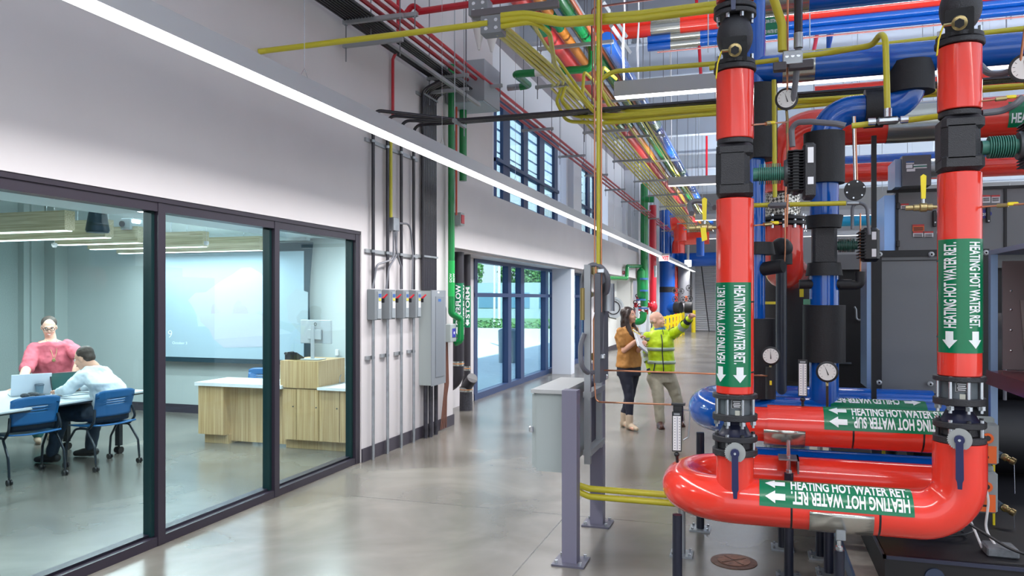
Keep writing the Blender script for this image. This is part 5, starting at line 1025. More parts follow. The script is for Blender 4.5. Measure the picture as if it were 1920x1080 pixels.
tag(MB().tube([pt(1133,552,5.6),pt(1133,660,5.6)],.009,8).build('blue_tube',mat('tube_blue','#3f7fc4',.4)),'thin blue tube on the instrument stand','tubing')
# verticals above the stand
zt=4.0
for (px,m,r,l,nm) in ((1122,YEL,.015,'thick yellow vertical conduit dropping to the instrument stand','yellow_conduit'),(1115,COPPER,.006,'left copper line dropping to the instrument stand','copper_line'),(1127.5,COPPER,.006,'right copper line dropping to the instrument stand','copper_line')):
    p=pt(px,520,5.4); tag(MB().cyl((p[0],5.4,p[2]-(.25 if m==COPPER else -.0)),(p[0],5.4,zt+.1),r,12).build(nm,m),l,'conduit' if m==YEL else 'tubing')
tag(MB().tube(fil([pt(1117,500,5.35),pt(1117,585,5.35),pt(1113,600,5.35),pt(1113,690,5.35),pt(1117,750,5.35),pt(1125,754,5.35),(-0.440,4.660,1.112)],.03),.006,8).build('copper_line',COPPER),'copper line from the stand to the transmitter by the left thermometer','tubing')
tag(MB().tube(fil([pt(1128,694,5.5),(-0.260,5.300,1.243),(0.103,5.600,1.211)],.1),.006,8).build('copper_line',COPPER),'upper copper line crossing behind the left red riser','tubing')
for k,dz in enumerate((0,-.055)): tag(MB().tube(fil([(-1.26+.05*k,5.2,.6),(-1.26+.05*k,5.2,.47+dz),(-1.1,5.2,.43+dz),(.9,5.2,.43+dz)],.12),.022,12).build('yellow_conduit',YEL),'yellow conduit curving from under the enclosure toward the red header, %s one'%('upper','lower')[k],'conduit','yellow conduits under the enclosure')
# manhole
t=thing('drain_cover','rusty round floor cover in front of the pipe rack','floor cover',(-.135,5.27,0)); MB().lathe([(.15,0),(.15,.004),(.13,.006),(.001,.007)],(-.135,5.27,0),(0,0,1),36).build('outer_ring',mat('rust_ring','#6d5348',.5,metal=.3,noise=(25,.3)),t); MB().lathe([(.105,.0072),(.105,.01),(.001,.011)],(-.135,5.27,0),(0,0,1),32).build('cover_plate',mat('rust_plate','#7d5a4b',.55,noise=(30,.35)),t)
b=MB(); b.box((-.135,5.27,.012),(.19,.012,.003),Euler((0,0,.7))); b.box((-.135,5.27,.012),(.19,.012,.003),Euler((0,0,-.9))); b.build('cross_ribs',mat('rust_ring','#6d5348'),t)

# ================= OVERHEAD RACKS =================
NTH=['first','second','third','fourth','fifth','sixth','seventh','eighth','ninth','tenth','eleventh']
def trapeze(x0,x1,y,z,label,g,ztop=7.6,w=.041,lower=None):
    t=thing('trapeze_hanger',label,'pipe hanger',((x0+x1)/2,y,z-.02),g)
    MB().bx(x0,x1,y-w/2,y+w/2,z-w/2,z+w/2).build('strut_channel',STRUT,t,smooth=False)
    if lower: MB().bx(x0,x1,y-w/2,y+w/2,lower-w/2,lower+w/2).build('strut_channel',STRUT,t,smooth=False)
    for x in (x0+.03,x1-.03): 
        MB().cyl((x,y,(lower or z)-.16),(x,y,ztop),.006,6).build('threaded_rod',mat('rod_grey','#6d6e74',.4,metal=.5),t); MB().cyl((x,y,z-.035),(x,y,z-.02),.014,6).build('nut',CHROME,t)
    return t
def conduit(pts,r,m,label,g,nm='conduit',rad=.12,n=10,cat='conduit',seg=6): return tag(MB().tube(fil(pts,rad,seg),r,n).build(nm,m),label,cat,g)
# red conduits on the wall side
for k,x in enumerate((-3.68,-3.56,-3.45)):
    conduit([(x,-2+.0*k,4.69),(x,38,4.69)],.024,REDC,'red conduit of the three running above the long light, %s'%('nearest the wall','the middle one','nearest the yellow conduits')[k],'red conduits above the long light','red_conduit')
YR_=[7.08,9.8,12.55,15.1,17.6,20.1,22.7,25.2,27.8,30.4,33,35.6]
PL=['nearest to the viewer']+['%s in line'%n for n in NTH[1:]]+['farthest in line']
for i,y in enumerate(YR_): trapeze(-3.83,-3.27,y,4.645,'short strut hanger under the three red conduits, %s'%PL[i],'hangers of the red conduits')
conduit([(-3.314,7.200,4.716),(-2.754,7.200,4.727),(0.5,7.2,4.75)],.035,REDC,'thick red pipe crossing at the top edge of the picture',None,'red_pipe',.05)
conduit([(-3.45,7.2,4.72),(-3.38,7.2,4.80),(-3.284,7.200,4.718)],.03,REDC,'red elbow joining the red conduits to the thick red pipe',None,'red_pipe',.05)
conduit([(-3.965,7.91,3.86),(-3.965,7.91,4.50),(-3.9,7.91,4.62),(-3.9,7.91,5.4)],.018,REDC,'red vertical conduit on the white wall above the long light',None,'red_conduit',.05)
# black conduits near the wall
for k in range(10):
    x=-3.93+.035*k; conduit([(x,-1,4.56),(x,9.54,4.56)],.0135,BLKC,'thin black conduit in the flat overhead bundle, %s from the wall'%NTH[k],'flat bundle of black overhead conduits','black_conduit',n=8)
trapeze(-3.96,-3.30,6.8,4.535,'double strut hanger under the black overhead conduits, nearest one','hangers of the black conduits',lower=4.30)
trapeze(-3.96,-3.40,8.86,4.535,'double strut hanger under the black overhead conduits, just before the duct box','hangers of the black conduits',lower=4.36)
tag(MB().bx(-3.48,-3.44,6.8,9.4,4.28,4.32).build('long_strut',STRUT),'long strut running lengthwise below the black overhead conduits','strut')
c=Vector((-3.33,8.38,3.845)); t=thing('conduit_support','hung strut clamp where the four black conduits meet','pipe hanger',c.to_tuple()); MB().bx(c.x-.02,c.x+.02,8.2,8.56,3.80,3.84).build('strut_channel',STRUT,t)
for y in (8.23,8.53): MB().cyl((c.x,y,3.7),(c.x,y,7.6),.006,6).build('threaded_rod',STRUT,t)
# yellow conduit from the wall and its boxes
conduit([(-4.000,5.479,3.838),(-3.936,5.500,3.848),(-1.95,5.5,3.86)],.024,YEL,'long yellow conduit from the white wall to the ceiling boxes, top left',None,'yellow_conduit',.04,12)
for i,(p,d,l) in enumerate((((-1.925,5.550,3.849),(.17,.12,.14),'galvanised junction box at the end of the long yellow conduit'),((-2.158,5.900,4.138),(.17,.12,.13),'galvanised junction box above and behind the first ceiling box'))):
    t=thing('junction_box',l,'junction box',p); c=Vector(p); MB().box(c,d,ch=.004).build('box_body',mat('box_galvanised','#85888d',.45,metal=.5),t)
    for dx in (-.04,.04):
        for dz in (-.03,.03): MB().lathe([(.016,0),(.014,.002),(.001,.002)],c+Vector((dx,-d[1]/2,dz)),(0,-1,0),12).build('knockout',CHROME,t)
tag(MB().bx(*(px2x(885,5.7),px2x(1047,5.7)),5.68,5.73,4.0,4.05).build('long_strut',mat('strut_dark','#6a6569',.45,metal=.4)),'dark strut carrying the junction boxes at the top','strut')
def Y_(px,py,y): return YP(px,py,y)
for k,(dy_,r) in enumerate(((0,.026),(9,.026))): conduit([Y_(940,30+dy_,5.5),Y_(985,25+dy_,5.5),Y_(1055,38+dy_*.8,5.5),Y_(1200,26+dy_,5.5),Y_(1345,8+dy_,5.5)],r,YEL,'thick yellow conduit bending right from the junction box, %s of the pair'%('upper','lower')[k],'thick yellow pair at the top','yellow_conduit',.5,12)
conduit([Y_(940,50,5.5),Y_(1000,40,5.5),Y_(1030,60,5.6),Y_(1040,120,6.5),Y_(1062,150,7.5),Y_(1115,212,8.3),Y_(1145,228,8.4),Y_(1345,214,8.4)],.02,YEL,'yellow conduit curving down from the junction box in a long bow',None,'yellow_conduit',.3,10)
conduit([Y_(995,38,5.6),Y_(1025,88,7.0),Y_(1045,110,7.6),Y_(1110,203,8.6),Y_(1150,222,8.5),Y_(1345,207,8.5)],.017,YEL,'yellow conduit running diagonally behind the bow shaped one',None,'yellow_conduit',.3,10)
for k in range(4): 
    conduit([Y_(932+5*k,62-4*k,5.55),Y_(1040+8*k,158-3*k,9.7),(-2.70+.085*k,10.2,4.68),(-2.70+.085*k,37,4.68)],.02,YEL,'yellow conduit fanning from the junction box to the overhead run, %s strand'%NTH[k],'yellow conduits from the junction box','yellow_conduit',.5,10)
for k in range(6): 
    x=-2.74+.085*k+.0425; conduit([(x,10.2,4.68),(x,37,4.68)],.017,YEL,'yellow conduit of the long overhead run, %s strand'%NTH[k],'yellow overhead run','yellow_conduit',.2,8)
for k,(x,z) in enumerate(((-2.2,4.9),(-1.62,4.5),(-1.75,4.62))): conduit([(x,11,z),(x,32,z)],.015,YEL,'single yellow conduit among the coloured pipes, %s from the wall side'%NTH[k],'single yellow conduits','yellow_conduit',.2,8)
for k,(a,b_,c_,d_) in enumerate((((1053,168),(1043,190),(1062,228),(1140,233)),((1060,166),(1052,188),(1075,218),(1140,222)),((1095,138),(1092,180),(1105,212),(1150,218)),((1130,128),(1127,170),(1145,205),(1190,211)))):
    conduit([Y_(a[0]+25,a[1]+20,9.6),Y_(a[0],a[1]-4,9.0),Y_(b_[0],b_[1],8.8),Y_(c_[0],c_[1],8.5),Y_(d_[0],d_[1]-2,8.3),(6,8.3-.06*k,3.80-.035*k)],.02,YEL,'yellow conduit looping from the overhead run to the right, %s loop'%('outermost','second','third','innermost')[k],'yellow loops','yellow_conduit',[.15,.3,.3,.3],12,seg=8)
conduit([Y_(1122,170,6.3),Y_(1124,150,6.3),Y_(1150,134,6.3),Y_(1345,119,6.3),(6,6.3,3.78)],.02,YEL,'yellow conduit arcing right above the cross light',None,'yellow_conduit',.2,12)
for i,y in enumerate([10.0,13.0,15.9,18.8,21.5,24.2,27,29.8,32.6,35.4]):
    trapeze(-2.86,-2.05,y,4.635,'dark strut hanger under the yellow overhead run, %s'%PL[i],'hangers of the yellow run')
# coloured pipes
def ypipe(x,zr,r,m,label,y0,y1=34,nm='pipe',n=20,lbl=True):
    t=thing(nm,label,'pipe',(x,(y0+y1)/2,1.75+zr-r),'coloured lengthwise pipes'); MB().tube([(x,y0,1.75+zr),(x,y1,1.75+zr)],r,n).build('pipe_run',m,t)
    for y in (y0+4.5,y0+10): MB().lathe([(r+.003,0),(r+.003,.5)],(x,y,1.75+zr),(0,1,0),n,cap=False).build('pipe_label',LABELG,t)
    return t
PINK=mat('coral_pipe','#e2484a',.35)
ypipe(-2.47,3.3,.10,PINK,'coral red lengthwise pipe left of the orange one',4)
ypipe(-2.27,3.3,.06,ORG,'orange lengthwise pipe between the coral and the green pipe',4)
ypipe(-2.04,3.3,.07,GREEN,'green lengthwise pipe between the orange and the blue pipe',4)
ypipe(-1.92,3.28,.025,mat('rust_orange','#b5562e',.4),'thin rust coloured lengthwise pipe beside the green pipe',3)
ypipe(-1.88,3.4,.035,ORG,'thin orange lengthwise pipe on the right of the group',9.6)
ypipe(-1.8,3.3,.10,BLUE,'blue lengthwise pipe, rightmost of the coloured group',9.6)
ypipe(-2.14,3.35,.03,mat('light_blue_pipe','#3b83cf',.3),'thin light blue lengthwise pipe beside the green pipe',6)
for x in (-2.37,-2.16,-1.97): tag(MB().bx(x-.02,x+.02,5,30,5.13,5.17).build('long_strut',mat('strut_light','#a5a8ac',.4,metal=.4)),'long slotted strut between the coloured pipes, %s'%{-2.37:'left of orange',-2.16:'left of green',-1.97:'right of green'}[x],'strut','lengthwise struts')
for i,y in enumerate([6.6,9.3,12.1,14.9,17.7,20.5,23.3,26.1]): trapeze(-2.62,-1.66,y,4.915,'strut hanger under the coloured pipes, %s'%PL[i],'hangers of the coloured pipes')
# cross pipes
for k,(z,r,m,x0,l) in enumerate(((6.12,.10,RED,-2.6,'upper red cross pipe high under the ceiling'),(5.95,.10,RED,-2.55,'lower red cross pipe high under the ceiling'),(5.80,.06,BLUE,-1.6,'upper blue cross pipe below the red pair'),(5.68,.06,BLUE,-1.6,'lower blue cross pipe below the red pair'))):
    t=thing('cross_pipe',l,'pipe',(3,12,z-r),'cross pipes high under the ceiling'); MB().tube([(x0,12,z),(11,12,z)],r,24).build('pipe_run',m,t)
    MB().lathe([(r+.003,0),(r+.003,.45)],(-1.55+(.3 if k>1 else 0),12,z),(1,0,0),24,cap=False).build('steel_sleeve',ALU,t)
for k,(y,z,r,m,x0,l) in enumerate(((10.2,3.95,.12,ALU,.8,'aluminium clad cross pipe behind the fan housing'),(10.9,4.1,.14,BLUE,2.2,'dark blue cross pipe behind the fan housing'),(13,3.72,.15,RED,.5,'red cross pipe below the second cross light'),(16,4.35,.16,BLUE,.3,'far blue cross pipe above the grey unit'),(14.5,5.4,.12,RED,1.0,'far red cross pipe near the ceiling'),(12.8,2.95,.08,mat('cyan_pipe','#29a5d8',.3),.6,'bright cyan cross pipe above the grey unit'))):
    tag(MB().tube([(x0,y,z),(11,y,z)],r,24).build('cross_pipe',m),l,'pipe','far cross pipes on the right')
for k in range(3): conduit([(1.6,9.0-.1*k,3.65-.03*k),(9,9.0-.1*k,3.65-.03*k)],.022,YEL,'yellow cross conduit between the risers, %s of three'%('rear','middle','front')[k],'yellow cross conduits between the risers','yellow_conduit',.1,10)
# green branch pipe
t=thing('green_branch_pipe','green pipe stepping down from the rack and running left to the duct box','pipe',Y_(1040,132,9.6)); MB().tube(fil([Y_(1110,70,9.6),Y_(1110,129,9.6),Y_(966,139,9.6),Y_(992,160,10.6),Y_(975,163,10.6)],.08),.05,16).build('pipe_run',GREEN,t)
MB().cyl(Y_(978,162,10.6),Y_(952,165,10.6),.045,16).build('steel_sleeve',GALV,t); MB().cyl(Y_(1004,136,9.6),Y_(1044,133,9.6),.054,16).build('white_label',WHITEP,t)
# hanging white cables, diagonal struts, sprinkler pipes
for k,(px,l) in enumerate(((1169,'white cable bundle hanging left of the cross light end'),(1196,'white cable bundle hanging from the ceiling behind the yellow pair'),(1258,'far white cable drop beside the coloured pipes'))):
    y=(9.6,11,17)[k]; b=MB(); 
    for d in (-.012,.012): b.tube([Y_(px+d*60,-60,y),Y_(px+2,20+20*k,y),Y_(px-1+d*90,90,y),Y_(px+1,150+ (110 if k==2 else 0),y)],.011,6)
    tag(b.build('white_cable',WHITEP),l,'cable','white cable drops')
for k,(a,b_) in enumerate((((1129,2),(1174,68)),((1146,48),(1181,98)))):
    a=Vector(Y_(a[0],a[1],9.0)); b2=Vector(Y_(b_[0],b_[1],10.8)); m=MB(); m.tube([a,b2],.03,4); o=m.build('diagonal_strut',STRUT); tag(o,('upper','lower')[k]+' diagonal slotted strut near the cross pipes','strut','diagonal struts')
conduit([Y_(1110,95,8.8),Y_(1110,15,8.8),Y_(1140,10,8.8),Y_(1345,-18,8.8)],.012,mat('brown_pipe','#6e3a34',.4),'thin brown pipe with a corner near the diagonal struts',None,'brown_pipe',.06)
conduit([Y_(1110,210,9.2),Y_(1112,60,9.2)],.008,mat('brown_pipe','#6e3a34'),'thin brown vertical pipe beside the green branch',None,'brown_pipe',.06)
conduit([(-1.2,9.9,4.92),(4,9.9,4.92)],.01,mat('brown_pipe','#6e3a34'),'thin brown pipe crossing in front of the red cross pipes',None,'brown_pipe',.06)
for k,(px,y0,y1,yy) in enumerate(((1325,255,330,18),(1314,0,140,12))): conduit([Y_(px-8 if k else px,y0,yy),Y_(px,y1,yy)],.025,REDC,'small red hanger pipe %s'%('beside the cross light end','near the ceiling girder')[k],'small red hanger pipes','red_pipe')
for k,(px,y) in enumerate(((1545,13),(1553,13.2),(1518,12.5))): conduit([Y_(px+18*(k!=1),45,y),Y_(px,135,y)],.03,[BLUE,BLUE,mat('rose_pipe','#d2485c',.4)][k],('left slanting dark blue hanger pipe over the big blue main','straight dark blue hanger pipe over the big blue main','rose slanting hanger pipe over the big blue main')[k],'slanting hanger pipes','hanger_pipe')
# free rods
random.seed(11)
for k in range(34):
    x=random.uniform(-1.4,6); y=random.uniform(10.5,26); z=random.uniform(4.3,5.6)
    tag(MB().cyl((x,y,z),(x,y,7.6),.009,6).build('threaded_rod',mat('rod_light','#9aa0a8',.4,metal=.4)),'thin threaded rod hanging from the ceiling among the others','rod','threaded rods under the ceiling')
# exit sign and emergency light
p=Vector((-2.88,25.6,3.02)); t=thing('exit_sign','small lit EXIT sign hanging under the far part of the long light','exit sign',p.to_tuple()); MB().bx(p.x-.17,p.x+.17,p.y,p.y+.03,3.0,3.2).build('sign_panel',mat('exit_panel','#f3d6d8',.4,emit=.35),t); MB().bx(p.x-.17,p.x+.17,p.y-.02,p.y+.05,3.2,3.25).build('sign_housing',GALV,t)
b=MB(); put_text(b,'EXIT',lambda u,v:(p.x-.145+u,p.y-.004,3.03+v),.14,.29,bold=.02); b.build('sign_lettering',mat('exit_red','#e0303c',.4,emit=.6),t); MB().cyl((p.x,p.y+.01,3.25),(p.x,p.y+.01,6.5),.012,6).build('hanging_pole',GALV,t)
p=Vector((-2.960,36.000,3.378)); t=thing('emergency_light','white rectangular lamp hanging before the blue far pipe','light',p.to_tuple()); MB().box(p,(.3,.15,.3),ch=.01).build('lamp_box',mat('lamp_white','#ffffff',.4,emit=3),t); MB().cyl(p,(p.x,p.y,5.5),.06,8).build('hanging_pole',BODY,t)
# ================= FAR END =================
def vp(px,y,x,py0,py1,r,m,label,nm='far_pipe',g='far vertical pipes'): 
    a=YP(px,py0,y);b_=YP(px,py1,y); return tag(MB().tube([a,b_],r,18).build(nm,m),label,'pipe',g)
vp(1189,28,0,290,520,.05,DGREEN,'thin dark green vertical pipe at the end of the white band')
t=thing('green_filter_pipe','green vertical pipe with a thick lower shell and blue bands','pipe',Y_(1206,575,27)); MB().cyl(Y_(1208,345,27.2),Y_(1208,575,27.2),.13,20).build('pipe_run',GREEN,t); MB().tube([Y_(1202,502,26.9),Y_(1202,508,26.9),Y_(1202,555,26.9),Y_(1202,562,26.9)],[.05,.14,.14,.05],22).build('filter_shell',GREEN,t)
for py in (523,545,562,578): MB().lathe([(.17,-.03),(.17,.03)],Y_(1206 if py!=562 else 1202,py,26.9),(0,0,1),20).build('blue_band',BLU,t)
conduit([(-3.850,19.794,2.297),(-3.850,23.894,2.387),(-3.850,23.999,2.777),(-3.850,27.197,2.908)],.06,GREEN,'green branch pipe stepping up toward the thick green pipe',None,'green_pipe',.12)
conduit([Y_(1185,592,26.5),Y_(1190,603,26.5),Y_(1205,603,26.5),Y_(1207,585,26.5)],.12,GREEN,'green low bend of the thick green pipe',None,'green_pipe',.2)
tag(MB().cyl(Y_(1133,556,24.0),Y_(1133,592,24.0),.07,14).build('green_pipe',GREEN),'short green pipe hanging beside the instrument stand','pipe')
for k,(px,r) in enumerate(((1224,.13),)): vp(px,28.5,0,385,580,r,mat('sprinkler_red','#c01c30',.3),'red sprinkler riser right of the green pipes')
t=thing('sprinkler_valve','red sprinkler valve assembly at the foot of the red riser','valve',Y_(1225,590,28)); MB().ell(Y_(1225,575,28),(.15,.14,.2),14,10).build('valve_body',mat('sprinkler_red','#c01c30'),t); MB().box(Y_(1220,572,27.9),(.16,.2,.16),ch=.03).build('side_body',mat('sprinkler_red','#c01c30'),t)
MB().cyl(Y_(1229,498,28),Y_(1229,520,28),.05,12).build('silver_pipe',GALV,t)
random.seed(4)
for k in range(12):
    px=1172+4*k;py=(560,578,592,566,585,572)[k%6]; c=Vector(Y_(px,py,27.6+k*.05)); t=thing('sprinkler_fitting','small red sprinkler fitting with black wheel behind the two people, %s from the left'%(NTH+['twelfth'])[k],'valve',c.to_tuple(),'sprinkler fittings behind the people'); MB().box(c,(.12,.12,.18),ch=.02).build('fitting_body',mat('sprinkler_red','#c01c30'),t); MB().lathe([(.05,0),(.08,0),(.08,.03),(.05,.03)],c+Vector((0,-.1,.1)),(0,-1,0),12,cap=False).build('handwheel',BLK,t)
t=thing('hose_reel','round wall mounted hose reel on the white block wall','hose reel',(-4.500,25.168,1.448)); c=Vector((-4.500,25.168,1.448)); MB().lathe([(.30,-.03),(.36,-.03),(.36,.03),(.30,.03)],c,(.3,-1,0),28,cap=False).build('rim',SILV,t); MB().lathe([(.33,.0),(.33,.01),(.001,.01)],c,(.3,-1,0),28).build('side_disc',mat('reel_disc','#c6ccd2',.3,metal=.3),t); MB().lathe([(.2,-.06),(.23,.03),(.2,.03)],c,(.3,-1,0),24,cap=False).build('hose',BLK,t); MB().lathe([(.06,-.08),(.001,-.08)],c,(.3,-1,0),14).build('hub',YPL,t)
tag(MB().tube(fil([(-4.500,23.136,1.783),(-4.400,23.220,1.503),(-4.350,23.578,1.167),(-4.350,24.822,1.085)],.3),.02,8).build('hose',BLK),'black hose drooping from the hose reel','hose')
t=thing('fire_extinguisher','red fire extinguisher on the white block wall beside the hose reel','fire extinguisher',(-4.560,24.064,0.575)); c=Vector((-4.560,24.064,0.575)); MB().lathe([(.001,0),(.08,.0),(.085,.03),(.085,.36),(.05,.42),(.03,.44),(.001,.44)],c,(0,0,1),18).build('cylinder_body',mat('extinguisher_red','#b51320',.3),t); MB().box(c+Vector((0,0,.47)),(.05,.08,.06),ch=.008).build('valve_head',BLK,t); MB().lathe([(.087,.2),(.087,.32)],c,(0,0,1),18,cap=False).build('label_band',PAPER,t)
t=thing('alarm_sign','small red and white wall sign on the white band near the green pipes','sign',Y_(1169,510,24.0)); c=Vector(Y_(1169,512,24.0)); MB().box(c,(.12,.02,.16)).build('sign_plate',PAPER,t); MB().box(c+Vector((0,-.012,.015)),(.09,.004,.1)).build('red_field',REDH,t); MB().box(c+Vector((0,-.016,.02)),(.02,.004,.06)).build('mark',PAPER,t)
BG=mat('far_blue','#0b57b8',.3); GG=mat('far_grey_pipe','#8f9096',.45)
t=thing('far_blue_riser','huge blue vertical pipe near the rolling door','pipe',(-4.1,37,0)); MB().tube(fil([Y_(1251,600,37),Y_(1251,480,37),Y_(1251,395,37)],.1),.36,28).build('pipe_run',BG,t); MB().cyl(Y_(1251,577,36.9),Y_(1268,577,36.6),.22,20).build('branch',BG,t); MB().cyl(Y_(1266,577,36.6),Y_(1277,577,36.5),.27,22).build('black_flange',FOAM,t); MB().lathe([(.37,-.13),(.37,.13)],Y_(1251,543,37),(0,0,1),26).build('black_band',FOAM,t)
tag(MB().tube(fil([Y_(1262,440,38),Y_(1262,487,38),Y_(1300,487,37.5),Y_(1500,480,37.5)],.9,10),.33,26).build('far_blue_main',BG),'huge blue horizontal pipe above the rolling door','pipe')
vp(1266,38.5,0,500,612,.17,RED,'red vertical pipe between the huge blue and the grey pipe'); vp(1282,38.5,0,500,612,.30,GG,'wide grey vertical pipe left of the rolling door')
t=thing('far_valves','black flanged valve on the grey far pipe','valve',Y_(1290,577,37)); MB().cyl(Y_(1284,577,37),Y_(1298,577,37),.26,22).build('valve_body',FOAM,t); MB().cyl(Y_(1278,577,37),Y_(1286,577,37),.2,20).build('orange_grey_spool',GG,t); MB().box(Y_(1287,560,36.8),(.12,.1,.25)).build('orange_tag',ORANGE,t)
for k,(px,py) in enumerate(((1266,545),(1277,546),(1292,540),(1266,561),(1281,562),(1293,560))):
    c=Vector(Y_(px,py,36.3)); t=thing('handwheel','black spoked handwheel on the far valves, %s'%('upper left','upper middle','upper right','lower left','lower middle','lower right')[k],'valve wheel',c.to_tuple(),'far handwheels'); MB().lathe([(.125,-.02),(.15,-.02),(.15,.02),(.125,.02)],c,(.2,-1,.3),20,cap=False).build('rim',BLK,t)
    b=MB(); 
    for a in range(3): d=Vector((math.cos(a*1.047),.0,math.sin(a*1.047)))*.13; b.cyl(c-d,c+d,.015,5)
    b.build('spokes',BLK,t)
for k,(pts,r,m,l) in enumerate((([Y_(1258,420,33),Y_(1275,418,33),Y_(1276,452,33)],.28,RED,'far red elbow, upper of the stack'),([Y_(1272,475,34),Y_(1272,448,34),Y_(1330,446,34)],.28,RED,'far red elbow, lower of the stack'),([Y_(1313,446,32),Y_(1313,480,32)],.16,BG,'far blue drop pipe above the rolling door'),([Y_(1248,396,34),Y_(1250,480,34)],.22,BG,'far blue vertical pipe beside the red elbows'),([Y_(1204,374,25),Y_(1226,374,25)],.10,GREEN,'far green short pipe under the yellow run'))): conduit(pts,r,m,l,'far pipe stack','far_pipe',.5,18,'pipe')
# guard rail and bollard
t=thing('guard_rail','yellow guard rail along the far wall behind the man in the vest','guard rail',(-3.35,30,0))
for z in (.35,.7,1.0): MB().bx(-3.4,-3.36,26.5,38,z-.05,z+.05).build('rail',YPL,t)
for k in range(9): y=26.5+1.4*k; MB().bx(-3.36,-3.26,y-.07,y+.07,0,1.08).build('post',YPL,t)
t=thing('bollard','yellow bollard at the left jamb of the rolling door','bollard',(-3.05,40.5,0)); MB().cyl((-3.05,40.5,0),(-3.05,40.5,1.15),.11,16).build('bollard_tube',YPL,t)
tag(MB().tube([(-2.75,42.0,3.5),(-2.3,41.2,0.02)],.03,8).build('door_cable',BLK),'thin black rod leaning diagonally before the rolling door','rod')

for k,(px,py,w_) in enumerate(((898,58,.14),(922,62,.2))):
    q=Vector(YP(px,py,7.5)); b=MB(); b.lathe([(.09 if k else .07,0),(.10 if k else .08,.02),(.02,-.0)],q+Vector((0,0,.1)),(0,0,1),16); b.lathe([(.012,-.20),(.09 if k else .07,.06)],q,(0,0,1),16); tag(b.build('horn',WHITEP),('smaller','larger')[k]+' white cone shaped horn hanging behind the ceiling junction boxes','horn','white horns near the ceiling')

# ================= PEOPLE =================
def limb(b,pts,rs,n=14,seg=5,sx=1):
    P=spl(pts,seg); m=len(P); R_=[]
    for i in range(m):
        t=i/(m-1)*(len(rs)-1); k=min(int(t),len(rs)-2); f=t-k; f=f*f*(3-2*f); R_.append(rs[k]*(1-f)+rs[k+1]*f)
    b.tube(P,R_,n,sx=sx); b.ell(P[0],R_[0],n,8); b.ell(P[-1],R_[-1],n,8)
def loft(b,secs,n=24):
    """secs: (centre, right vector, front vector) ellipse rings"""
    vs=[];fs=[]
    for c,r,f in secs:
        c,r,f=Vector(c),Vector(r),Vector(f)
        for k in range(n):
            a=2*math.pi*k/n; ca,sa=math.cos(a),math.sin(a); ca=abs(ca)**.85*(1 if ca>0 else -1); sa=abs(sa)**.85*(1 if sa>0 else -1); vs.append(c+r*ca+f*sa)
    m=len(secs)
    for i in range(m-1):
        for k in range(n): fs.append((i*n+k,i*n+(k+1)%n,(i+1)*n+(k+1)%n,(i+1)*n+k))
    fs.append(tuple(range(n-1,-1,-1))); fs.append(tuple((m-1)*n+k for k in range(n))); b.add(vs,fs)
def fuse(b,name,m,parent,vox=.008,smooth=4,disp=None):
    o=b.build(name,m,parent); md=o.modifiers.new('fuse','REMESH'); md.mode='VOXEL'; md.voxel_size=vox; md.use_smooth_shade=True
    if smooth: s=o.modifiers.new('sm','SMOOTH'); s.iterations=smooth; s.factor=.5
    if disp:
        tx=bpy.data.textures.new('folds','CLOUDS'); tx.noise_scale=disp[0]; d=o.modifiers.new('folds','DISPLACE'); d.texture=tx; d.strength=disp[1]; d.mid_level=.5
        o.modifiers.new('s2','SMOOTH').iterations=2
    return o
def bloft(b,secs,n=24): loft(b,[(c,Vector(r)*.82,Vector(f)*.82) for c,r,f in secs],n)
def blimb(b,pts,rs): limb(b,pts,[r*.8 for r in rs])
def frame(f,up=(0,0,1)):
    f=Vector(f).normalized(); r=f.cross(Vector(up)).normalized(); u=r.cross(f); return f,r,u
def head(b,c,f,up=(0,0,1),s=1.0,jaw=1.0):
    f,r,u=frame(f,up); M=Matrix((r,f,u)).transposed(); c=Vector(c)
    def p(x,y,z): return c+M@Vector((x*s,y*s,z*s))
    b.ell(p(0,-.012,.028),(.074*s,.092*s,.088*s),24,16,M); b.ell(p(0,.022,-.028),(.058*s*jaw,.068*s,.082*s),20,14,M); b.ell(p(0,.058,-.088),(.026*s*jaw,.024*s,.02*s),12,8,M)
    b.ell(p(0,.087,-.012),(.012*s,.018*s,.024*s),10,8,M); b.ell(p(0,.098,-.028),(.015*s,.013*s,.011*s),10,8,M); b.ell(p(0,.076,.022),(.05*s,.014*s,.010*s),12,8,M)
    for x in (-.033,.033): b.ell(p(x,.062,-.035),(.022*s,.022*s,.022*s),10,8,M)
    b.ell(p(0,.080,-.058),(.024*s,.012*s,.007*s),10,6,M); b.ell(p(0,.079,-.068),(.020*s,.011*s,.007*s),10,6,M)
    for x in (-.076,.076): b.ell(p(x,-.01,-.012),(.011*s,.018*s,.030*s),10,8,M)
    return p,M
def face_parts(t,p,M,s,smile=False,brow='#3a2a22',lip='#b0605a'):
    for x in (-.031,.031):
        e=MB().ell(p(x,.076,.004),(.0135*s,.009*s,.008*s),12,8,M).build('eye',mat('eye_white','#eae6e2',.3),t); MB().ell(p(x+.002,.0835,.004),(.0058*s,.003*s,.0058*s),10,6,M).build('iris',INK,e)
        MB().ell(p(x,.084,.024),(.019*s,.005*s,.0035*s),10,6,M).build('eyebrow',mat('brow'+brow,brow,.7),t)
    m=MB(); 
    m.tube([p(-.025,.083,-.058+(.006 if smile else 0)),p(-.012,.090,-.063),p(0,.092,-.065),p(.012,.090,-.063),p(.025,.083,-.058+(.006 if smile else 0))],[.002*s,.005*s,.006*s,.005*s,.002*s],8); mo=m.build('mouth',mat('lips'+lip,lip,.4),t)
    if smile: MB().tube([p(-.017,.0925,-.062),p(0,.097,-.0655),p(.017,.0925,-.062)],[.002*s,.0042*s,.002*s],8).build('teeth',mat('teeth','#f2efe9',.3),mo)
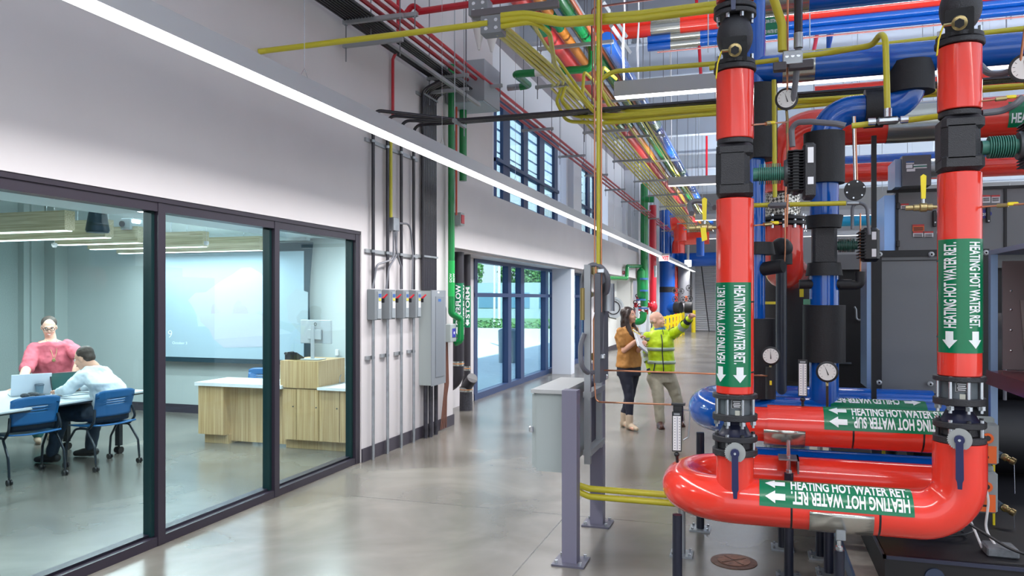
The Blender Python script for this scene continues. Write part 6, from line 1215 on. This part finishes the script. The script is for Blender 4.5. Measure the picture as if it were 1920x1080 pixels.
def hand(b,w,d,n,side,curl=.3,s=1.0,spread=.1,thumb=.6):
    """w wrist, d pointing direction, n palm normal, side: +1 thumb toward d x n"""
    d=Vector(d).normalized(); n=Vector(n); n=(n-d*n.dot(d)).normalized(); l=d.cross(n)*side; w=Vector(w)
    loft(b,[(w,l*.024*s,n*.018*s),(w+d*.03*s,l*.033*s,n*.016*s),(w+d*.07*s,l*.040*s,n*.014*s),(w+d*.088*s,l*.038*s,n*.011*s)],16)
    L=[.068,.078,.073,.056]
    for i in range(4):
        o=w+d*.083*s+l*(.029-.0195*i)*s; dd=(d+l*(.5-i/3)*spread*2).normalized(); q=o; pts=[q-dd*.02*s]; a=0
        for k,fr in enumerate((.42,.33,.25)):
            a+=curl*(.6,1.0,.8)[k]; q=q+(dd*math.cos(a)+n*math.sin(a))*L[i]*fr*s; pts.append(q)
        b.tube([pts[0],o]+pts[1:],[.0085*s,.0088*s,.0082*s,.0075*s,.006*s],8); b.ell(pts[-1],.006*s,8,6)
    o=w+d*.02*s+l*.026*s; dd=(d*.75+l*thumb+n*.25).normalized(); q1=o+dd*.042*s; q2=q1+(d*.9+l*.15+n*curl*.9).normalized()*.03*s; q3=q2+(d*.8+n*curl*1.3-l*.1).normalized()*.024*s
    b.tube([o-dd*.01,q1,q2,q3],[.014*s,.0115*s,.0095*s,.007*s],8); b.ell(q3,.007*s,8,6)
SKIN=mat('skin_fair','#d9a58c',.5); SKIN2=mat('skin_light','#dfae98',.5); HAIRD=mat('hair_dark_brown','#2b1c18',.45); HAIRB=mat('hair_brown','#3b2e27',.6)
def W(px,py,y): return Vector(YP(px,py,y))
# ---------- woman with clipboard ----------
Yw=10.3; t=thing('person','person in a mustard top and dark trousers writing on a clipboard, looking up','person',(-1.64,Yw,0))
fw=Vector((.86,-.5,0)).normalized(); rt=Vector((fw.y,-fw.x,0))   # rt = right hand side
hip=W(1179,690,Yw); hip.z=.86; ch_=W(1176,632,Yw); nk=W(1177,611,Yw); hd=W(1179.5,592,Yw)
b=MB(); p,M=head(b,hd,(.9,-.32,.16),s=.97,jaw=.93)
limb(b,[nk-Vector((0,0,.06)),nk,hd-Vector((0,0,.05))],[.055,.048,.05])
bloft(b,[(hip-Vector((0,0,.12)),rt*.17,fw*.12),(hip,rt*.175,fw*.125),(hip+Vector((0,0,.16)),rt*.14,fw*.105),(ch_,rt*.155,fw*.12),(nk-Vector((0,0,.05)),rt*.16,fw*.07),(nk,rt*.05,fw*.05)])
FR=Vector((-1.60,10.16,0)); FL=Vector((-1.70,10.34,0))
sR=nk+rt*.150-Vector((0,0,.075)); sL=nk-rt*.150-Vector((0,0,.075))
hR=W(1199.5,634,Yw-.16); hL=W(1205,647,Yw-.2)
eR=W(1170,657,Yw-.16); eL=W(1192,662,Yw+.05)
blimb(b,[sR,sR.lerp(eR,.5),eR],[.05,.046,.038]); limb(b,[eR,eR.lerp(hR,.5),hR-(hR-eR).normalized()*.03],[.039,.036,.025]); blimb(b,[sL,sL.lerp(eL,.5),eL],[.05,.045,.038]); limb(b,[eL,eL.lerp(hL,.5),hL-(hL-eL).normalized()*.03],[.038,.034,.025])
hand(b,hR-(hR-eR).normalized()*.03,(hR-eR),(.2,-.2,-.9),1,1.0,.9); hand(b,hL-(hL-eL).normalized()*.04,(hL-eL)+Vector((0,0,.02)),(.5,.6,.5),-1,.9,.9)
for F,s_ in ((FR,1),(FL,-1)):
    h_=hip+rt*s_*.085-Vector((0,0,.06)); kn=Vector(((h_.x+F.x)/2,(h_.y+F.y)/2,.46))+fw*.03; an=F+Vector((0,0,.1)); blimb(b,[h_,kn,an],[.095,.058,.038])
    limb(b,[F+Vector((0,0,.05)),F+Vector((.06,-.08,.03))],[.035,.028])
fuse(b,'body',SKIN,t,.009,3)
face_parts(t,p,M,.97,True)
# hair: long, dark
b=MB(); b.ell(p(0,-.028,.045),(.088,.098,.088),22,14,M); b.ell(p(0,-.06,-.03),(.078,.06,.11),18,12,M)
for s_ in (-1,1): limb(b,[p(s_*.06,.045,.075),p(s_*.083,.015,.0),p(s_*.08,.0,-.12),p(s_*.085,.03,-.25),p(s_*.06,.07,-.34)],[.02,.028,.034,.035,.012],10)
limb(b,[p(0,-.06,.0),p(0,-.085,-.12),p(0,-.075,-.24),p(0,-.06,-.33)],[.06,.065,.06,.03],12,sx=1)
fuse(b,'hair',HAIRD,t,.009,2,(.03,.012))
# mustard top
b=MB(); loft(b,[(hip-Vector((0,0,.03)),rt*.195,fw*.15),(hip+Vector((0,0,.10)),rt*.18,fw*.14),(hip+Vector((0,0,.2)),rt*.165,fw*.13),(ch_+Vector((0,0,.0)),rt*.18,fw*.145),(ch_+Vector((0,0,.06)),rt*.18,fw*.12),(nk-Vector((0,0,.06)),rt*.155,fw*.085),(nk-Vector((0,0,.012)),rt*.075,fw*.066)])
limb(b,[sR,sR.lerp(eR,.4),sR.lerp(eR,.66)],[.058,.06,.058]); limb(b,[sL,sL.lerp(eL,.4),sL.lerp(eL,.66)],[.058,.06,.058])
fuse(b,'mustard_top',mat('mustard_fabric','#a9763a',.75,noise=(30,.08)),t,.01,3,(.09,.03))
b=MB(); loft(b,[(hip-Vector((0,0,.15)),rt*.178,fw*.135),(hip+Vector((0,0,.02)),rt*.182,fw*.135)])
for F,s_ in ((FR,1),(FL,-1)):
    h_=hip+rt*s_*.085-Vector((0,0,.06)); kn=Vector(((h_.x+F.x)/2,(h_.y+F.y)/2,.46))+fw*.03; an=F+Vector((0,0,.2)); limb(b,[h_,kn,an],[.106,.068,.050])
fuse(b,'trousers',mat('navy_denim','#15182a',.7),t,.01,2,(.08,.015))
for F in (FR,FL):
    b=MB(); d=Vector((.75,-.66,0)).normalized(); limb(b,[F+Vector((0,0,.19)),F+Vector((0,0,.08)),F+Vector((0,0,.05))],[.052,.05,.045]); limb(b,[F-d*.03+Vector((0,0,.05)),F+d*.06+Vector((0,0,.045)),F+d*.15+Vector((0,0,.03))],[.042,.042,.028]); b.box(F-d*.04+Vector((0,0,.02)),(.05,.05,.045)); fuse(b,'ankle_boot',mat('beige_suede','#b7a48e',.7),t,.008,2)
c=W(1200.5,640,Yw-.22); t2=thing('clipboard','white clipboard with papers held by the woman in the mustard top','clipboard',c.to_tuple()); 
Mx=Euler((R(-35),R(28),R(60))).to_matrix(); b=MB(); b.box(c,(.23,.012,.30),Mx); b.build('board',mat('board_grey','#b9c0c6',.4),t2); MB().box(c+Mx@Vector((0,-.012,-.005)),(.21,.008,.27),Mx).build('paper',PAPER,t2); MB().box(c+Mx@Vector((0,-.016,.13)),(.08,.012,.03),Mx).build('clip',CHROME,t2)
tag(MB().cyl(W(1186,619,Yw-.25),W(1201,628,Yw-.24),.005,6).build('pencil',YPL),'yellow pencil held over the clipboard','pencil')
# ---------- man in the vest jacket ----------
Ym=10.6; t=thing('person','bald person in a bright yellow-green safety jacket and khaki trousers, raising one arm to point','person',(-1.2,Ym,0))
fw=Vector((.28,-.96,0)).normalized(); rt=Vector((fw.y,-fw.x,0)); rt=-rt if rt.x>0 else rt   # rt: his right hand side = picture left
hip=W(1240,700,Ym); nk=W(1237,617,Ym); hd=W(1233,600,Ym); hd=hd+Vector((0,-.03,0)); ch_=W(1238,640,Ym)
b=MB(); p,M=head(b,hd,(.93,-.30,.20),s=1.02)
limb(b,[nk-Vector((0,0,.06)),nk,hd-Vector((0,0,.05))],[.066,.062,.06])
bloft(b,[(hip-Vector((0,0,.1)),rt*.17,fw*.12),(hip,rt*.17,fw*.12),(ch_-Vector((0,0,.15)),rt*.17,fw*.12),(ch_,rt*.19,fw*.13),(nk-Vector((0,0,.05)),rt*.18,fw*.08),(nk,rt*.06,fw*.06)])
sR=nk+rt*.165-Vector((0,0,.095)); sL=nk-rt*.17-Vector((0,0,.07))
eR=W(1215,667,Ym+.02); hR=W(1221,702,Ym-.10); eL=W(1277,617,Ym-.22); hL=W(1294,596,Ym-.42)
blimb(b,[sR,eR,hR],[.055,.045,.028]); blimb(b,[sL,sL.lerp(eL,.6),eL],[.055,.05,.043]); limb(b,[eL,eL.lerp(hL,.5),hL],[.043,.038,.028])
hand(b,hR,(.1,-.05,-1),(.6,.6,0),1,.35,1.0); hand(b,hL,(hL-eL),(-.3,-.1,-.9),-1,1.3,1.05)
AR=Vector((-1.235,10.47,.0)); AL=Vector((-.99,10.75,0))
for F,s_ in ((AR,1),(AL,-1)):
    h_=hip+rt*s_*.09-Vector((0,0,.06)); kn=Vector((h_.x*.45+F.x*.55,h_.y*.45+F.y*.55,.46))+fw*.03; blimb(b,[h_,kn,F+Vector((0,0,.1))],[.1,.062,.04]); limb(b,[F+Vector((0,0,.05)),F+fw*.1+Vector((0,0,.035))],[.036,.03])
fuse(b,'body',SKIN2,t,.009,3); face_parts(t,p,M,1.02,False,'#8a7a6c')
b=MB(); b.ell(p(0,-.024,-.005),(.0758,.084,.05),18,12,M); fuse(b,'hair',mat('hair_shaved_grey','#b79f92',.7),t,.008,2)
# jacket
JK=mat('hi_vis_yellow','#c8e81c',.55,emit=0); SILVR=mat('reflective_silver','#aebfae',.4,metal=.2); NV=mat('navy_trim','#1a2038',.6)
b=MB(); secs=[(hip+Vector((0,0,.02)),rt*.175,fw*.15),(hip+Vector((0,0,.10)),rt*.182,fw*.155),(ch_-Vector((0,0,.15)),rt*.175,fw*.15),(ch_,rt*.185,fw*.15),(nk-Vector((0,0,.07)),rt*.16,fw*.105),(nk-Vector((0,0,.005)),rt*.10,fw*.09)]
loft(b,secs)
wR=eR.lerp(hR,.85); wL=eL.lerp(hL,.85)
limb(b,[sR,eR,wR],[.066,.06,.048]); limb(b,[sL,sL.lerp(eL,.6),eL],[.072,.066,.06]); limb(b,[eL,wL],[.064,.05])
b.ell(nk-fw*.08-Vector((0,0,.02)),(.12,.08,.06),16,10)
J=fuse(b,'safety_jacket',JK,t,.010,3,(.09,.03))
def ringband(c,r,f,h,m,nm,par,k=1.03):
    b=MB(); loft_=[]; n=28; vs=[];fs=[]; c=Vector(c)
    for z in (-h/2,h/2):
        for i in range(n): a=2*math.pi*i/n; ca,sa=math.cos(a),math.sin(a); vs.append(c+r*k*abs(ca)**.85*(1 if ca>0 else -1)+f*k*abs(sa)**.85*(1 if sa>0 else -1)+Vector((0,0,z)))
    b.add(vs,[(i,(i+1)%n,n+(i+1)%n,n+i) for i in range(n)]); o=b.build(nm,m,par); md=o.modifiers.new('s','SOLIDIFY'); md.thickness=.008; md.offset=0; return o
ringband(hip+Vector((0,0,.16)),rt*.182,fw*.155,.045,SILVR,'reflective_band',J,1.04); ringband(ch_-Vector((0,0,.10)),rt*.18,fw*.15,.045,SILVR,'reflective_band',J,1.05); ringband(hip+Vector((0,0,.02)),rt*.175,fw*.15,.02,NV,'hem',J,1.02)
def armband(a,b_,t0,t1,r,m,nm): 
    o=MB().lathe([(r,0),(r,(b_-a).length*(t1-t0))],a.lerp(b_,t0),(b_-a),18,cap=False).build(nm,m,J); return o
armband(eR,wR,.15,.38,.068,SILVR,'sleeve_band'); armband(eR,wR,.86,1.0,.054,NV,'cuff'); armband(sR,eR,.8,.98,.075,SILVR,'sleeve_band'); armband(eL,wL,.15,.5,.067,SILVR,'sleeve_band'); armband(eL,wL,.78,1.05,.055,NV,'cuff'); armband(sL,eL,.0,.14,.084,SILVR,'shoulder_band'); armband(sL,eL,.14,.18,.084,NV,'shoulder_piping'); armband(sR,eR,.0,.14,.083,SILVR,'shoulder_band'); armband(sR,eR,.14,.18,.083,NV,'shoulder_piping')
b=MB(); zf=[]; 
for (c,r,f) in secs[:-1]: zf.append(Vector(c)+Vector(f)*1.10)
b.tube(spl(zf,4),.007,6); b.build('zip',NV,J)
MB().tube([nk+fw*.095-rt*.02,nk+fw*.13-Vector((0,0,.07))-rt*.03],.004,6).build('drawstring',NV,J); MB().box(Vector(secs[1][0])+rt*.12+fw*.145,(.012,.01,.11),Euler((0,.2,0))).build('pocket_zip',NV,J)
b=MB(); limb(b,[nk-Vector((0,0,.03)),nk+Vector((0,0,.012))],[.085,.073],16); fuse(b,'blue_collar',mat('collar_blue','#2f6fae',.6),t,.008,2)
b=MB(); loft(b,[(hip-Vector((0,0,.12)),rt*.18,fw*.135),(hip+Vector((0,0,.04)),rt*.185,fw*.14)])
for F,s_ in ((AR,1),(AL,-1)):
    h_=hip+rt*s_*.09-Vector((0,0,.06)); kn=Vector((h_.x*.45+F.x*.55,h_.y*.45+F.y*.55,.46))+fw*.03; limb(b,[h_,kn,F+Vector((0,0,.09))],[.112,.083,.065])
fuse(b,'trousers',mat('khaki_fabric','#a8a290',.75),t,.01,2,(.08,.02))
for F in (AR,AL):
    b=MB(); limb(b,[F-fw*.04+Vector((0,0,.05)),F+fw*.07+Vector((0,0,.045)),F+fw*.17+Vector((0,0,.032))],[.043,.046,.032]); b.box(F+fw*.06+Vector((0,0,.012)),(.08,.26,.02),Vector((fw.x,fw.y,0)).to_track_quat('Y','Z').to_matrix()); fuse(b,'shoe',mat('brown_leather','#4a2a22',.35),t,.008,2)
# ---------- standing woman in the meeting room ----------
Yp_=7.25; t=thing('person','smiling person in a pink blouse and glasses leaning on the meeting table','person',(-8.45,7.3,0))
fw=Vector((.80,-.60,0)); rt=Vector((-.60,-.80,0))  # her right = picture left
hd=W(92,613,Yp_); nk=W(95,636,Yp_+.03); ch_=W(98,668,Yp_+.08); hip=W(104,712,Yp_+.14)
b=MB(); p,M=head(b,hd,(.72,-.62,-.28),s=1.04,jaw=1.12)
limb(b,[nk-Vector((0,0,.04)),nk+Vector((0,0,.02)),hd-Vector((0,0,.04))],[.07,.062,.06])
bloft(b,[(hip-Vector((0,0,.2)),rt*.21,fw*.17),(hip,rt*.21,fw*.17),(ch_-Vector((0,0,.1)),rt*.2,fw*.16),(ch_,rt*.2,fw*.16),(nk-Vector((0,0,.04)),rt*.18,fw*.09),(nk,rt*.07,fw*.07)])
sR=nk+rt*.17-Vector((0,0,.11)); sL=nk-rt*.17-Vector((0,0,.095)); eR=W(50,692,Yp_-.28); hR=Vector((-7.906,6.471,0.735)); eL=W(152,668,Yp_+.15); hL=W(139,702,Yp_+.05)
blimb(b,[sR,eR],[.07,.055]); limb(b,[eR,eR.lerp(hR,.5),hR],[.055,.047,.034]); blimb(b,[sL,eL],[.07,.055]); limb(b,[eL,eL.lerp(hL,.6),hL],[.052,.045,.034])
hand(b,hR+Vector((0,0,.01)),(.4,-1,-.03),(0,0,-1),1,.1,1.0,.5); hand(b,hL,(-.1,-.1,-1),(.6,.6,0),1,.5,1.0)
FR=Vector((-8.3,7.05,0)); FL=Vector((-8.45,7.35,0))
for F,s_ in ((FR,1),(FL,-1)):
    h_=hip+rt*s_*.1-Vector((0,0,.1)); kn=(h_+F)/2+fw*.03; blimb(b,[h_,kn,F+Vector((0,0,.08))],[.13,.08,.05]); limb(b,[F+Vector((0,0,.05)),F+fw*.1+Vector((0,0,.035))],[.036,.03])
fuse(b,'body',SKIN2,t,.009,3); face_parts(t,p,M,1.04,True,'#4a342a','#c0605e')
b=MB(); b.ell(p(0,-.03,.045),(.088,.094,.085),22,14,M); b.ell(p(0,-.09,.02),(.05,.05,.05),14,10,M); fuse(b,'hair',HAIRB,t,.008,2)
g=MB()
for x in (-.033,.033):
    pts=[p(x+.025*math.cos(a),.098,.002+.017*math.sin(a)) for a in [k*math.pi/8 for k in range(17)]]; g.tube(pts,.0028,6)
    g.tube([p(x*1.75,.095,.006),p(x*2.35,.0,.0)],.0025,6)
g.tube([p(-.008,.1,.004),p(.008,.1,.004)],.0028,6); g.build('glasses',INK,t)
PK=mat('pink_fabric','#c05b68',.75,noise=(12,.06))
b=MB(); loft(b,[(hip-Vector((0,0,.05)),rt*.26,fw*.21),(hip+Vector((0,0,.1)),rt*.245,fw*.2),(ch_-Vector((0,0,.05)),rt*.23,fw*.19),(ch_+Vector((0,0,.08)),rt*.235,fw*.17),(nk-Vector((0,0,.07)),rt*.21,fw*.125),(nk-Vector((0,0,.03)),rt*.13,fw*.10)])
eR2=sR.lerp(eR,.98); limb(b,[sR+Vector((0,0,.01)),sR.lerp(eR,.5),eR2],[.078,.088,.08]); limb(b,[sL+Vector((0,0,.01)),sL.lerp(eL,.5),sL.lerp(eL,.95)],[.078,.086,.08])
fuse(b,'pink_blouse',PK,t,.011,3,(.10,.045))
b=MB(); b.tube(spl([nk+rt*.05+fw*.06,ch_+fw*.19+rt*.02+Vector((0,0,.06)),ch_+fw*.215-Vector((0,0,.02)),ch_+fw*.19-rt*.03+Vector((0,0,.06)),nk-rt*.06+fw*.06],5),.003,5); o=b.build('necklace',BRASS,t); MB().lathe([(.001,0),(.022,0),(.018,.006),(.001,.007)],ch_+fw*.215-Vector((0,0,.035)),fw,14).build('pendant',BRASS,o)
b=MB(); loft(b,[(hip-Vector((0,0,.22)),rt*.22,fw*.18),(hip,rt*.22,fw*.18)])
for F,s_ in ((FR,1),(FL,-1)):
    h_=hip+rt*s_*.1-Vector((0,0,.1)); kn=(h_+F)/2+fw*.03; limb(b,[h_,kn,F+Vector((0,0,.12))],[.14,.09,.07])
fuse(b,'trousers',mat('green_trousers','#2f6a66',.75),t,.011,2,(.08,.02))
for F in (FR,FL): b=MB(); limb(b,[F-fw*.04+Vector((0,0,.045)),F+fw*.15+Vector((0,0,.032))],[.042,.032]); fuse(b,'shoe',mat('tan_shoe','#a58e78',.6),t,.009,1)
# ---------- seated man ----------
t=thing('person','seated person in a white shirt and dark jeans typing at the dark laptop','person',(-6.65,6.42,0))
fw=Vector((-.985,-.17,0)).normalized(); rt=Vector((fw.y,-fw.x,0)); 
hip=Vector((-6.56,6.44,.57)); ch_=Vector((-6.63,6.41,.86)); nk=Vector((-6.74,6.39,1.02)); hd=Vector((-6.84,6.36,1.115))
b=MB(); p,M=head(b,hd,(-.93,-.22,-.28),s=1.02)
limb(b,[nk-Vector((0,0,.05)),nk,hd-Vector((-.02,0,.04))],[.066,.062,.06])
bloft(b,[(hip-Vector((0,0,.1)),rt*.18,fw*.13),(hip,rt*.18,fw*.13),(hip+Vector((-.01,0,.15)),rt*.165,fw*.12),(ch_,rt*.19,fw*.13),(nk-Vector((0,0,.05)),rt*.18,fw*.09),(nk,rt*.06,fw*.06)])
lf=-rt if rt.y>0 else rt   # side toward the viewer
fr=-lf
sN=nk+lf*.175-Vector((0,0,.085)); sF=nk+fr*.175-Vector((0,0,.085)); eN=Vector((-6.80,6.13,.80)); hN=Vector((-7.0,6.19,.775)); eF=Vector((-6.86,6.62,.80)); hF=Vector((-7.02,6.50,.775))
for s_,e_,h_ in ((sN,eN,hN),(sF,eF,hF)): blimb(b,[s_,e_],[.055,.045]); limb(b,[e_,h_],[.044,.03])
hand(b,hN,(-.9,.35,-.05),(0,0,-1),-1,.4,1.0); hand(b,hF,(-.9,-.3,-.05),(0,0,-1),1,.4,1.0)
kN=Vector((-7.02,6.26,.53)); kF=Vector((-6.98,6.66,.53)); aN=Vector((-7.12,6.22,.1)); aF=Vector((-7.0,6.6,.1))
for h_,k_,a_ in ((hip+lf*.09,kN,aN),(hip+fr*.09,kF,aF)): blimb(b,[h_-Vector((0,0,.02)),k_],[.1,.07]); limb(b,[k_,a_],[.068,.042]); limb(b,[a_-Vector((0,0,.05)),a_+fw*.12-Vector((0,0,.065))],[.036,.03])
fuse(b,'body',SKIN,t,.009,3); face_parts(t,p,M,1.02)
b=MB(); b.ell(p(0,-.028,.045),(.084,.09,.082),22,14,M); b.ell(p(0,-.06,-.005),(.075,.055,.06),16,10,M); fuse(b,'hair',HAIRB,t,.008,2,(.02,.01))
b=MB(); loft(b,[(hip-Vector((-.02,0,.02)),rt*.2,fw*.155),(hip+Vector((-.005,0,.1)),rt*.195,fw*.15),(hip+Vector((-.02,0,.2)),rt*.195,fw*.145),(ch_,rt*.215,fw*.15),(nk-Vector((0,0,.06)),rt*.20,fw*.11),(nk+Vector((0,0,.01)),rt*.08,fw*.075)])
for s_,e_,h_ in ((sN,eN,hN),(sF,eF,hF)): limb(b,[s_,s_.lerp(e_,.5),e_],[.074,.07,.058]); limb(b,[e_,e_.lerp(h_,.93)],[.058,.043])
fuse(b,'white_shirt',mat('white_shirt_fabric','#d4dde4',.7),t,.010,3,(.08,.04))
b=MB(); loft(b,[(hip-Vector((0,0,.11)),rt*.19,fw*.15),(hip+Vector((0,0,.01)),rt*.19,fw*.145)])
for h_,k_,a_ in ((hip+lf*.09,kN,aN),(hip+fr*.09,kF,aF)): limb(b,[h_-Vector((0,0,.02)),k_],[.112,.085]); limb(b,[k_,a_+Vector((0,0,.02))],[.083,.062])
fuse(b,'jeans',mat('dark_jeans','#1d3043',.75,noise=(30,.15)),t,.011,2,(.08,.02))
for a_ in (aN,aF):
    b=MB(); F=Vector((a_.x,a_.y,0)); limb(b,[F-fw*.05+Vector((0,0,.06)),F+fw*.07+Vector((0,0,.05)),F+fw*.18+Vector((0,0,.035))],[.045,.047,.032]); limb(b,[F+Vector((0,0,.05)),F+Vector((0,0,.12))],[.045,.05]); fuse(b,'boot',mat('black_boot','#16181d',.5),t,.009,1)

# ================= OUTSIDE =================
LEAF=mat('leaf_green','#5d8f4a',.8,noise=(3,.3)); BARK=mat('bark','#5b4a3c',.9)
def make_tree(h,w,seed,label,loc,kind='tree',trunk=True):
    random.seed(seed); t=thing('tree' if kind=='tree' else 'shrub',label,kind,(0,0,0),'trees beyond the road' if kind=='tree' else 'shrubs outside the windows')
    b=MB(); n=1500 if kind=='tree' else 260
    for k in range(n):
        a=random.uniform(0,6.28); ph=random.uniform(-1,1); rr=random.uniform(.55,1)**.5; c=Vector((math.cos(a)*math.sqrt(1-ph*ph)*w/2*rr,math.sin(a)*math.sqrt(1-ph*ph)*w/2*rr,h*(.62+.38*ph*rr) if kind=='tree' else h*(.5+.45*ph*rr)))
        s=random.uniform(.5,1)*(w/24); q=Quaternion((random.random(),random.random(),random.random(),random.random())).normalized().to_matrix()
        b.add([c+q@Vector(v)*s for v in ((-1,-.6,0),(1,-.6,.1),(1.1,.6,-.1),(-.9,.7,.1),(0,0,.6))],[(0,1,4),(1,2,4),(2,3,4),(3,0,4)])
    b.build('crown' if kind=='tree' else 'foliage',LEAF,t,smooth=False)
    if kind=='tree': 
        m=MB().tube([(0,0,0),(.05,0,h*.4),(.1,.1,h*.75)],[.22,.16,.08],10)
        for k in range(4): a=k*1.6; m.tube([(.03,0,h*.35),(math.cos(a)*w*.2,math.sin(a)*w*.2,h*.6)],[.09,.03],6)
        m.build('trunk',BARK,t)
    else: MB().tube([(0,0,0),(0,0,h*.5)],.03,6).build('stem',BARK,t)
    t.location=loc; WL[t.name]=Vector(loc); return t
T0=make_tree(9,7,1,'leafy tree beyond the road, seen through the left window panes',(-38,95,-.1))
P_=['taller tree beyond the road','rounder tree beyond the road','small tree beyond the road near the window mullion','wide tree beyond the road','far tree at the right edge of the window','near tree at the left edge of the window','slim tree beyond the lawn','low tree beyond the lawn']
for k,(x,y,s) in enumerate(((-30,98,.9),(-24,92,.75),(-47,90,1.1),(-19,105,1),(-14,88,.6),(-56,96,1.2),(-33,120,1.1),(-10,110,.9))): dup(T0,(x,y,-.1),k*1.3,P_[k],'trees beyond the road',scale=(s,s,s))
S0=make_tree(1.0,1.6,9,'leafy shrub behind the low concrete wall outside, leftmost',(-13.5,31.5,-.05),'shrub')
for k in range(9): dup(S0,(-12.3+.75*k,31.6+.15*(k%3),-.05),k*.9,'leafy shrub behind the low concrete wall outside, number %s from the left'%['two','three','four','five','six','seven','eight','nine','ten'][k],'shrubs outside the windows',scale=(1,1,.8+.1*(k%3)))
t=thing('low_wall','low pale concrete wall outside in front of the shrubs','low wall',(-10,30.5,-.04)); MB().bx(-16,-5.4,30.3,30.6,-.04,.5).build('wall_block',mat('pale_concrete','#c3c8c6',.8,noise=(3,.05)),t)
t=thing('litter_bin','round slatted outdoor bin outside the windows','bin',(-6.3,19.5,-.04)); MB().lathe([(.26,0),(.28,.9),(.2,.95),(.001,.96)],(-6.6,20.3,-.04),(0,0,1),24).build('bin_body',mat('bin_slats','#7a8a90',.6),t)
random.seed(8)
for k in range(3): tag(MB().cyl((-8.5-3*k,26+8*k,-.04),(-8.5-3*k,26+8*k,4.5),.07,8).build('lamp_post',WHITEP),'pale lamp post outside the windows, %s'%('nearest','middle','farthest')[k],'lamp post','lamp posts outside')
t=thing('office_building','low pale building across the lawn','building',(-26,70,0)); MB().bx(-34,-16,66,72,-.1,3.2).build('wall',mat('building_wall','#9fb4bc',.7),t)
for k in range(6): MB().bx(-33+2.9*k,-31+2.9*k,65.95,66,.9,2.3).build('window',mat('building_window','#5d86a0',.2),t)
